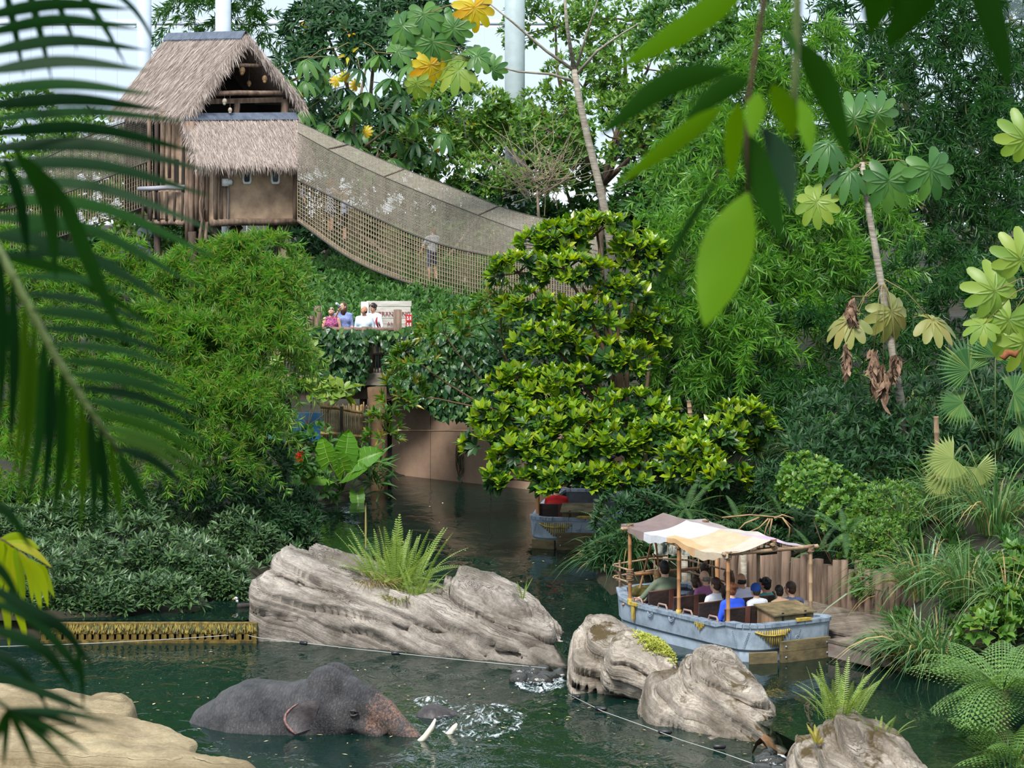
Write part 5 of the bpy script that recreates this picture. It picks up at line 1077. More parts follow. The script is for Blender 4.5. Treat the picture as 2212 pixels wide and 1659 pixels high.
def text(s, px, py, Y, size, mat, par, name='lettering'):
    c = bpy.data.curves.new(name, 'FONT'); c.body = s; c.size = size; c.extrude = .002; c.align_x = 'LEFT'; c.materials.append(mat)
    t_ = bpy.data.objects.new('tmp', c); COL.objects.link(t_); dg = bpy.context.evaluated_depsgraph_get(); me = bpy.data.meshes.new_from_object(t_.evaluated_get(dg)); bpy.data.objects.remove(t_); me.materials.clear(); me.materials.append(mat)
    o = bpy.data.objects.new(name, me); COL.objects.link(o); o.parent = par; o.matrix_parent_inverse = Matrix.Translation(-par.location); o.location = W(px, py, Y); o.rotation_euler = (R(90), 0, 0); return o
text('BRANDUNG', 817, 682, 75.56, .135, M_ink, sg); text('AS', 836, 703, 75.56, .12, M_ink, sg)
for py, hgt in ((687, 14), (701, 10)):
    m = MB(); c = W(883, py, 75.54); m.box(c, (.072, .012, hgt / 2 * 75.5 / F)); pq = m.build('plaque', M_red, sg); m = MB(); m.box(c + Vector((-.025, -.014, .01)), (.014, .004, .03)); m.box(c + Vector((-.02, -.014, -.025)), (.024, .004, .02)); m.box(c + Vector((.04, -.014, 0)), (.013, .004, .04)); m.build('pictogram', M_white, pq)
# bamboo fence and blue board by the water
M_bambs = plain('bamboo_stick', (176, 148, 96), .7, c2=(120, 94, 56), scale=8, rnd=.15)
fn = empty('stick_fence', W(745, 960, 72.6), 'weathered stick fence beside the tunnel pillar', 'fence')
for i in range(25):
    px = 694 + i * 4.2; hlog('stick', W(px, 962 + i * .3, 72.6 + i * .004), W(px + random.uniform(-1, 1), 872 + random.uniform(-4, 6) - (i < 8) * (8 - i) * 1.0, 72.6), .014, M_bambs, fn, 5, .005)
for y0, y1 in ((879, 893), (936, 944)): hlog('rail', W(692, y0, 72.5), W(798, y1, 72.5), .035, M_bambs, fn)
for px in (738, 790): hlog('post', W(px, 980, 72.45), W(px, 878, 72.45), .045, M_logd, fn)
for px in (742,): hlog('foot', W(px, 1000, 72.5), W(px, 950, 72.5), .03, M_bambs, fn)
bl_ = MB(); bl_.box(W(632, 922, 72.9), (.68, .03, .32)); o = bl_.build('blue_board', plain('blue_paint', (64, 136, 196), .6, c2=(90, 110, 130), scale=3, contrast=(.3, .5)), None); prop(o, 'faded bright blue board behind the bank plants near the stick fence', 'board')

# ------------------------------------------------------------------ boats
BU, BV, BO = Vector((-.54, .8416, 0)), Vector((.8416, .54, 0)), Vector((3.70, 50.9, 0))
M_hull = plain('hull_paint', (150, 164, 180), .55, c2=(112, 124, 136), scale=3.5, bump=.1, contrast=(.3, .6)); M_hull2 = plain('hull_paint_low', (176, 192, 210), .5, c2=(146, 160, 174), scale=2.5)
M_gun = plain('gunwale_paint', (134, 148, 164), .5, c2=(86, 98, 112), scale=7, contrast=(.3, .55), rnd=.08)
M_yel = plain('worn_yellow', (196, 172, 78), .6, c2=(130, 108, 48), scale=10); M_in = plain('boat_inside', (74, 80, 88), .8, c2=(52, 56, 62), scale=4)
M_cane = plain('cane_post', (178, 134, 92), .55, c2=(134, 92, 58), scale=5, stretch=(1, 1, .25)); M_caneg = plain('cane_grey', (176, 150, 120), .65, c2=(124, 100, 78), scale=5, stretch=(1, 1, .3))
M_seat = plain('seat_board', (66, 50, 46), .7, c2=(38, 30, 30), scale=6, stretch=(.3, 1, 1), bump=.3); M_strap = plain('seat_batten', (104, 66, 56), .7, var=.2)
M_crate = plain('crate_wood', (160, 132, 104), .85, c2=(98, 78, 58), scale=5, stretch=(1, 1, .2), bump=.4, rnd=.1); M_crated = plain('crate_wood_mossy', (128, 110, 80), .85, c2=(72, 66, 44), scale=4, bump=.4, rnd=.08)
M_fend = plain('fender_wood', (122, 108, 76), .85, c2=(66, 60, 44), scale=4, stretch=(.3, 1, 1), bump=.4, rnd=.1); M_lash = plain('rope_lashing', (150, 124, 98), .9, c2=(98, 78, 60), scale=25)
M_rail = plain('hand_rail', (150, 124, 116), .45)
class Boat:
    def __init__(s, O, ang, name, label, L=4.05, Wd=1.74):
        s.O = Vector(O); s.U = Vector((cos(ang), sin(ang), 0)); s.V = Vector((sin(ang), -cos(ang), 0)); s.L, s.Wd = L, Wd; s.root = empty(name, s.p(L / 2, Wd / 2, -.3), label, 'boat')
    def p(s, u, v, z): return s.O + s.U * u + s.V * v + Vector((0, 0, z))
    def pix(s, px, py, u):
        k = (px - 1106) / F; b = s.O + s.U * u; v = (k * b.y - b.x) / (s.V.x - s.V.y * k); q = b + s.V * v; return u, v, H - (py - YH) / F * q.y
    def outline(s):
        L, Wd = s.L, s.Wd; P = []
        for a in np.linspace(0, 90, 7): P.append((.42 - .42 * sin(R(a)) if False else .40 * (1 - sin(R(a))), .42 * (1 - cos(R(a)))))   # near stern corner
        P = [(1.2, 0), (.8, 0), (.55, .0)] + [(.40 - .40 * sin(R(a)), .46 * (1 - cos(R(a)))) for a in np.linspace(15, 90, 6)]
        P += [(0, Wd * .45), (0, Wd - .3)] + [(.22 - .22 * cos(R(a)), Wd - .22 + .22 * sin(R(a))) for a in np.linspace(0, 90, 5)] + [(1.2, Wd), (2.2, Wd), (L - .9, Wd - .02), (L - .35, Wd - .16), (L - .05, Wd - .42), (L, Wd - .6), (L, .46), (L - .06, .28), (L - .4, .10), (L - .9, .02), (2.4, 0), (1.8, 0)]
        return P
    def zg(s, u): return .53 + .06 * max(0, min(1, (.62 - u) / .06)) + .13 * max(0, min(1, (u - s.L + .42) / .06)) 
    def ring(s, prof):
        """prof: list of (inward offset, z or function of u)"""
        P = s.outline(); n = len(P); rows = []
        for i, (u, v) in enumerate(P):
            a, b = P[i - 1], P[(i + 1) % n]; t = Vector((b[0] - a[0], b[1] - a[1])).normalized(); nin = Vector((t.y, -t.x)); c = Vector((s.L / 2 - u, s.Wd / 2 - v))
            if nin.dot(c) < 0: nin = -nin
            rows.append([s.p(u + nin.x * o, v + nin.y * o, z(u) if callable(z) else z) for o, z in prof])
        return rows
    def shell(s, prof, closed=True):
        r = s.ring(prof); m = MB(); m.grid(r + [r[0]]); return m
def make_boat(B, full=True):
    rt = B.root; zg = B.zg
    B.shell([(.17, -.35), (.07, -.02), (.05, .18)]).build('lower_hull', M_hull2, rt)
    B.shell([(.06, .15), (.015, .20), (-.012, lambda u: zg(u) - .03), (.0, lambda u: zg(u))]).build('hull', M_hull, rt)
    B.shell([(.13, lambda u: zg(u) - .01), (.15, .0)]).build('inner_side', M_in, rt)
    r = B.ring([(.14, .02)]); m = MB(); m.add([q[0] for q in r], [tuple(range(len(r)))]); m.build('boat_floor', M_in, rt)
    rr = B.ring([(-.035, lambda u: zg(u) - .045), (-.035, lambda u: zg(u) + .012), (.14, lambda u: zg(u) + .012), (.14, lambda u: zg(u) - .045)]); n = len(rr)
    for i in range(n):                                      # capping plates with open joints
        a, b = rr[i], rr[(i + 1) % n]; d = Vector(b[0]) - Vector(a[0]); L = d.length
        if L < 1e-4: continue
        g = .006 / L; k = max(1, round(L / .42))
        for j in range(k):
            t0, t1 = j / k + (g if j == 0 else g), (j + 1) / k - g; A = [a[q].lerp(b[q], t0) for q in range(4)]; C = [a[q].lerp(b[q], t1) for q in range(4)]; m = MB(); m.hexa([A[0], C[0], C[3], A[3], A[1], C[1], C[2], A[2]]); m.build('capping_plate', M_gun, rt)
    # ribbed yellow emblem on the stern corner, small badges on the side
    ou = B.outline()
    def side_pt(w, z, off):                                # w: metres along the near outline from u=1.2 round the stern
        acc = 0
        for i in range(len(ou) - 1):
            a, b = Vector(ou[i]), Vector(ou[i + 1]); L = (b - a).length
            if acc + L >= w or i == len(ou) - 2:
                t = (w - acc) / L; q = a.lerp(b, t); tt = (b - a).normalized(); nin = Vector((tt.y, -tt.x)); c = Vector((B.L / 2 - q.x, B.Wd / 2 - q.y)); nin = nin if nin.dot(c) > 0 else -nin; return B.p(q.x - nin.x * off, q.y - nin.y * off, z)
            acc += L
    em = MB()
    for i in range(15):
        w = 1.24 + i * .042; h0, h1 = .50, .48 - .24 * min(1, (i + 1) / 7, (15 - i) / 6)
        if h0 - h1 > .02: em.tube([side_pt(w, h0, .015), side_pt(w, h1, .012)], .012, 6)
    em.tube([side_pt(1.20, .485, .022), side_pt(1.35, .43, .028), side_pt(1.5, .415, .03), side_pt(1.72, .415, .03)], .014, 6); em.build('emblem', M_yel, rt, True)
    def flat_badge(pts, nm, d=.02, mat=M_yel):
        m = MB(); f = [B.p(u, -.018 - d, z) for u, z in pts]; k = [B.p(u, .0, z) for u, z in pts]; n = len(pts); m.add(f + k, [tuple(range(n))] + [(i, (i + 1) % n, n + (i + 1) % n, n + i) for i in range(n)]); return m.build(nm, mat, rt)
    if full:
        for i in range(5): flat_badge([(1.12 + i * .055, .49), (1.155 + i * .055, .49), (1.155 + i * .055, .49 - .11 * (1 - abs(i - 2) / 3)), (1.12 + i * .055, .49 - .11 * (1 - abs(i - 2) / 3))], 'badge_rib')
        flat_badge([(2.98, .56), (3.24, .56), (3.24, .51), (2.98, .51)], 'badge', .03); flat_badge([(3.07, .51), (3.16, .51), (3.13, .26), (3.10, .26)], 'badge', .02)
        for u in (2.62, 2.02):
            m = MB(); c = B.p(u, -.03, .47)
            for q in (.075, .05): m.tube([c + B.U * q * cos(R(a)) + Vector((0, 0, q * 1.0 * sin(R(a)))) for a in range(180, 361, 20)], .008, 5)
            m.build('ring_fitting', M_gun, rt, True)
    # rivet seams
    rv = MB(); rvt = MB(); rvt.ball((0, 0, 0), .008, 6, 4); rme = rvt.mesh('rivet', M_gun, True)
    for w0, w1 in ((1.10, 1.00), (1.12, 1.02), (.80, .90), (1.86, 1.80)):
        for k in range(11):
            o = link('rivet', rme, rt); o.location = side_pt(w0 + (w1 - w0) * k / 10, .47 - .25 * k / 10, .012)
    for k in range(11):
        o = link('rivet', rme, rt); o.location = side_pt(2.05 - .01 * k, .47 - .022 * k, .012)
    m = MB(); c = side_pt(1.98, .34, .02); m.tube([c + B.V * .04 * cos(R(a)) + Vector((0, 0, .04 * sin(R(a)))) for a in range(0, 361, 30)], .006, 5); m.build('ring_fitting', M_gun, rt, True)
    flat_top = MB(); flat_top.hexa([side_pt(1.95, .598, .05), side_pt(2.25, .598, .05), side_pt(2.2, .598, -.05), side_pt(2.0, .598, -.05), side_pt(1.95, .64, .05), side_pt(2.25, .64, .05), side_pt(2.2, .64, -.05), side_pt(2.0, .64, -.05)]); flat_top.build('yellow_block', M_yel, rt)
    # stern fender boards
    def board(v0, v1, z0, z1, u0, u1, nm='fender_board'):
        m = MB(); m.hexa([B.p(u0, v0, z0), B.p(u0, v1, z0), B.p(u1, v1, z0), B.p(u1, v0, z0), B.p(u0, v0, z1), B.p(u0, v1, z1), B.p(u1, v1, z1), B.p(u1, v0, z1)]); o = m.build(nm, M_fend, rt)
        for v in (v0 + .07, v1 - .07): b = MB(); b.ball(B.p(u0, v, (z0 + z1) / 2), .018, 8, 5); b.build('bolt', M_white if False else M_gun, o, True)
    board(.56, 1.52, .17, .33, -.17, -.09); board(.56, 1.52, .0, .165, -.17, -.09); board(1.45, 1.66, -.04, .10, -.12, -.03)
    m = MB(); m.hexa([B.p(.02, .05, -.03), B.p(-.12, .50, -.03), B.p(-.06, .53, -.03), B.p(.1, .1, -.03), B.p(.02, .05, .17), B.p(-.12, .50, .17), B.p(-.06, .53, .17), B.p(.1, .1, .17)]); m.build('fender_board', M_fend, rt)
    # crate
    cu0, cu1, cv0, cv1, cz = .14, .60, .64, 1.40, .98
    cr = empty('stern_crate', B.p(.37, 1.02, .05), ('plank crate with sloping lid in the stern of the near boat' if full else 'plank crate in the stern of the far boat'), 'crate', 'stern crates')
    for i in range(3):
        z0, z1 = .05 + i * .21, .05 + (i + 1) * .21 - .008; zt = lambda u: 0
        m = MB(); m.box(B.p(cu0, (cv0 + cv1) / 2, (z0 + z1) / 2), ((cv1 - cv0) / 2, .015, (z1 - z0) / 2), frame3(B.V, B.U, Vector((0, 0, 1)))); m.build('plank', M_crated, cr)
    for i in range(3):
        a, b = cu0 + (cu1 - cu0) * i / 3 + .003, cu0 + (cu1 - cu0) * (i + 1) / 3 - .003; h = lambda u: .68 + .09 * (u - cu0) / (cu1 - cu0)
        for v in (cv0, cv1): m = MB(); m.hexa([B.p(a, v, .05), B.p(b, v, .05), B.p(b, v + .02, .05), B.p(a, v + .02, .05), B.p(a, v, h(a)), B.p(b, v, h(b)), B.p(b, v + .02, h(b)), B.p(a, v + .02, h(a))]); m.build('plank', M_crate, cr)
    for i in range(4):
        a, b = cu0 - .05 + (cu1 - cu0 + .10) * i / 4, cu0 - .05 + (cu1 - cu0 + .10) * (i + 1) / 4 - .006; h = lambda u: .695 + .09 * (u - cu0) / (cu1 - cu0); m = MB(); P = [B.p(a, cv0 - .04, h(a)), B.p(a, cv1 + .05, h(a)), B.p(b, cv1 + .05, h(b)), B.p(b, cv0 - .04, h(b))]; m.hexa(P + [q + Vector((0, 0, .022)) for q in P]); m.build('lid_board', M_crated, cr)
    for v in (cv0 + .15, cv1 - .16): m = MB(); m.box(B.p(cu0 - .018, v, .64), (.018, .008, .09), frame3(B.V, B.U, Vector((0, 0, 1)))); m.build('strap', M_black, cr)
    # seats: benches with back boards, battens and arm hoops
    rows = (.78, 1.48, 2.18, 2.88) if full else (.85,)
    for u in rows:
        for v0, v1 in ((.10, .74), (.98, 1.62)):
            if not full and v0 > .5: continue
            st = empty('bench_seat', B.p(u, (v0 + v1) / 2, .05), None, 'seat', 'bench seats of the boats')
            st['label'] = {(True, .10): 'dark bench seat on the open-water side of the near boat, %s' % ('rearmost row', 'second row from the stern', 'third row from the stern', 'foremost row')[rows.index(u)], (True, .98): 'dark bench seat on the pier side of the near boat, %s' % ('rearmost row', 'second row from the stern', 'third row from the stern', 'foremost row')[rows.index(u)], (False, .10): 'dark bench seat by the cane post in the far boat'}[(full, v0)]
            m = MB(); z0, z1 = .26, .755; P = lambda v, z, d: B.p(u - d - .06 * (z - z0), v, z); m.hexa([P(v0, z0, .03), P(v1, z0, .03), P(v1, z0, 0), P(v0, z0, 0), P(v0, z1, .03), P(v1, z1, .03), P(v1, z1, 0), P(v0, z1, 0)]); m.build('backrest', M_seat, st)
            m = MB(); m.hexa([P(v0 + .40, z0, .045), P(v0 + .49, z0, .045), P(v0 + .49, z0, .03), P(v0 + .40, z0, .03), P(v0 + .40, z1, .045), P(v0 + .49, z1, .045), P(v0 + .49, z1, .03), P(v0 + .40, z1, .03)]); m.build('batten', M_strap, st)
            m = MB(); m.box(B.p(u + .22, (v0 + v1) / 2, .26), ((v1 - v0) / 2, .22, .02), frame3(B.V, B.U, Vector((0, 0, 1)))); m.build('seat', M_seat, st)
            m = MB(); m.box(B.p(u + .2, (v0 + v1) / 2, .13), ((v1 - v0) / 2 - .05, .03, .12), frame3(B.V, B.U, Vector((0, 0, 1)))); m.build('leg', M_seat, st)
            m = MB(); m.tube([P(v0, z1 + .005, .015), P(v1, z1 + .005, .015)], .014, 6); m.build('top_rail', M_strap, st, True)
            if v0 < .5: m = MB(); va = .06; m.tube([B.p(u + .34, va, .36), B.p(u + .34, va, .56), B.p(u + .31, va, .62), B.p(u + .12, va, .62), B.p(u + .09, va, .58), B.p(u + .07, va, .40)], .016, 7); m.build('armrest', M_rail, st, True)
def cane(name, a, b, r, mat, par, nodes=4):
    m = MB(); a, b = Vector(a), Vector(b); pts = []; rs = []
    for i in range(nodes + 1):
        t = i / nodes; pts += [a.lerp(b, max(0, t - .012)), a.lerp(b, t), a.lerp(b, min(1, t + .012))]; rs += [r, r * 1.16, r]
    m.tube(pts, rs, 9); return m.build(name, mat, par, True)
def lashing(c, ax, r, par, n=6, w=.12):
    m = MB(); ax = Vector(ax).normalized(); x = ax.orthogonal().normalized(); y = ax.cross(x); pts = [Vector(c) + ax * (w * (i / (n * 10) - .5)) + (x * cos(i * .628) + y * sin(i * .628)) * r * (1 + .08 * sin(i * 1.7)) for i in range(n * 10)]; m.tube(pts, .014, 5); return m.build('rope_lashing', M_lash, par, True)

B1 = Boat(BO, math.atan2(BU.y, BU.x), 'tour_boat', 'grey-blue excursion boat with a patched cloth canopy moored at the wooden landing')
B1.U, B1.V = BU.normalized(), BV.normalized()
make_boat(B1)
rt = B1.root
POSTS = [(.58, .05, 1.66), (1.92, .05, 1.67), (3.31, .05, 1.79)]
FAR = [(.50, 1.64, 1.66), (1.92, 1.66, 1.66), (3.31, 1.60, 1.74)]
for i, (u, v, z) in enumerate(POSTS + FAR):
    po = cane('post', B1.p(u, v, .50), B1.p(u, v, z + .03), .032, M_cane if i in (0, 1, 2, 5) else M_caneg, rt); reparent(lashing(B1.p(u, v, z - .02), (0, 0, 1), .048, rt), po); m = MB(); m.tube([B1.p(u, v, .50), B1.p(u, v, .60)], .045, 8); reparent(m.build('post_socket', M_yel, rt, True), po)
lashing(B1.p(3.31, .05, .98), (0, 0, 1), .055, rt, 7, .2)
cane('cross_pole', B1.p(.58, -.05, 1.665), B1.p(.50, 1.78, 1.665), .034, M_caneg, rt, 5); cane('cross_pole', B1.p(3.31, -.12, 1.755), B1.p(3.31, 1.70, 1.70), .03, M_caneg, rt, 5); cane('eave_pole', B1.p(3.50, .03, 1.75), B1.p(1.85, .03, 1.64), .026, M_cane, rt)
cane('ridge_pole', B1.p(3.5, .86, 1.83), B1.p(.46, .86, 1.76), .028, M_caneg, rt); cane('bow_rail', B1.p(3.31, .05, .98), B1.p(3.31, 1.6, .98), .026, M_cane, rt)
lashing(B1.p(.54, .92, 1.74), (0, 0, 1), .045, rt, 8, .2)
m = MB(); m.box(B1.p(.75, .95, 1.62), (.16, .06, .05), frame3(B1.V, B1.U, Vector((0, 0, 1)))); m.build('loudspeaker', M_black, rt)
# canopy of sewn cloth patches
def cz(a, b):
    """a 0 stern .. 1 bow, b 0 near eave .. 1 far eave -> point"""
    u = .50 + 2.98 * a; e0 = 1.685 + .125 * a - .075 * abs(sin(a * 2 * pi)) ** 1.2 * (1 if a < .5 else .55); e1 = 1.68 + .09 * a - .05 * abs(sin(a * 2 * pi)); rg = 1.83 + .10 * a - .03 * sin(a * pi)
    if b < 0: return B1.p(u, -.01 + .05 * b, e0 + b * 1.0)          # valance
    z = (e0 + (rg - e0) * (b / .5)) if b <= .5 else (rg + (e1 - rg) * ((b - .5) / .5))
    z -= .05 * sin(pi * min(1, (b / .5 if b <= .5 else (b - .5) / .5))) * (.7 + .3 * sin(a * 9)) + .008 * sin(a * 37 + b * 11)
    return B1.p(u, -.01 + 1.72 * b, z)
PATCH = [((.78, 1.0, 0, .5), (118, 102, 100)), ((.46, .78, .12, .5), (184, 187, 193)), ((.58, .78, 0, .12), (184, 187, 193)), ((.26, .58, 0, .12), (190, 154, 114)), ((.16, .46, .12, .5), (190, 164, 136)), ((0, .16, .12, .5), (184, 172, 158)), ((0, .26, 0, .12), (182, 168, 148)),
         ((.70, 1.0, .5, 1), (150, 138, 138)), ((.42, .70, .5, 1), (180, 174, 168)), ((.22, .42, .5, 1), (186, 158, 190)), ((0, .22, .5, 1), (160, 148, 156))]
for (a0, a1, b0, b1), c in PATCH:
    m = MB(); na, nb = max(3, int((a1 - a0) * 36)), max(3, int((b1 - b0) * 20)); rows = [[cz(a0 + (a1 - a0) * i / na, b0 + (b1 - b0) * j / nb) for j in range(nb + 1)] for i in range(na + 1)]
    m.grid(rows); m.grid([[q - Vector((0, 0, .008)) for q in r] for r in rows], flip=True); m.build('canopy_patch', cloth('patch_%d_%d_%d' % c, c, tuple(int(v * .9) for v in c), 5), rt, True)
for (a0, a1), c in (((.78, 1.0), (128, 112, 108)), ((.56, .78), (188, 190, 197)), ((.3, .56), (192, 154, 112)), ((0.0, .3), (184, 168, 146))):
    m = MB(); na = max(4, int((a1 - a0) * 50)); dp = lambda a: -(.07 + .07 * (sin(a * 2 * pi) ** 2) + .012 * sin(a * 63)); rows = [[cz(a0 + (a1 - a0) * i / na, dp(a0 + (a1 - a0) * i / na) * j / 3) for j in range(4)] for i in range(na + 1)]
    m.grid(rows); m.grid([[q + B1.V * .008 for q in r] for r in rows], flip=True); m.build('valance', cloth('val_%d_%d_%d' % c, c, tuple(int(v * .9) for v in c), 5), rt, True)
m = MB()
for i in range(16): a = .06 + .8 * random.random(); q = cz(a, -.12); m.tube([q, q + Vector((random.uniform(-.01, .01), 0, -.05)), q + Vector((random.uniform(-.02, .02), 0, -random.uniform(.08, .22)))], [.006, .005, .002], 4)
m.build('frayed_threads', M_caneg, rt, kind='stuff')
m = MB()
for i in range(60): q = cz(.001, random.uniform(.5, 1) if i % 2 else random.uniform(.25, .5)); m.tube([q, q + Vector((0, 0, -random.uniform(.02, .05)))], [.004, .002], 3)
m.build('frayed_threads', M_caneg, rt, kind='stuff')
# bow: bamboo railing, tripod, coil of rope, mooring bits
def stick(a, b, r=.016, nm='railing_stick', par=None): cane(nm, a, b, r, M_caneg, par or rt, 3)
L = B1.L
for (u, v) in ((L - .08, .30), (L - .1, 1.0), (L - .45, 1.55), (L - .9, 1.62)): stick(B1.p(u, v, .60), B1.p(u, v, 1.12), .018, 'railing_post')
for z in (.86, 1.06):
    stick(B1.p(3.31, .10, z - .02), B1.p(L + .02, .24, z - .03)); stick(B1.p(L - .06, .20, z), B1.p(L - .1, 1.06, z + .05)); stick(B1.p(L - .1, .95, z + .05), B1.p(L - .45, 1.6, z)); stick(B1.p(L - .42, 1.52, z), B1.p(2.6, 1.64, z - .06))
stick(B1.p(L, .26, .95), B1.p(L - .02, .5, .72)); stick(B1.p(L, .30, .78), B1.p(L - .02, .5, .62))
tp = empty('lookout_tripod', B1.p(3.62, .75, .55), 'cane tripod with rungs and a gull-like figure standing in the bow', 'tripod')
top = B1.p(3.64, .78, 1.62)
for du, dv in ((-.12, -.42), (-.02, -.34), (.20, .30)): cane('leg', B1.p(3.62 + du, .75 + dv, .55), top, .018, M_cane, tp, 4)
for z, l in ((1.48, .22), (1.20, .30)): cane('rung', B1.p(3.6, .72 - l, z), B1.p(3.6, .72 + l, z - .01), .015, M_cane, tp, 3); cane('rung', B1.p(3.48, .66, z + .01), B1.p(3.8, .86, z), .013, M_cane, tp, 3)
m = MB(); m.tube([top, top + Vector((0, 0, .10))], [.03, .02], 7); m.build('finial', M_lash, tp, True)
m = MB(); c = top + Vector((0, 0, .15)); m.ball(c, (.10, .04, .04), 10, 7); m.ball(c + Vector((-.09, 0, .02)), (.035, .03, .03), 8, 6); m.ball(c + Vector((.09, 0, -.01)), (.06, .025, .012), 8, 5); m.build('gull_figure', plain('gull_white', (206, 212, 216), .7, c2=(120, 128, 136), scale=9), tp, True)
m = MB(); rg = np.random.default_rng(3); c = B1.p(3.56, .52, .62); m.ball(c, (.26, .20, .12), 16, 10); V = np.array(m.V); cc = np.array(c); V += norm(V - cc) * (.03 * fbm(V * 9, 3, 3))[:, None]; m.V = [tuple(v) for v in V]; o = m.build('net_bundle', plain('mossy_net', (118, 102, 46), .95, c2=(66, 70, 30), scale=14, bump=.8), None, True); prop(o, 'mossy brown net bundle lying on the bow deck under the tripod', 'bundle')
m = MB(); r = B1.ring([(.14, .5)]); pts = [B1.p(L - .15, .3, .56), B1.p(L - .15, 1.3, .56), B1.p(3.35, 1.6, .56), B1.p(3.35, .14, .56)]; m.hexa([q - Vector((0, 0, .04)) for q in pts] + pts); m.build('bow_deck', M_gun, rt)
m = MB(); c = B1.p(.80, -.05, .02); m.tube([c, c - BV * .03 + Vector((0, 0, .05)), c - BV * .05], .014, 5); m.ball(c, .035, 8, 5); m.build('mooring_cleat', M_black, rt, True)
# far boat
B2 = Boat(G(1143, 1184), R(84), 'tour_boat', 'grey-blue boat stern emerging from under the glossy tree farther up the canal')
make_boat(B2, False)
cane('post', B2.p(.7, .10, .55), B2.p(.7, .10, 2.3), .04, M_cane, B2.root)

# ------------------------------------------------------------------ passengers and visitors
WHT = cloth('white', (226, 228, 236)); JEAN = cloth('jeans', (88, 104, 138)); DKP = cloth('dark_trousers', (52, 54, 62)); LTJ = cloth('light_jeans', (164, 196, 222)); TAN = cloth('tan_shorts', (170, 156, 136))
BANG = math.atan2(BU.y, BU.x) - pi / 2
def bagstrap(J, HP, HM):
    m = MB(); a = J['shr'] + Vector((-.05, -.06, .05)); b = J['pel'] + Vector((-.14, -.10, .05)); m.tube([a + Vector((0, .06, .03)), a, a.lerp(b, .35) + Vector((0, -.09, 0)), a.lerp(b, .7) + Vector((0, -.06, 0)), b], .016, 6); return m
def cap_(J, HP, HM):
    m = MB(); m.ball(HP(0, -.012, .03), (.092, .104, .105), 16, 10, HM); return m
def seated(px, py, u, label, shirt, pants, hair, style='short', fat=1.0, hy=.76, **k):
    u_, v, z = B1.pix(px, py, u + .14); sc = k.pop('scale', None)
    seat_z = .285
    if sc is None: sc = max(.98, min(1.06, (z - seat_z) / hy))
    p = B1.p(u + .14, v, z - hy * sc); p.z = max(p.z, .12)
    return person(label, p, None, 'sit', shirt, pants, hair, style, fat=fat, rot=BANG + k.pop('turn', 0), scale=sc, group='boat passengers', **k)
seated(1436, 1227, 2.88, 'dark-haired person in olive t-shirt in the bow row of the boat', cloth('olive', (98, 110, 92)), TAN, 'dark', fat=1.08, mods=dict(wrl=(-.42, .38, .22), ell=(-.34, .14, .30)))
seated(1421, 1243, 3.02, 'light-haired child beside the person in olive t-shirt', cloth('grey', (150, 150, 150)), JEAN, 'blond', look=(.3, 1, 0), scale=.78)
seated(1524, 1247, 2.18, 'bald grey-haired person in mauve polo shirt', cloth('mauve', (158, 98, 142)), DKP, 'grey', 'bald', fat=1.1, look=(-.35, 1, 0))
seated(1503, 1259, 2.30, 'brown-haired child with ponytail in front of the mauve polo', cloth('dark', (60, 58, 66)), DKP, 'brown', 'pony', scale=.86)
seated(1523, 1231, 2.88, 'person with brown hair and headband seen beyond the mauve polo', cloth('brown', (120, 96, 84)), DKP, 'brown', 'bun')
seated(1547, 1263, 1.48, 'person with long brown ponytail in white t-shirt with dark strap', WHT, TAN, 'brown', 'pony', legs='short', look=(-.45, 1, 0), extra=[('bag_strap', bagstrap, M_black, 'dark shoulder strap')], mods=dict(knl=(-.36, .34, .20), anl=(-.24, .44, -.20)))
seated(1575, 1245, 2.18, 'brown-haired person hidden behind the stern cane post', cloth('grey_top', (120, 116, 120)), DKP, 'chestnut', 'long')
seated(1581, 1273, .78, 'red-haired person in bright blue blouse and pale jeans', cloth('bright_blue', (44, 84, 214)), LTJ, 'red', 'bun', fat=1.16, mods=dict(knl=(-.22, .40, .16), anl=(-.12, .44, -.22), knr=(.02, .44, .12), anr=(.02, .46, -.22)))
seated(1603, 1253, 1.48, 'balding dark-haired person in pale lilac shirt', cloth('lilac', (206, 204, 224)), DKP, 'dark', 'bald', fat=1.1, skin=SKIN2)
seated(1634, 1275, .80, 'child in navy blue beanie and white t-shirt leaning on the seat back', WHT, JEAN, 'brown', extra=[('beanie', cap_, cloth('beanie', (30, 68, 140)), 'navy blue beanie')], scale=.90, mods=dict(ell=(-.26, -.16, .40), wrl=(-.12, -.20, .30)))
seated(1655, 1262, 1.48, 'curly black-haired person in teal t-shirt with a strap', cloth('teal', (72, 140, 138)), DKP, 'black', 'curly', look=(-.5, 1, 0), skin=SKIN2, extra=[('bag_strap', bagstrap, M_black, 'dark shoulder strap')])
seated(1684, 1277, .80, 'short-haired child in front of the slate-blue shirt, above the crate', cloth('sand', (196, 160, 130)), DKP, 'dark', scale=.84)
seated(1709, 1271, .84, 'short-haired person in heather slate-blue t-shirt beside the far post', cloth('slate', (92, 104, 138), (72, 84, 116), 60), DKP, 'brown', fat=1.12, look=(-.4, 1, 0))
q = B2.p(1.0, .45, .30); person('person in red shirt seated in the far boat under the leaves', q, None, 'sit', cloth('red', (206, 40, 44)), DKP, 'dark', rot=math.atan2(B2.U.y, B2.U.x) - pi / 2, scale=1.0, group='boat passengers', fat=1.1)
# visitors on the platform, facing the canal
def stander(px, py, Y, label, shirt, pants, hair, style, hz=1.6, feet=None, **k):
    p = W(px, py, Y); z0 = feet if feet is not None else zd; s = (p.z - z0) / hz; p.z = z0
    return person(label, p, None, 'stand', shirt, pants, hair, style, scale=k.pop('scale', s), rot=k.pop('rot', pi), group=k.pop('group', 'visitors on the platform'), **k)

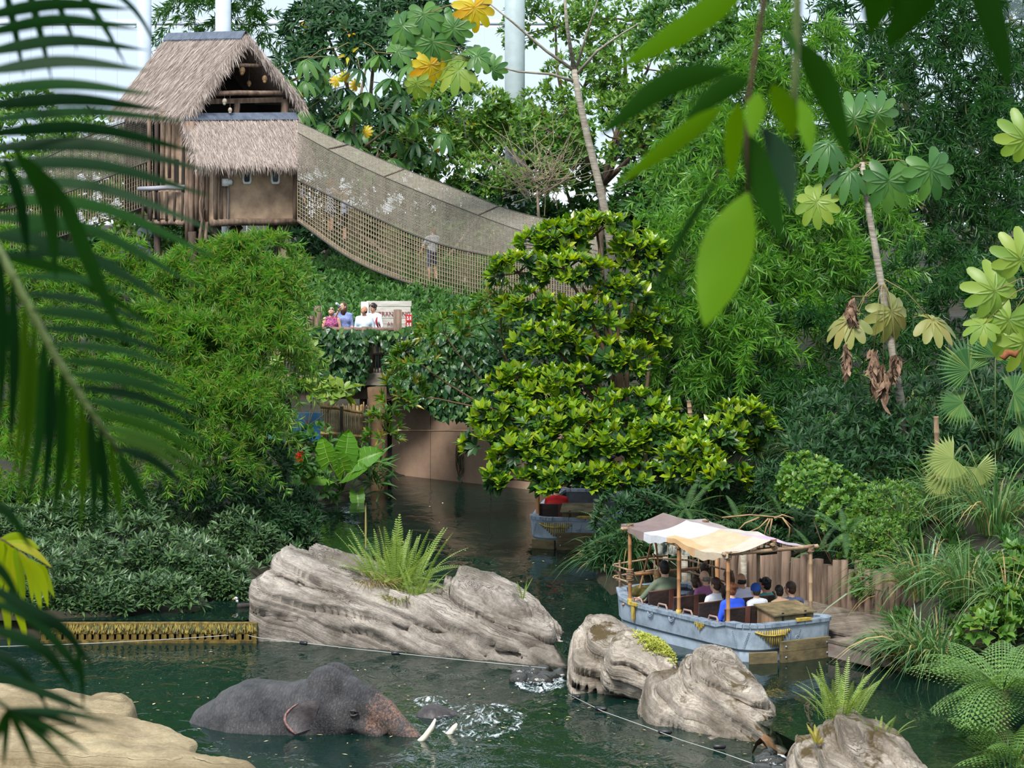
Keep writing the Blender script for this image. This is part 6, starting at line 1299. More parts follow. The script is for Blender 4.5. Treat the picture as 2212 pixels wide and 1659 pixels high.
def glasses(J, HP, HM):
    m = MB()
    for s in (-1, 1): m.ball(HP(.033 * s, .088, .014), (.027, .012, .02), 8, 6, HM)
    m.tube([HP(-.08, 0, .014), HP(-.06, .07, .014), HP(.06, .07, .014), HP(.08, 0, .014)], .006, 5); return m
def pack(J, HP, HM):
    m = MB(); c = J['che'] + Vector((0, -.20, -.06)); m.ball(c, (.16, .10, .24), 14, 10)
    for s in (-1, 1): m.tube([J['che'] + Vector((.11 * s, -.12, .12)), J['nec'] + Vector((.12 * s, -.01, -.01)), J['che'] + Vector((.13 * s, .12, .0)), J['bel'] + Vector((.15 * s, .02, -.02))], .022, 6)
    return m
def camera_(J, HP, HM):
    m = MB(); c = HP(-.02, .20, .0); m.box(c, (.07, .05, .05), HM); m.tube([HP(-.02, .23, 0), HP(-.02, .32, .0)], .035, 8); return m
stander(716, 672, YP + .75, 'visitor in sunglasses and pink floral top looking up from the platform', cloth('floral_pink', (206, 96, 140), (70, 50, 90), 40, contrast=(.45, .55)), DKP, 'grey', 'short', look=(.1, 1, .75), sleeves='none', extra=[('sunglasses', glasses, M_black, 'dark sunglasses')])
stander(741, 662, YP + .95, 'visitor in blue patterned blouse drinking from a bottle', cloth('blue_pattern', (92, 112, 176), (150, 160, 200), 40), DKP, 'chestnut', 'long', look=(.55, .8, .25), fat=1.12, mods=dict(wrr=(.10, .32, 1.50), elr=(.26, .16, 1.22)), extra=[('bottle', lambda J, HP, HM: (lambda m: (m.tube([HP(.0, .10, -.03), HP(.01, .15, -.01), HP(.02, .26, .03), HP(.02, .27, .03)], [.012, .034, .034, .03], 9), m)[1])(MB()), plain('clear_bottle', (176, 190, 204), .2), 'clear water bottle')])
stander(787, 670, YP + .8, 'tanned balding visitor in pale blue polo shirt gazing upward', cloth('pale_blue', (202, 218, 236)), JEAN, 'dark', 'bald', skin=SKIN2, look=(.75, .6, .55), fat=1.15)
stander(807, 664, YP + 1.0, 'dark-haired young visitor in white t-shirt with red backpack', WHT, DKP, 'dark', 'curly', look=(.05, 1, .05), extra=[('backpack', pack, cloth('backpack_red', (170, 34, 52)), 'red backpack')], rot=pi - .45)
# children on the net bridge
def onbridge(px, py, label, Yo=.6, feet_py=None, **k):
    Y = float(YN(px)) + Yo; f = W(px, feet_py or NB(px) - 6, Y).z; return stander(px, py, Y, label, feet=f, group='people on the net bridge', **k)
STRP, n, o = newmat('striped_cloth'); tc = nd(n, 'TexCoord'); wv = nd(n, 'TexWave', i_Scale=7.0, bands_direction='DIAGONAL'); n.links.new(tc.outputs['Object'], wv.inputs['Vector']); rp = ramp(n, [(.45, sr(40, 44, 60)), (.5, sr(214, 218, 228))], 'CONSTANT'); n.links.new(wv.outputs[0], rp.inputs[0]); b_ = nd(n, 'BsdfPrincipled', i_Roughness=.9); n.links.new(rp.outputs[0], b_.inputs[0]); n.links.new(b_.outputs[0], o.inputs[0])
onbridge(714, 394, 'person in black-and-white striped dress holding the upper net of the bridge', shirt=STRP, pants=STRP, hair='red', style='long', feet_py=502, legs='short', skirt=True, sleeves='none', rot=-pi / 2 + .5, mods=dict(elr=(.20, .22, 1.22), wrr=(.14, .46, 1.32), ell=(-.22, .12, 1.15), wrl=(-.18, .34, 1.20)))
onbridge(744, 425, 'child in light grey t-shirt and black shorts on the net bridge', shirt=cloth('lightgrey', (176, 186, 214)), pants=cloth('black', (34, 34, 40)), hair='blond', style='short', feet_py=520, legs='short', rot=-pi / 2 + .3, mods=dict(elr=(.20, .20, 1.18), wrr=(.14, .42, 1.16)))
onbridge(934, 498, 'boy in white t-shirt and blue shorts halfway down the net bridge', shirt=cloth('palewhite', (206, 212, 230)), pants=cloth('navy_shorts', (76, 88, 130)), hair='red', style='short', feet_py=609, legs='short', rot=pi / 2 - 1.2, Yo=.35, mods=dict(hea=(.06, .10, 1.56), elr=(.28, .05, 1.18), wrr=(.36, .16, 1.10), ell=(-.30, -.05, 1.16), wrl=(-.38, .02, .92), knr=(.12, .12, .50), anr=(.14, .0, .12)))
onbridge(655, 394, 'person in blue patterned shirt stepping from the hut onto the bridge', shirt=cloth('blue_check', (78, 96, 140), (180, 190, 210), 30), pants=DKP, hair='brown', style='short', feet_py=478, rot=-pi / 2)

# ------------------------------------------------------------------ landing stage and log wall
ZP = .33
pr = empty('landing_stage', B1.p(.5, 2.6, -.6), 'weathered plank landing stage alongside the moored boat', 'pier')
M_plank = plain('pier_plank', (126, 114, 102), .85, c2=(82, 72, 62), scale=5, stretch=(1, .3, 1), bump=.4, rnd=.12); M_fascia = plain('pier_fascia', (142, 126, 120), .8, c2=(96, 84, 78), scale=4, stretch=(.3, .3, 1), bump=.3)
k = 0; u = -1.5
while u < 4.9:
    v0 = 1.30 if u < -.36 else 1.86; v1 = 3.42; m = MB(); a = [B1.p(u, v0 + random.uniform(-.012, .012), ZP - .04), B1.p(u, v1, ZP - .04), B1.p(u + .138, v1, ZP - .04), B1.p(u + .138, v0 + random.uniform(-.01, .01), ZP - .04)]; m.hexa(a + [q + Vector((0, 0, .04 + random.uniform(-.004, .004))) for q in a]); m.build('plank', M_plank, pr); u += .145
def pbox(nm, u0, u1, v0, v1, z0, z1, mat): m = MB(); a = [B1.p(u0, v0, z0), B1.p(u0, v1, z0), B1.p(u1, v1, z0), B1.p(u1, v0, z0)]; m.hexa(a + [q + Vector((0, 0, z1 - z0)) for q in a]); return m.build(nm, mat, pr)
pbox('fascia', -1.5, -.36, 1.32, 1.37, .06, ZP - .04, M_fascia); pbox('fascia', -1.54, -1.49, 1.32, 3.42, .06, ZP - .04, M_fascia); pbox('fascia', -.36, 4.9, 1.88, 1.93, .06, ZP - .04, M_fascia)
pbox('corner_post', -1.58, -1.47, 1.28, 1.40, -.95, ZP - .02, plain('green_post', (52, 66, 44), .8, c2=(34, 40, 28), scale=6))
for uu in (-1.4, .5, 2.4, 4.4):
    for vv in (2.05, 3.4): pbox('pile', uu, uu + .14, vv, vv + .14, -.95, ZP - .04, M_logd)
pl = empty('log_wall', B1.p(2.5, 3.55, -.3), 'palisade of upright weathered logs retaining the bank behind the landing', 'log wall')
M_pal = plain('palisade_log', (136, 114, 98), .9, c2=(76, 62, 52), scale=5, stretch=(1, 1, .12), bump=.7, rnd=.18)
u = -.75; i = 0
while u < 5.6:
    r = random.uniform(.062, .092); zt = 1.06 + random.uniform(-.10, .10) - .16 * max(0, .5 - u); p = B1.p(u + r, 3.55 + random.uniform(-.03, .03), -.3); q = B1.p(u + r + random.uniform(-.03, .03), 3.56 + random.uniform(-.02, .04), zt); hlog('log', p, q, r, M_pal, pl, 9, .012); u += 2 * r + .012; i += 1
for px, t, b_, Y, w_, lb in ((1437, 1160, 1262, 56.2, 12, 'bare grey mooring pole behind the tripod'), (1478, 1178, 1262, 56.4, 15, 'pale weathered mooring post behind the middle canopy post'), (1606, 1196, 1262, 56.6, 14, 'pale weathered mooring post behind the stern canopy post'), (1488, 1232, 1262, 56.0, 8, 'short pale pipe stub on the landing'), (1548, 1192, 1262, 56.8, 9, 'brown mooring post behind the middle of the boat')):
    c = W(px, t, Y); m = MB(); m.tube([(c.x, Y, -.6), (c.x + .01, Y, .5), (c.x, Y, c.z)], w_ / 2 * Y / F, 9); o = m.build('mooring_post', BARKP if px != 1548 else M_cane, None, True); prop(o, lb, 'post', 'mooring posts')
m = MB(); rows = [[W(1412 + 7.5 * j + 2 * sin(i * 1.3 + j), 1150 + 6.5 * i + 6 * abs(sin(j * .8)), 55.6 + .10 * sin(j * 1.5 + i * .4)) for j in range(12)] for i in range(8)]; m.grid(rows); m.grid([[p + Vector((0, .012, 0)) for p in r] for r in rows], flip=True); o = m.build('drying_cloth', cloth('camouflage', (150, 156, 150), (70, 82, 74), 7, contrast=(.42, .55)), None, True); prop(o, 'mottled grey-green cloth hung up to dry behind the canopy', 'cloth')
m = MB()
for pts in (((1560, 1118), (1620, 1112), (1690, 1118), (1712, 1138)), ((1660, 1120), (1640, 1140), (1612, 1152)), ((1664, 1120), (1655, 1140), (1650, 1162)), ((1668, 1120), (1664, 1142), (1662, 1160)), ((1640, 1118), (1610, 1130), (1590, 1150)), ((1690, 1118), (1706, 1140), (1704, 1165)), ((1672, 1120), (1690, 1112), (1715, 1120))): m.tube([W(a, b, 55.0) for a, b in pts], [.016, .014, .011, .008][:len(pts)], 5)
o = m.build('dry_frond', plain('dry_frond', (168, 138, 100), .8, var=.25), None, True); prop(o, 'dead brown palm frond ribs drooping behind the canopy ridge', 'palm frond')

# ------------------------------------------------------------------ elephants, bird, splashes
EF, EL, EO = Vector((.927, -.375, 0)), Vector((.375, .927, 0)), None
_c = W(738, 1545, 47.35); EO = Vector((_c.x, _c.y, ZL + .12))
M_eleph, n, o = newmat('elephant_skin'); tc = nd(n, 'TexCoord'); sx = nd(n, 'SeparateXYZ'); n.links.new(tc.outputs['Object'], sx.inputs[0])
b_ = nd(n, 'BsdfPrincipled', i_Roughness=.42); b_.inputs['Specular IOR Level'].default_value = .5
n1 = nd(n, 'TexNoise', i_Scale=3.0, i_Detail=6, i_Roughness=.6); n.links.new(tc.outputs['Object'], n1.inputs['Vector']); r1 = ramp(n, [(.3, sr(34, 34, 38)), (.62, sr(80, 78, 80))]); n.links.new(n1.outputs[0], r1.inputs[0])
n2 = nd(n, 'TexNoise', i_Scale=26, i_Detail=4, i_Roughness=.75); n.links.new(tc.outputs['Object'], n2.inputs['Vector'])
mr = nd(n, 'MapRange'); mr.inputs[1].default_value = .22; mr.inputs[2].default_value = .62; mr.inputs[3].default_value = -.30; mr.inputs[4].default_value = .10; n.links.new(sx.outputs[0], mr.inputs[0])
n3 = nd(n, 'TexNoise', i_Scale=2.4, i_Detail=2); n.links.new(tc.outputs['Object'], n3.inputs['Vector']); a1 = nd(n, 'Math', operation='ADD'); n.links.new(mr.outputs[0], a1.inputs[0]); n.links.new(n2.outputs[0], a1.inputs[1]); a2 = nd(n, 'Math', operation='MULTIPLY_ADD'); a2.inputs[1].default_value = .5; n.links.new(n3.outputs[0], a2.inputs[0]); n.links.new(a1.outputs[0], a2.inputs[2])
r2 = ramp(n, [(.78, (0, 0, 0)), (1.0, (1, 1, 1))]); n.links.new(a2.outputs[0], r2.inputs[0]); mx = nd(n, 'Mix', data_type='RGBA'); mx.inputs[7].default_value = (*sr(150, 112, 94), 1); n.links.new(r2.outputs[0], mx.inputs[0]); n.links.new(r1.outputs[0], mx.inputs[6]); n.links.new(mx.outputs[2], b_.inputs['Base Color'])
mp = nd(n, 'Mapping'); mp.inputs['Scale'].default_value = (34, 9, 20); n.links.new(tc.outputs['Object'], mp.inputs[0]); n4 = nd(n, 'TexNoise', i_Scale=1.0, i_Detail=5, i_Roughness=.7, i_Distortion=.8); n.links.new(mp.outputs[0], n4.inputs['Vector']); bp = nd(n, 'Bump', i_Strength=1.0, i_Distance=.05); n.links.new(n4.outputs[0], bp.inputs['Height']); n.links.new(bp.outputs[0], b_.inputs['Normal']); n.links.new(b_.outputs[0], o.inputs[0])
M_eardk = plain('ear_skin', (70, 64, 66), .5, c2=(42, 38, 40), scale=6, bump=.4); M_earpk = plain('ear_edge', (170, 122, 118), .6, c2=(74, 62, 64), scale=14); M_ivory = plain('ivory', (240, 230, 206), .35, var=.06)
el = empty('elephant', EO + Vector((0, 0, -1.9)), 'grey tusked elephant wading deep in the pool with freckled trunk base', 'elephant')
el.location = EO; el.rotation_euler = (0, 0, math.atan2(EF.y, EF.x))
m = MB()
for a, b, r0, r1 in (((-1.80, 0, -.48), (-1.35, 0, -.36), .74, .89), ((-1.35, 0, -.36), (-.75, 0, -.28), .89, .80), ((-.85, 0, -.22), (-.25, 0, .12), .74, .56), ((-.25, 0, .14), (.08, 0, .24), .54, .42), ((.05, 0, .26), (.36, 0, .30), .38, .29), ((.34, 0, .30), (.62, 0, .17), .275, .235), ((.62, 0, .17), (.96, 0, -.07), .235, .17), ((.96, 0, -.07), (1.35, 0, -.34), .17, .12), ((1.35, 0, -.34), (1.75, .05, -.5), .12, .09), ((1.75, .05, -.5), (2.05, .25, -.3), .09, .07), ((.1, 0, -.2), (.45, 0, -.42), .30, .16), ((.35, -.15, .0), (.66, -.20, -.12), .14, .10), ((.35, .15, .0), (.66, .20, -.12), .14, .10)): caps(m, a, b, r0, r1, 18)
for y in (-1, 1):
    m.ball((-.16, .15 * y, .46), (.36, .22, .37), 18, 12); m.ball((.05, .27 * y, .06), (.28, .17, .28), 16, 10); m.ball((.19, .25 * y, .32), (.15, .09, .12), 12, 8)
    for x in (-1.7, -.75): caps(m, (x, .42 * y, -.6), (x + .05, .42 * y, -1.75), .30, .23, 14)
m.ball((.08, 0, .44), (.30, .26, .24), 18, 12); m.ball((.36, 0, .44), (.17, .20, .13), 14, 10)
me = remesh(m, .036, 4); V = np.zeros(len(me.vertices) * 3); me.vertices.foreach_get('co', V); V = V.reshape(-1, 3); N = np.zeros_like(V).ravel(); me.vertices.foreach_get('normal', N); N = N.reshape(-1, 3)
d = .012 * fbm(V * 3.0, 3, 2); tr = np.clip((V[:, 0] - .55) / .2, 0, 1); along = V[:, 0] * .80 - V[:, 2] * .60; d += tr * .007 * np.sin(along * 105)          # trunk rings
d -= .055 * np.exp(-(((V[:, 0] - .10) / .13) ** 2 + ((np.abs(V[:, 1]) - .34) / .12) ** 2 + ((V[:, 2] - .42) / .11) ** 2))                               # temple hollow
d -= .035 * np.exp(-(((V[:, 0] - .36) / .06) ** 2 + ((V[:, 2] - .52) / .10) ** 2)); d -= .05 * np.exp(-((V[:, 1] / .05) ** 2 + ((V[:, 2] - .80) / .12) ** 2 + ((V[:, 0] + .1) / .3) ** 2))
d -= .03 * np.exp(-(((V[:, 0] + .55) / .05) ** 2)) * (V[:, 2] > -.2); V = V + N * d[:, None]; me.vertices.foreach_set('co', V.astype(np.float32).ravel()); me.materials.append(M_eleph); me.polygons.foreach_set('use_smooth', np.ones(len(me.polygons), bool)); me.update()
def elp(nm, mesh_, par=None):
    o = bpy.data.objects.new(nm, mesh_); COL.objects.link(o); o.parent = par or el; return o
elp('body', me)
from mathutils.bvhtree import BVHTree
bvh = BVHTree.FromPolygons([Vector(v) for v in V], [tuple(p.vertices) for p in me.polygons])
def skin_y(x, z, y):
    h = bvh.ray_cast(Vector((x, 2 * y, z)), Vector((0, -y, 0))); return abs(h[0].y) if h[0] is not None else .3
for y in (-1, 1):
    rows = []
    for i in range(10):
        t = i / 9; r = []
        for j in range(7):
            s = j / 6; hx, hz = -.10 - .10 * t, .40 - .42 * t; x = hx - (.16 + .28 * sin(pi * min(1, t * .75 + .2))) * s; r.append(Vector((x, y * (skin_y(hx, max(hz, .02), y) - .01 + .17 * s ** .8 + .025 * sin(s * 5 + t * 4)), hz - .07 * s)))
        rows.append(r)
    mm = MB(); mm.grid(rows); mm.grid([[p + Vector((.0, -.018 * y, 0)) for p in r] for r in rows], flip=True); ear = elp('ear', mm.mesh('ear', M_eardk, True))
    e2 = MB(); e2.tube([r[-1] for r in rows], [.010, .014, .017, .018, .020, .020, .022, .022, .018, .012], 7); er = elp('ear_edge', e2.mesh('ear_edge', M_earpk, True)); er['label'] = 'pinkish folded ear rim'
    e3 = MB(); c = Vector((.33, y * (skin_y(.33, .20, y) - .008), .20)); e3.ball(c, .034, 12, 9); eye = elp('eye', e3.mesh('eye', M_eye, True))
    e3 = MB(); e3.tube([c + Vector((-.075, -.005 * y, -.005)), c + Vector((-.03, .028 * y, .034)), c + Vector((.03, .02 * y, .034)), c + Vector((.07, -.02 * y, .0))], [.010, .020, .020, .010], 7); e3.tube([c + Vector((-.07, 0, -.01)), c + Vector((-.02, .022 * y, -.036)), c + Vector((.03, .012 * y, -.034)), c + Vector((.07, -.02 * y, -.005))], [.010, .018, .018, .010], 7); elp('eyelid', e3.mesh('eyelid', M_eardk, True))
    t = MB(); q = ((.58, .20, -.10), (.85, .23, -.20), (1.12, .26, -.20), (1.32, .275, -.08), (1.46, .28, .06), (1.56, .28, .20), (1.61, .275, .32)) if y < 0 else ((.58, .20, -.10), (.85, .24, -.22), (1.15, .28, -.24), (1.42, .31, -.14), (1.58, .32, 0), (1.66, .32, .10), (1.69, .32, .15))
    t.tube([(a, b * y, c_ - .12) for a, b, c_ in q], [.06, .058, .055, .05, .046, .038, .014], 12); elp('tusk', t.mesh('tusk', M_ivory, True))
c2 = G(936, 1552, ZL) + Vector((0, .25, 0)); m = MB()
for a, b, r0, r1 in (((0, 0, -.12), (.20, .1, -.16), .30, .24), ((-.3, .1, -.5), (.1, .1, -.3), .4, .34), ((.2, .1, -.16), (.45, .15, -.42), .24, .18)): caps(m, Vector(c2) + Vector(a), Vector(c2) + Vector(b), r0, r1, 14)
me = remesh(m, .03, 4); me.materials.append(M_eardk); me.polygons.foreach_set('use_smooth', np.ones(len(me.polygons), bool)); o = link('elephant', me, None); prop(o, 'dark wet hump breaking the surface in the foam behind the long tusk', 'elephant')
def foam_mat(name, cx, cy, rx, ry, dens, sc):
    m_, n, o = newmat(name); tc = nd(n, 'TexCoord'); mp = nd(n, 'Mapping'); mp.inputs['Location'].default_value = (-cx / rx, -cy / ry, 0); mp.inputs['Scale'].default_value = (1 / rx, 1 / ry, 0); n.links.new(tc.outputs['Object'], mp.inputs[0])
    ln = nd(n, 'VectorMath', operation='LENGTH'); n.links.new(mp.outputs[0], ln.inputs[0]); n1 = nd(n, 'TexNoise', i_Scale=sc, i_Detail=6, i_Roughness=.7, i_Distortion=1.6); m2 = nd(n, 'Mapping'); m2.inputs['Scale'].default_value = (1, .45, 1); n.links.new(tc.outputs['Object'], m2.inputs[0]); n.links.new(m2.outputs[0], n1.inputs['Vector'])
    rg = ramp(n, [(0, (.34,) * 3), (.45, (.22,) * 3), (.75, (.30,) * 3), (1.0, (0,) * 3)]); n.links.new(ln.outputs['Value'], rg.inputs[0]); ad = nd(n, 'Math', operation='ADD'); n.links.new(rg.outputs[0], ad.inputs[0]); n.links.new(n1.outputs[0], ad.inputs[1])
    th_ = ramp(n, [(min(.97, dens + .02), (0, 0, 0)), (min(1.0, dens + .20), (.9, .9, .9))]); n.links.new(ad.outputs[0], th_.inputs[0]); d_ = nd(n, 'BsdfDiffuse'); d_.inputs[0].default_value = (.62, .70, .75, 1); t_ = nd(n, 'BsdfTransparent'); x_ = nd(n, 'MixShader'); n.links.new(th_.outputs[0], x_.inputs[0]); n.links.new(t_.outputs[0], x_.inputs[1]); n.links.new(d_.outputs[0], x_.inputs[2]); n.links.new(x_.outputs[0], o.inputs[0]); return m_
def foam_patch(name, px, py, rpx, rpy, z0, dens, sc, amp, label, seed, par=None):
    c = G(px, py, z0); e = G(px + rpx, py, z0); f0, f1 = G(px, py - rpy, z0), G(px, py + rpy, z0); rx, ry = abs(e.x - c.x), abs(f0.y - f1.y) / 2; cy = (f0.y + f1.y) / 2
    gx_ = np.linspace(c.x - rx, c.x + rx, 120); gy_ = np.linspace(cy - ry, cy + ry, 90); X_, Y_ = np.meshgrid(gx_, gy_); rr_ = np.hypot((X_ - c.x) / rx, (Y_ - cy) / ry); P_ = np.stack([X_, Y_, 0 * X_], -1)
    Z_ = z0 + .012 + amp * np.clip(1 - rr_, 0, 1) * (.6 + np.abs(fbm(P_ * np.array([4, 2.2, 1]), 4, seed))) ; ii = np.arange(120 * 90).reshape(90, 120); Q_ = np.stack([ii[:-1, :-1], ii[:-1, 1:], ii[1:, 1:], ii[1:, :-1]], -1).reshape(-1, 4); ok = (rr_[:-1, :-1].ravel() < 1)
    o = link(name, mesh_np(name, np.stack([X_, Y_, Z_], -1).reshape(-1, 3), Q_[ok], foam_mat('foam_%d' % seed, c.x, cy, rx, ry, dens, sc), True), par, kind='stuff')
    return prop(o, label, 'foam') if label else o
foam_patch('splash', 1035, 1560, 125, 48, ZL, .765, 7.0, .08, 'white churned foam ringing the tusk tips', 1)
foam_patch('splash', 930, 1518, 46, 16, ZL, .76, 9.0, .05, 'crest of foam breaking over the dark hump', 2)
foam_patch('splash', 1165, 1476, 66, 26, ZL, .70, 9.0, .05, 'white water running out below the boulder gap cascade', 3)
foam_patch('splash', 560, 1556, 170, 26, ZL, .84, 6.0, .02, 'thin bubbles along the flank of the elephant', 4)
foam_patch('wake', 1120, 1215, 150, 34, 0.0, .92, 4.0, .01, 'faint churned wake trailing from the far boat', 5)
foam_patch('splash', 1672, 1648, 50, 20, ZL, .68, 7.0, .04, 'white trickle foam beside the curled dead leaf', 6)
# bird swimming beside the long boulder
bd = empty('water_bird', G(512, 1310), 'small dark water bird with white head swimming by the layered boulder', 'bird'); c = G(520, 1312)
m = MB(); caps(m, c + Vector((-.02, 0, .02)), c + Vector((.20, .05, .03)), .055, .045); caps(m, c + Vector((.2, .05, .03)), c + Vector((.3, .08, .06)), .03, .01); caps(m, c + Vector((-.04, 0, .05)), c + Vector((-.075, -.01, .14)), .024, .02); me = remesh(m, .012, 2); me.materials.append(plain('bird_dark', (52, 44, 42), .7, var=.3)); me.polygons.foreach_set('use_smooth', np.ones(len(me.polygons), bool)); link('body', me, bd)
m = MB(); m.ball(c + Vector((-.08, -.01, .155)), (.036, .03, .032), 10, 8); m.tube([c + Vector((-.07, -.01, .13)), c + Vector((-.055, -.005, .08))], [.024, .022], 8); m.build('head', plain('bird_white', (214, 216, 218), .6, c2=(90, 98, 110), scale=30, contrast=(.4, .5)), bd, True)
m = MB(); m.tube([c + Vector((-.11, -.015, .152)), c + Vector((-.15, -.02, .143))], [.012, .004], 6); m.build('bill', plain('bill_orange', (214, 150, 60), .5), bd, True)
# fallen leaves drifting on the pool
pts = []; rl = np.random.default_rng(8); q = np.stack([rl.uniform(20, 1700, 260), rl.uniform(1395, 1655, 260) ], -1); P = np.array([G(a, b, ZL + .012) for a, b in q]); ok = inside(P[:, :2], LPOLY); P = P[ok][:170]; n_ = len(P)
P2 = np.array([G(a, b, .012) for a, b in np.stack([rl.uniform(700, 1300, 90), rl.uniform(1060, 1330, 90)], -1)]); P2 = P2[inside(P2[:, :2], UPOLY)][:40]; P = np.concatenate([P, P2]); n_ = len(P); an = rl.uniform(0, 6.28, n_)
foliage('leaf_litter', scatter(leaf_tpl(.22, 2, .2, -.1), P, np.stack([np.cos(an), np.sin(an), 0 * an], -1), np.tile([0, 0, 1.0], (n_, 1)), rl.uniform(.03, .10, n_)), leafmat('fallen_leaf', [(190, 176, 130), (206, 190, 150), (170, 150, 80), (214, 206, 180)], .6, .1), None, label='scattered pale fallen leaves floating on the water', cat='leaves')

# ------------------------------------------------------------------ leaves close to the lens
PALM = leafmat('palm_leaflet', [(12, 40, 18), (18, 52, 20), (26, 66, 18), (14, 44, 22)], .55, .30, .15); PALMY = leafmat('palm_leaflet_tip', [(56, 88, 14), (36, 76, 14), (66, 92, 16)], .55, .40, .15)
LFB = leafmat('backlit_leaf', [(74, 118, 6), (86, 128, 8), (66, 108, 6)], .6, .50, .15); LFD = leafmat('shaded_leaf', [(20, 58, 4), (26, 68, 6), (16, 50, 6)], .6, .35, .15); LFY = leafmat('yellow_green_leaf', [(126, 150, 22), (146, 162, 30), (104, 144, 26), (168, 164, 40)], .40, .50)  # backlit and shaded copies of one leaf, the light put into the colours
def leafpx(root, pts, w, Y, mat, dY=0.0, twist=.25, name='leaf', fold=.22, wmax=.42, n=14):
    """lance leaf through picture points pts at depth Y..Y+dY, widest w pixels"""
    pts = np.array(pts, float); k = len(pts); t = np.linspace(0, 1, n)
    if k == 2: mid = pts.mean(0) + np.array([0, -.05 * abs(pts[1, 0] - pts[0, 0])]); pts = np.array([pts[0], mid, pts[1]]); k = 3
    s = np.linspace(0, 1, k); q = np.stack([catmull(s, pts[:, 0], t), catmull(s, pts[:, 1], t)], -1); Yv = Y + dY * t; C = Wn(q[:, 0], q[:, 1], Yv)
    T = norm(np.gradient(C, axis=0)); view = norm(C - np.array([0, 0, H])); S = norm(np.cross(T, view)); S = norm(S + twist * view); Nn = np.cross(S, T)
    ww = np.where(t <= wmax, np.sin(pi / 2 * t / wmax) ** .8, np.cos(pi / 2 * (t - wmax) / (1 - wmax)) ** .85) * w / 2 * Y / F + .0006
    V = np.stack([C - S * ww[:, None] + Nn * fold * ww[:, None], C, C + S * ww[:, None] + Nn * fold * ww[:, None]], 1).reshape(-1, 3)
    Q = [(3 * i + j, 3 * i + j + 1, 3 * i + j + 4, 3 * i + j + 3) for i in range(n - 1) for j in (0, 1)]
    o = link(name, mesh_np(name, V, np.array(Q), mat, True), root); return o
def stempx(root, pts, w, Y, mat, name='stem'):
    m = MB(); m.tube([W(a, b, Y + .02 * i) for i, (a, b) in enumerate(pts)], [w / 2 * Y / F * (1 - .5 * i / len(pts)) for i in range(len(pts))], 8); return m.build(name, mat, root, True)
M_stem = plain('green_stem', (96, 112, 62), .5, var=.2); M_stemb = plain('brown_stem', (86, 66, 46), .6, var=.2)
rnd = random.Random(11)
# hanging sprig, upper right
sp = empty('hanging_leaf_sprig', W(1640, -200, 6.0), 'blurred sprig of broad lance leaves hanging into view from above', 'leaves')
stempx(sp, [(1660, -160), (1650, 0), (1628, 140), (1618, 210), (1612, 290), (1615, 420)], 13, 6.0, M_stemb); stempx(sp, [(1722, -120), (1722, 20), (1718, 160), (1712, 300)], 22, 5.8, M_stem)
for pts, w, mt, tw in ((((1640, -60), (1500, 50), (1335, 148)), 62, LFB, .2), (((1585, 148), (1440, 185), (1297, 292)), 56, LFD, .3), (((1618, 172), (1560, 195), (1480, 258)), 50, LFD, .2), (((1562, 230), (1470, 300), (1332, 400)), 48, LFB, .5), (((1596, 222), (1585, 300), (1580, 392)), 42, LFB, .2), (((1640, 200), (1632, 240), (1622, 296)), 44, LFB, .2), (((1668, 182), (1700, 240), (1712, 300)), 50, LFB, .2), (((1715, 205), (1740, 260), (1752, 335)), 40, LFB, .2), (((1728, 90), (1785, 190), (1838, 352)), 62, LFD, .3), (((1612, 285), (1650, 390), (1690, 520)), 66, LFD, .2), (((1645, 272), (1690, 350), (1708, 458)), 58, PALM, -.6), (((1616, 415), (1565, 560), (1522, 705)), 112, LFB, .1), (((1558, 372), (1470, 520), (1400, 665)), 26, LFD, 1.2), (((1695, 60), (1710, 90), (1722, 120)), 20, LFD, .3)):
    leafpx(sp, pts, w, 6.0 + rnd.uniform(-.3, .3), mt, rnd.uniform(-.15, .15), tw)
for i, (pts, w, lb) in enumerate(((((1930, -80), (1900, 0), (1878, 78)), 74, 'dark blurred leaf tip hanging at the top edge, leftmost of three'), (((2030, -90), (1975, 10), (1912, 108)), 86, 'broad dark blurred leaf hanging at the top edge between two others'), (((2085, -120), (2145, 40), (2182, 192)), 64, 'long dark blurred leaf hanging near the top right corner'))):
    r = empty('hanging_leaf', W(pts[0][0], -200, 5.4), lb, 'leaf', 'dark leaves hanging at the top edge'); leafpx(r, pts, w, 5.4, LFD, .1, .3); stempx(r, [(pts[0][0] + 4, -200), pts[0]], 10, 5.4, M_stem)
# palm fronds, left edge
pa = empty('palm_frond', W(-150, 0, 6.6), 'blurred dark palm frond spreading sideways across the hut side', 'palm frond'); stempx(pa, [(-70, -80), (-60, 120), (-50, 320), (-60, 560)], 26, 6.6, M_stem, 'rachis')
for y0, e, bw in ((40, (285, 20), -20), (78, (300, 62), -26), (118, (318, 108), -26), (158, (322, 152), -24), (198, (332, 204), -20), (232, (352, 238), -20), (262, (405, 262), -22), (292, (430, 330), -34), (322, (455, 370), -34), (356, (462, 425), -36), (392, (470, 500), -44), (428, (474, 560), -50), (464, (430, 620), -50), (500, (380, 660), -40), (536, (330, 700), -30)):
    mx_, my_ = (e[0] - 55) * .5, (y0 + e[1]) / 2 + bw; leafpx(pa, [(-55, y0), (mx_, my_), e], rnd.uniform(26, 34), 6.6 + rnd.uniform(-.4, .4), PALM, rnd.uniform(-.2, .5), rnd.choice((.25, .6, -.3)), 'leaflet', wmax=.35)
for pts, w in ((((150, -50), (215, 40), (272, 140)), 16), (((55, -50), (85, 60), (112, 175)), 18), (((8, -40), (32, 60), (52, 165)), 18), (((215, -40), (290, 20), (345, 110)), 12), (((100, -50), (140, 40), (168, 110)), 14)): leafpx(pa, pts, w, 7.4, PALM, .1, .5, 'leaflet', wmax=.3)
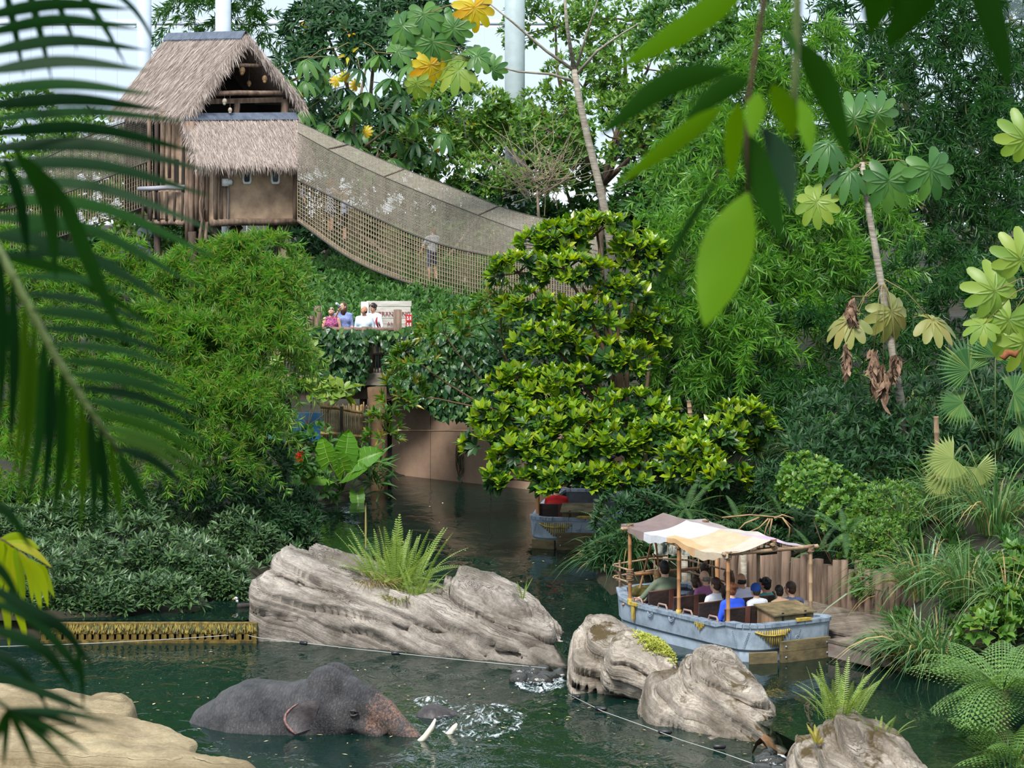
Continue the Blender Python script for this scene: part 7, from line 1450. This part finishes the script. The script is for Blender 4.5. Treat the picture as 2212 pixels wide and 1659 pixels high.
pb = empty('palm_frond', W(-150, 420, 6.2), 'blurred palm frond drooping diagonally in front of the bamboo mound', 'palm frond'); RB = [(-60, 430), (40, 620), (120, 770), (190, 880), (262, 985)]; stempx(pb, RB, 20, 6.2, M_stem, 'rachis')
rb_ = lambda t: (catmull([0, .3, .55, .78, 1], [p[0] for p in RB], np.array([t]))[0], catmull([0, .3, .55, .78, 1], [p[1] for p in RB], np.array([t]))[0])
ends = [(.12, (240, 505)), (.19, (270, 570)), (.26, (300, 640)), (.32, (330, 700)), (.38, (345, 730)), (.44, (385, 770)), (.50, (400, 800)), (.56, (420, 850)), (.62, (440, 880)), (.68, (455, 920)), (.74, (460, 960)), (.80, (458, 995)), (.86, (445, 1020)), (.91, (420, 1030)), (.96, (410, 1058))]
for t, e in ends:
    s_ = rb_(t); leafpx(pb, [s_, (s_[0] * .5 + e[0] * .5, s_[1] * .55 + e[1] * .45 - 14), e], rnd.uniform(20, 27), 6.2 + rnd.uniform(-.2, .3), PALMY if t > .7 and rnd.random() < .6 else PALM, .2, rnd.choice((.3, .7)), 'leaflet', wmax=.35)
for t, e in ((.10, (10, 800)), (.18, (0, 930)), (.26, (22, 980)), (.34, (30, 1040)), (.41, (38, 1095)), (.47, (62, 1088)), (.53, (90, 1105)), (.60, (116, 1130)), (.67, (140, 1120)), (.73, (174, 1146)), (.79, (202, 1150)), (.86, (228, 1148)), (.92, (264, 1148)), (.98, (326, 1108))):
    s_ = rb_(t); leafpx(pb, [s_, (s_[0] * .6 + e[0] * .4 + 6, s_[1] * .5 + e[1] * .5), e], rnd.uniform(20, 28), 6.2 + rnd.uniform(-.2, .3), PALMY if rnd.random() < .4 else PALM, .2, rnd.choice((.3, .7, -.3)), 'leaflet', wmax=.35)
for pts, w in ((((26, 318), (96, 430), (122, 605)), 46), (((55, 336), (137, 441), (203, 597), (272, 735)), 44), (((5, 330), (40, 430), (62, 560)), 34)): leafpx(pb, pts, w, 5.9, PALM, .2, -.75, 'leaflet', wmax=.5)
pc_ = empty('palm_frond', W(-150, 1250, 6.0), 'blurred palm frond arching over the near shore rocks', 'palm frond'); stempx(pc_, [(-120, 1180), (-60, 1290), (-30, 1420), (-30, 1560)], 22, 6.0, M_stem, 'rachis')
for pts, w in ((((-60, 1060), (20, 1110), (70, 1190)), 26), (((-70, 1240), (83, 1326), (144, 1367), (204, 1446)), 30), (((-60, 1290), (60, 1330), (150, 1420), (185, 1480)), 24), (((-50, 1345), (90, 1400), (160, 1492)), 28), (((-50, 1400), (40, 1440), (110, 1540)), 24), (((-50, 1445), (108, 1500), (204, 1542)), 24), (((-60, 1180), (10, 1240), (60, 1340)), 24), (((165, 1395), (176, 1455), (180, 1530)), 14)): leafpx(pc_, pts, w, 6.0 + rnd.uniform(-.2, .2), PALM, .2, rnd.choice((.3, .6)), 'leaflet', wmax=.35)
pd_ = empty('palm_frond', W(-40, 1540, 5.8), 'small blurred palm tip fanning over the lowest shore slab', 'palm frond'); stempx(pd_, [(-60, 1470), (-10, 1510), (22, 1534)], 14, 5.8, M_stem, 'rachis')
for e in ((-20, 1640), (8, 1660), (78, 1662), (158, 1662), (192, 1626), (214, 1586), (120, 1600), (252, 1562)): leafpx(pd_, [(18, 1530), ((18 + e[0]) / 2, (1530 + e[1]) / 2 - 8), e], 16, 5.8, PALM, .1, .4, 'leaflet', wmax=.35)
by = empty('bamboo_sprig', W(-60, 1150, 15), 'yellow-green bamboo leaf sprig at the edge of the picture above the weir', 'bamboo'); stempx(by, [(-60, 1140), (10, 1168), (60, 1205), (90, 1232)], 5, 15, M_stemb)
for a, e in (((20, 1172), (112, 1226)), ((60, 1205), (118, 1292)), ((62, 1208), (104, 1312)), ((50, 1200), (90, 1328)), ((45, 1196), (70, 1302)), ((35, 1188), (50, 1336)), ((30, 1185), (26, 1332)), ((20, 1178), (8, 1312)), ((10, 1168), (86, 1186)), ((75, 1220), (100, 1268)), ((30, 1182), (44, 1292)), ((10, 1172), (0, 1282)), ((25, 1180), (30, 1244)), ((0, 1165), (-10, 1240)), ((40, 1190), (64, 1262)), ((0, 1165), (60, 1168)), ((5, 1168), (18, 1230)), ((-10, 1160), (-20, 1330)), ((15, 1290), (60, 1400)), ((0, 1280), (20, 1400))): leafpx(by, [a, ((a[0] + e[0]) / 2 + 6, (a[1] + e[1]) / 2 - 8), e], rnd.uniform(15, 21), 15 + rnd.uniform(-.3, .3), LFY, .1, rnd.choice((.2, .6, -.4)))

# ------------------------------------------------------------------ nearer plants of the banks
def gh(px, py, Yd):
    """depth at which the line of sight through a pixel meets the bank (or the given depth)"""
    Yv = np.linspace(46, 75, 300); P = Wn(px, py, Yv); t = terrain_h(P[:, 0], P[:, 1]); hit = np.where(P[:, 2] < t)[0]
    return float(Yv[hit[0]]) if len(hit) and t[hit[0]] > -.1 else Yd
FR_B = [frond_mesh('frond', leafmat('bank_fern', [(48, 84, 40), (62, 100, 46), (76, 112, 52)], .45, .3), 24, .11, .5, .011, droop=.2)]
# ferns on the rocks
g = W(850, 1262, 55.6)
fern('sword_fern', 'lush clump of sword ferns growing on the long layered boulder', g + Vector((.05, -.2, -.05)), 84, 1.22, FR_S, 1, (12, 88), crown=.45)
fern('sword_fern', 'low fern tuft at the foot of the big fern clump on the layered boulder', W(905, 1290, 54.4), 22, .62, FR_S, 2, (5, 70), crown=.25)
grass('dry_grass', 'dry straw-coloured grass under the fern clump on the boulder', 800, 55.0, 1258, 260, .28, .007, 1.0, GRYL, 3, None, .45, 0)
grass('dry_grass', 'green-brown trailing weeds under the ferns beside the rock hump', 880, 54.5, 1290, 260, .26, .007, 1.1, leafmat('weed', [(120, 130, 60), (96, 116, 50), (140, 130, 70)], .5, .3), 4, None, .4, .3)
grass('reed_stalk', 'single bare reed stalk rising beside the fern clump', 790, 56.4, 1180, 3, 1.0, .012, .12, GRYL, 5, None, .03, 0, 'reed')
fern('sword_fern', 'tiny young fern on the far tip of the layered boulder', W(1128, 1294, 54.2), 6, .42, FR_S, 6, (50, 85), crown=.06)
fern('sword_fern', 'upright sword ferns on the crest of the fern boulder', W(1820, 1560, 43.7) + Vector((0, .2, 0)), 30, .92, FR_S, 7, (35, 88), crown=.32)
fern('sword_fern', 'low fern sprays on the canal side of the fern boulder', W(1900, 1590, 43.6), 12, .48, FR_S, 8, (10, 60), crown=.25)
fern('sword_fern', 'small yellowing ferns in the cleft of the fern boulder', W(1765, 1605, 43.3), 10, .35, [frond_mesh('frond', leafmat('yellow_fern', [(170, 160, 60), (150, 150, 60), (180, 150, 70)], .5, .35), 20, .12, .4, .018)], 9, (10, 70), crown=.1)
# moss cushion on the boulder
rng = np.random.default_rng(31); n_ = 700; t = rng.random(n_); px = 1388 + 70 * t + rng.normal(0, 9, n_); py = 1368 + 44 * t + rng.normal(0, 10, n_); 
from mathutils.bvhtree import BVHTree
trees_ = [BVHTree.FromPolygons([v.co.copy() for v in c.data.vertices], [tuple(p_.vertices) for p_ in c.data.polygons]) for c in ba.children]; P = []; Nm = []
for a_, b_ in zip(px, py):
    hs = [h for h in (t_.ray_cast(Vector((0, 0, H)), W(a_, b_, 50) - Vector((0, 0, H))) for t_ in trees_) if h[0] is not None]
    if hs: h = min(hs, key=lambda q_: q_[0].y); P.append(h[0]); Nm.append(h[1] if h[1].y < 0 else -h[1])
P = np.array(P); Nm = np.array(Nm); n_ = len(P)
o = foliage('moss_cushion', rosette(P, norm(Nm + .5 * UP) + .4 * rdir(n_, rng), 6, L_RND, .042, (.6, 1.5), rng), leafmat('moss', [(176, 178, 74), (150, 160, 62), (190, 190, 98), (126, 142, 54)], .7, .25), None); prop(o, 'yellow-green moss cushion on the shoulder of the pale boulder', 'moss')
# tree fern, lower right
tf = fern('tree_fern', 'large tree fern with arching lacy fronds in the lower right corner', W(2165, 1490, 45.0), 24, 1.9, FR_T, 11, (-15, 38), crown=.1)
m = MB(); c = W(2165, 1490, 45.0); m.tube([(c.x, c.y, -.5), (c.x, c.y, c.z)], [.13, .10], 9); m.build('trunk', BARK, tf, True)
fern('tree_fern', 'darker lower tree fern under the large one at the bottom edge', W(2200, 1640, 43.8), 16, 1.3, FR_T, 12, (-10, 35), crown=.1)
grass('canal_grass', 'dark reedy grass at the bottom right corner by the tree fern', 2180, 43.5, 1690, 120, .9, .012, .8, GRAS, 13, None, .3, .1)
# grasses and reeds along the right bank
GL = [(1945, 1425, 51.6, 1.0, 90, 'grass tuft hanging over the end of the pier', .9), (1985, 1440, 51.4, 1.4, 170, 'tall grass clump between pier end and tree fern', .9), (2030, 1450, 51.2, 1.5, 190, 'tall grass clump leaning over the canal edge behind the tree fern', .9), (1945, 1315, 53.0, 1.4, 150, 'arching grass above the end of the log wall', .9), (2000, 1290, 53.4, 1.7, 200, 'big arching grass clump on the bank beside the log wall', .85), (2090, 1300, 53.0, 1.6, 190, 'arching grass clump on the bank over the tree fern', .85), (2180, 1330, 52.6, 1.4, 160, 'grass clump at the picture edge above the tree fern', .85),
      (1960, 1150, 55.0, 1.6, 170, 'tall fountain of grass with dry blades above the log wall', .8), (2050, 1120, 55.4, 1.8, 190, 'tall fountain grass in front of the fan palm', .8), (2150, 1150, 55.0, 1.8, 190, 'tall fountain grass below the pale cecropia leaves', .8), (1850, 1060, 56.5, 1.5, 150, 'upright grass clump rising behind the bright bank bush', .7), (2020, 960, 57.5, 1.9, 150, 'high grass stems in front of the withered cecropia leaves', .7), (1950, 920, 58.0, 1.7, 120, 'high grass clump beside the leaning cecropia trunk', .7), (2120, 930, 57.0, 1.8, 140, 'high grass clump beside the fan palm at the picture edge', .7), (1680, 980, 60.5, 1.6, 140, 'drooping grass hanging under the bamboo behind the boat canopy', 1.0), (1740, 1000, 60.0, 1.4, 120, 'drooping grass below the shaded bamboo thicket', 1.0), (1360, 1220, 57.0, 1.3, 170, 'hanging grass on the dark bank just beyond the bow', 1.0), (1420, 1190, 57.5, 1.2, 150, 'hanging grass on the dark bank behind the tripod', 1.0), (1310, 1230, 58.0, 1.0, 110, 'grass tuft at the canal corner beyond the bow', .9)]
for i, (px, py, Y, Lg, n_, lb, sp_) in enumerate(GL): Y = gh(px, py, Y); grass('grass_clump', lb, px, Y, None, n_, Lg, .015, sp_, GRAS if i < 14 else leafmat('grass_dark', [(44, 84, 46), (58, 98, 52), (74, 112, 60)], .4, .3), 300 + i, 'grass clumps on the canal bank', .32, .14)
for i, (px, py, Y, nn, Lg, lb) in enumerate([(1830, 1150, 54.6, 12, .9, 'fern hanging over the log wall near the far canopy post'), (1760, 1190, 54.8, 9, .7, 'fern hanging in front of the logs behind the canopy'), (1950, 1355, 52.6, 12, .7, 'fern drooping over the pier end'), (2150, 1260, 51.5, 12, .8, 'fern on the bank above the tree fern'), (1600, 1130, 58.0, 14, .9, 'dark fern on the bank above the boat canopy'), (1690, 1110, 57.6, 12, .9, 'dark fern above the purple canopy patch'), (1480, 1100, 58.6, 12, .9, 'dark fern beyond the grey canopy patch'), (1350, 1150, 58.6, 12, .9, 'fern on the dark bank between the two boats')]): fern('bank_fern', lb, W(px, py, Y), nn, Lg, FR_B, 60 + i, (-25, 45), 'ferns on the canal bank', crown=.15)
# bank bushes behind the landing
leafy('bank_bush', 'bright round-leaved bush spilling over the log wall', 'bush', (1790, 56), [(1770, 1060, 56.4, 90, 55), (1840, 1110, 55.8, 70, 60), (1870, 1180, 55.2, 60, 60), (1740, 1020, 57, 60, 40)], BGLT, L_RND, .11, 7, 420, .5, (.6, 1.3), .05, TWIG, .02, 81, 10)
leafy('bank_bush', 'fine light-green bush at the end of the log wall', 'bush', (1900, 55), [(1900, 1190, 54.6, 60, 70), (1920, 1100, 55.4, 70, 60), (1880, 1260, 54.2, 40, 50)], BGLT, L_KITE, .09, 7, 420, .5, (.6, 1.3), .05, TWIG, .02, 82, 10)
leafy('bank_bush', 'dark glossy bush in the shade right behind the boat canopy', 'bush', (1560, 60), [(1500, 1110, 60, 90, 60), (1620, 1080, 60, 100, 70), (1700, 1060, 59.5, 80, 70), (1420, 1110, 60, 80, 60), (1340, 1130, 60, 60, 70), (1600, 1180, 59, 120, 50), (1480, 1180, 59.4, 100, 50), (1310, 1200, 59.6, 40, 50)], BGDK, L_LAN2, .18, 7, 900, .4, (.6, 1.3), .1, TWIG, .03, 83, 10)
leafy('bank_bush', 'round-leaved bush under the withered cecropia leaves', 'bush', (1860, 62), [(1850, 940, 62, 90, 50), (1930, 990, 61, 80, 60), (1800, 960, 62.5, 60, 50), (1990, 1060, 59, 80, 60), (2100, 1060, 58, 100, 70)], BGMD, L_RND, .15, 6, 420, .5, (.6, 1.3), .05, TWIG, .03, 84, 10)
leafy('bank_bush', 'heart-leaved creeper bush at the picture edge above the tree fern', 'bush', (2160, 50), [(2180, 1320, 50, 60, 50), (2130, 1360, 49.5, 60, 40), (2190, 1240, 51, 50, 60)], BGLT, L_HRT, .16, 5, 130, .5, (.6, 1.3), .1, TWIG, .02, 85, 8)
# elephant-ear plants and mixed growth by the fence
ee = empty('elephant_ear', W(735, 1060, 70.6), 'elephant-ear plant with huge bright leaves below the stick fence', 'plant')
for px, py, s, d, nn in ((706, 985, .62, (-.35, -.2, .9), (-.4, -.9, .1)), (748, 975, .66, (.15, -.1, 1), (.15, -1, 0)), (740, 1005, .55, (-.25, -.4, .75), (0, -1, .3)), (786, 990, .62, (.85, -.2, .45), (-.2, -.9, .45)), (690, 1030, .6, (-.9, -.3, .1), (0, -.8, .6)), (772, 1075, .42, (.1, -.6, -.7), (.0, -.9, .4)), (760, 1020, .6, (.5, -.5, .3), (-.1, -.8, .6)), (650, 1010, .6, (-.5, -.5, .4), (0, -.8, .6))):
    p = W(px, py, 70.4); stalked(ee, PL_EAR, W(738, 1062, 70.6), p - Vector(d).normalized() * s * .3, d, nn, s, .016, M_stem)
leafy('mixed_bush', 'mixed leafy bush with red flowers beside the blue board', 'bush', (620, 71), [(610, 1010, 70.5, 70, 70), (580, 920, 71, 50, 60), (660, 1060, 70, 70, 40), (690, 960, 71, 50, 40), (600, 840, 72, 40, 40)], BGMD, L_OVAL, .22, 5, 210, .4, (.7, 1.4), .15, TWIG, .03, 86, 14)
leafy('pale_shrub', 'pale big-leaved shrub arching before the platform edge', 'shrub', (660, 71.5), [(620, 790, 72.5, 30, 30), (690, 850, 72, 60, 25), (640, 850, 72.3, 40, 25), (660, 760, 72.6, 25, 40), (740, 850, 72, 30, 20)], CECY, L_RND, .28, 4, 44, .6, (.9, 1.6), .1, TWIG, .02, 87, 6)
rf_ = empty('red_flower_spike', W(615, 900, 70.2), 'red flower spikes among the leaves near the blue board', 'flower'); M_flow = leafmat('red_flower', [(200, 50, 30), (220, 90, 30)], .5, .3)
P = np.concatenate([Wn(px + RNG.normal(0, 3, 16), py + RNG.normal(0, 9, 16), 70.0) for px, py in ((605, 905), (620, 920), (648, 985), (618, 1015))]); foliage('petals', rosette(P, tilt(np.tile([0, -.4, .9], (len(P), 1)), .6), 4, L_KITE, .07), M_flow, rf_)
leafy('waterside_reed', 'strap-leaved waterside plant leaning beside the tunnel pillar', 'plant', (805, 71.5), [(800, 1010, 71.2, 30, 50), (820, 1050, 71, 25, 30)], BGMD, leaf_tpl(.05, 3, .2, .5), .55, 6, 14, .8, (.4, 1.2), .1, TWIG, .01, 88, 0, trunk=False)
# vines over the railing and tunnel
def vines(name, label, region, Yf, n, size, mat, seed):
    rng = np.random.default_rng(seed); xs = np.array([p[0] for p in region]); ys = np.array([p[1] for p in region]); q = np.stack([rng.uniform(xs.min(), xs.max(), n * 3), rng.uniform(ys.min(), ys.max(), n * 3)], -1); q = q[inside(q, region)][:n]
    P = Wn(q[:, 0], q[:, 1], np.array([Yf(a, b) for a, b in q]) + rng.normal(0, .12, len(q))); D = norm(np.array([0, -.35, -1.0]) + .45 * rng.normal(size=P.shape)); N = norm(np.array([0, -1.0, .55]) + .35 * rng.normal(size=P.shape))
    c = P.mean(0); root = empty(name, Vector((c[0], c[1], P[:, 2].min())), label, 'vine'); S = size * rng.uniform(.55, 1.25, len(P)); k = min(280, len(P)); near = np.argsort(-S)[:k]; rest = np.setdiff1d(np.arange(len(P)), near)
    me = mesh_np('leaf', L_HRT[0], L_HRT[1], mat, True)
    for i in near: leafobj(me, root, P[i], D[i], N[i], S[i])
    if len(rest): foliage('foliage', scatter(L_HRT, P[rest], D[rest], N[rest], S[rest]), mat, root)
    m = MB()
    for i in range(26): a = P[rng.integers(len(P))]; b = P[np.argsort(np.linalg.norm(P - a, axis=1))[min(len(P) - 1, 30)]]; m.tube(bend(a, b, 4, .15), .008, 4)
    m.build('stems', TWIG, root, True, kind='stuff'); return root
vines('climbing_vine', 'dark heart-leaved vine smothering the platform railing', [(664, 724), (690, 706), (740, 712), (800, 712), (850, 716), (900, 700), (930, 720), (930, 800), (880, 830), (830, 818), (826, 740), (798, 736), (798, 800), (780, 836), (740, 832), (700, 828), (676, 790)], lambda a, b: 73.8, 1500, .15, VINE, 91)
vines('climbing_vine', 'curtain of vine hanging over the tunnel mouth', [(826, 812), (880, 816), (930, 720), (1000, 705), (1080, 730), (1090, 860), (1075, 905), (1040, 925), (1000, 905), (950, 905), (900, 860), (850, 848)], lambda a, b: 73.0 - (a - 826) / 260 * 1.3, 1900, .15, VINE, 92)
vines('climbing_vine', 'thin vine tendril trailing down the plastered tunnel wall', [(988, 930), (1004, 930), (1002, 1050), (990, 1050)], lambda a, b: 74.0, 24, .10, VINE, 93)
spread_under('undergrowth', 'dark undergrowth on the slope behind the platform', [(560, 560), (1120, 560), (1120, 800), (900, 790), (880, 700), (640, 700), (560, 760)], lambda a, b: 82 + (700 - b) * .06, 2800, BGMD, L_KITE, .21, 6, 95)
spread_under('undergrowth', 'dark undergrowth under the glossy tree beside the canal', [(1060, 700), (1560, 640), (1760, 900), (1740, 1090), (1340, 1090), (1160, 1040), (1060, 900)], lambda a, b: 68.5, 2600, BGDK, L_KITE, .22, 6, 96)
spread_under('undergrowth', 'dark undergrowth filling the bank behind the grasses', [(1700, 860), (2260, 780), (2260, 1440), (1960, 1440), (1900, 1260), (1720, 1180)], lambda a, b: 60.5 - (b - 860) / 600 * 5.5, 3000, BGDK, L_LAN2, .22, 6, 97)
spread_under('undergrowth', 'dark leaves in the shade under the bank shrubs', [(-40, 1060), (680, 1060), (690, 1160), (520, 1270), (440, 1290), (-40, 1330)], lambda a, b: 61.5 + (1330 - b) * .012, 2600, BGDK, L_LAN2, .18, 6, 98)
# far backdrop of trees that closes the view below the roof
for i, (x0, x1, y0, y1, Y, mt, tp_, lb) in enumerate([(560, 800, 250, 620, 112, BGDK, L_KITE, 'far dark tree mass left of the fork-trunk cecropia'), (760, 1000, 300, 660, 111, BGMD, L_KITE, 'far green tree mass under the net bridge'), (960, 1200, 240, 560, 113, BGLT, L_KITE, 'far pale tree mass behind the bare twigs'), (1160, 1420, 160, 560, 113, BGMD, L_KITE, 'far tree mass behind the cecropia trunk'), (1400, 1640, 120, 600, 112, BGDK, L_KITE, 'far dark tree mass left of the bright bamboo'), (1600, 1860, 160, 640, 110, BGMD, L_KITE, 'far tree mass behind the bright bamboo'), (1820, 2260, 60, 700, 108, BGDK, L_LAN2, 'far dark tree mass behind the tall dark bamboo'), (-60, 240, 300, 660, 108, BGMD, L_KITE, 'far green tree mass beyond the palm fronds'), (200, 460, 420, 660, 106, BGDK, L_KITE, 'far dark tree mass under the hut'), (420, 660, 480, 660, 104, BGMD, L_KITE, 'far tree mass under the annexe')]):
    rg = random.Random(500 + i); lb_ = []
    w_, h_ = x1 - x0, y1 - y0; nl = max(5, int(w_ * h_ / 12000))
    for j in range(nl): lb_.append((rg.uniform(x0, x1), rg.uniform(y0 + 30, y1), Y + rg.uniform(-1.5, 1.5), rg.uniform(60, 95), rg.uniform(50, 85)))
    leafy('backdrop_tree', lb, 'tree', ((x0 + x1) / 2, Y), lb_, mt, tp_, .36, 6, int(min(w_ * h_ / 75, 2600)), .4, (.6, 1.3), .1, BARK, .16, 510 + i, 4, group='far trees')
# cecropias on the right bank
cr_ = empty('cecropia_tree', W(1950, 940, 60), 'leaning slender cecropia with drooping old leaves on the right bank', 'tree')
m = MB(); m.tube([W(1952, 960, 60), W(1945, 860, 60), W(1925, 740, 60), W(1905, 620, 60), W(1888, 520, 60), W(1870, 420, 60), W(1862, 350, 60)], [.085, .08, .075, .07, .065, .055, .05], 9); m.build('trunk', BARKP, cr_, True)
for px, py, s, me, d, nn in ((1920, 390, .62, PL_U, (0, 0, -1), (0, -1, .25)), (2010, 365, .60, PL_U, (.4, 0, -1), (.2, -1, .35)), (1845, 255, .5, PL_D, (-.3, 0, 1), (-.3, -.6, .8)), (1895, 245, .45, PL_D, (.3, 0, 1), (.2, -.6, .8)), (1835, 370, .5, PL_D, (-1, 0, 0), (-.3, -.6, .8)), (1765, 435, .5, PL_Y, (-.6, 0, -.8), (-.2, -.9, .5)), (1790, 310, .5, PL_D, (-1, 0, 0), (-.3, -.6, .8)), (1838, 690, .55, PL_O, (-.8, 0, -.3), (-.3, -.6, .9)), (1925, 672, .55, PL_O, (.3, 0, -.6), (0, -.65, .8)), (2012, 690, .55, PL_O, (.9, 0, -.2), (.2, -.5, .9))):
    b = W(1905 if py > 500 else 1866, 600 if py > 500 else 352, 60); stalked(cr_, me, b, W(px, py, 59.8), d, nn, s, .010, M_petiole)
M_with = plain('withered_leaf', (150, 122, 100), .9, c2=(92, 70, 56), scale=9, bump=.6)
for i, (px, t, b_, w_) in enumerate(((1888, 752, 870, 24), (1908, 785, 885, 26), (1828, 738, 805, 12), (1936, 765, 805, 14), (1840, 640, 695, 10))):
    rg = np.random.default_rng(70 + i); n_ = 26; v_ = rg.random(n_); P = Wn(px + rg.normal(0, w_ * .25, n_), t + (b_ - t) * .7 * v_, 59.6 + rg.normal(0, .06, n_)); D = norm(np.array([0, 0, -1.0]) + .22 * rg.normal(size=(n_, 3))); vt = scatter(leaf_tpl(.16, 5, .9, .25, .4), P, D, rdir(n_, rg), rg.uniform(.22, .42, n_)); Vw = vt[0] + .03 * np.stack([vnoise(vt[0] * 14, s_) for s_ in (1, 2, 3)], -1); link('withered_leaf', mesh_np('withered_leaf', Vw, vt[1], M_with, True), cr_, kind='stuff')
    st_ = MB(); st_.tube([W(1910, 610, 60), W((1910 + px) / 2, 640, 59.7), W(px, t, 59.6)], .008, 5); st_.build('stalk', M_petiole, cr_, True)
ce = empty('cecropia_tree', W(2260, 900, 50), 'pale-leaved cecropia reaching in at the right edge', 'tree'); m = MB(); m.tube([W(2262, 1300, 50), W(2258, 800, 50), W(2250, 560, 50)], [.07, .06, .05], 8); m.build('trunk', BARKP, ce, True)
for px, py, s, d, nn in ((2150, 628, .52, (-.6, 0, .6), (-.2, -.9, .5)), (2205, 560, .5, (0, 0, 1), (.1, -.7, .8)), (2180, 690, .58, (-.3, 0, -.8), (0, -1, .3)), (2212, 740, .5, (.2, 0, -1), (.1, -.9, .4)), (2125, 700, .35, (-1, 0, -.3), (-.3, -.8, .6)), (2215, 300, .5, (-.3, 0, .8), (-.2, -.9, .4))): stalked(ce, PL_Y, W(2255, 600, 50), W(px, py, 49.8), d, nn, s, .008, M_petiole)
m = MB(); pts = [W(2160 + 8 * k, 770 - 2 * k + 5 * sin(k * 2), 49.6) for k in range(6)]; m.tube(pts, [.02, .05, .06, .05, .05, .02], 8); m.build('withered_leaf', plain('rust_leaf', (150, 86, 50), .8, var=.3), ce, True)
# fan palms
fpn = empty('fan_palm', W(2150, 1040, 57), 'fan palm with pleated green leaves among the grasses', 'palm')
for px, py, s, me, d, nn in ((2095, 800, .62, PL_FAN, (-.6, 0, .7), (-.2, -1, .3)), (2150, 770, .6, PL_FAN, (.3, 0, 1), (.2, -1, .2)), (2190, 850, .6, PL_FAN, (.9, 0, .1), (.1, -.9, .5)), (2080, 870, .5, PL_FAN, (-1, 0, -.1), (-.1, -.8, .6)), (2200, 920, .5, PL_FAN, (.8, 0, -.4), (.1, -.8, .6))): stalked(fpn, me, W(2150, 1000, 57), W(px, py, 56.6), d, nn, s, .012, M_stem)
fp2 = empty('fan_palm', W(2090, 1120, 55), 'yellowing fan palm leaf hanging over the bank beside a bamboo stake', 'palm')
for px, py, s, me, d, nn in ((2060, 990, .6, PL_FANY, (-.8, 0, -.35), (-.3, -.9, .5)), (2110, 1010, .5, PL_FANY, (.3, 0, -.9), (.1, -.9, .5)), (2030, 1040, .35, PL_FANY, (-.5, 0, -.8), (0, -.8, .6))): stalked(fp2, me, W(2085, 960, 55.2), W(px, py, 54.8), d, nn, s, .012, M_stem)
for i, (px, t, b_, Y, lb) in enumerate(((2022, 900, 1000, 56, 'pale cut bamboo stake standing among the grasses'), (1488, 866, 920, 63.5, 'brown cut bamboo stake beyond the glossy shrub'), (1497, 1045, 1085, 60.6, 'thick bamboo culm rising behind the canopy'))): prop(cane('bamboo_stake', W(px + 6, b_ + (70 if i != 1 else 10), Y), W(px, t, Y), .045, M_caneg, None, 5), lb, 'stake', 'bamboo stakes')

# low leaf cover lying on the banks
def drape(label, region, n, mat, tpl, size, k, seed, lift=.06):
    rng = np.random.default_rng(seed); xs = np.array([p[0] for p in region]); ys = np.array([p[1] for p in region]); q = np.stack([rng.uniform(xs.min(), xs.max(), n * 3), rng.uniform(ys.min(), ys.max(), n * 3)], -1); q = q[inside(q, region)][:n]
    Yv = np.linspace(48, 92, 260); P = Wn(q[:, 0:1], q[:, 1:2], Yv[None]); ix = np.clip(np.searchsorted(gx, P[..., 0]) - 1, 0, nx - 1); iy = np.clip(np.searchsorted(gy, P[..., 1]) - 1, 0, ny - 1); t = Z[iy, ix]; hit = P[..., 2] < t; ok = hit.any(1) & (t[np.arange(len(q)), hit.argmax(1)] > 0); P = P[np.arange(len(q)), hit.argmax(1)][ok] + np.array([0, -.05, lift])
    A = norm(np.array([0, -.35, 1.0]) + .5 * rdir(len(P), rng)); o = foliage('undergrowth', rosette(P, A, k, tpl, size, (.5, 1.2), rng, 0), mat, None); return prop(o, label, 'undergrowth')
drape('low leafy cover on the bank slope beside the tree fern', [(1880, 1180), (2260, 1040), (2260, 1500), (1960, 1460), (1890, 1350)], 1300, BGMD, L_LAN2, .22, 6, 201)
drape('low leafy cover on the bank above the shrubs beyond the weir', [(-40, 1040), (640, 1010), (690, 1170), (520, 1262), (-40, 1335)], 1500, SHRB, L_LAN2, .18, 6, 202)
drape('low leafy cover on the slope above the landing', [(1300, 1060), (1900, 900), (2260, 800), (2260, 1060), (1900, 1200), (1660, 1180), (1300, 1190)], 1500, BGDK, L_KITE, .2, 6, 203)
# the planting goes on beyond both edges of the picture
def again(src, dx, label):
    o = bpy.data.objects[src]; r = o.copy(); COL.objects.link(r); r.location.x += dx; r['label'] = label
    for c in o.children:
        d = c.copy(); COL.objects.link(d); d.parent = r
again('tall_bamboo', 4.6, 'tall dark bamboo continuing past the right edge'); again('tall_bamboo.003', 4.0, 'shaded bamboo thicket continuing past the right edge'); again('bank_bush.003', 3.0, 'round-leaved bush past the right edge behind the tree fern'); again('bank_bush.002', 9.0, 'dark glossy bush past the right edge of the bank')
again('bamboo_mound.001', -5.5, 'fine-leaved bamboo continuing past the palm-side edge'); again('bank_shrub', -2.6, 'bank shrub past the palm-side edge'); again('undergrowth.003', -5.0, 'bank undergrowth continuing past the palm-side edge')
drape('low leafy cover on the bank past the right edge', [(2240, 700), (2900, 650), (2900, 1560), (2240, 1500)], 1000, BGMD, L_LAN2, .34, 6, 204, .12)
again('grass_clump.005', 1.6, 'arching grass past the right edge above the tree fern'); again('grass_clump.009', 1.8, 'tall fountain grass past the right edge')
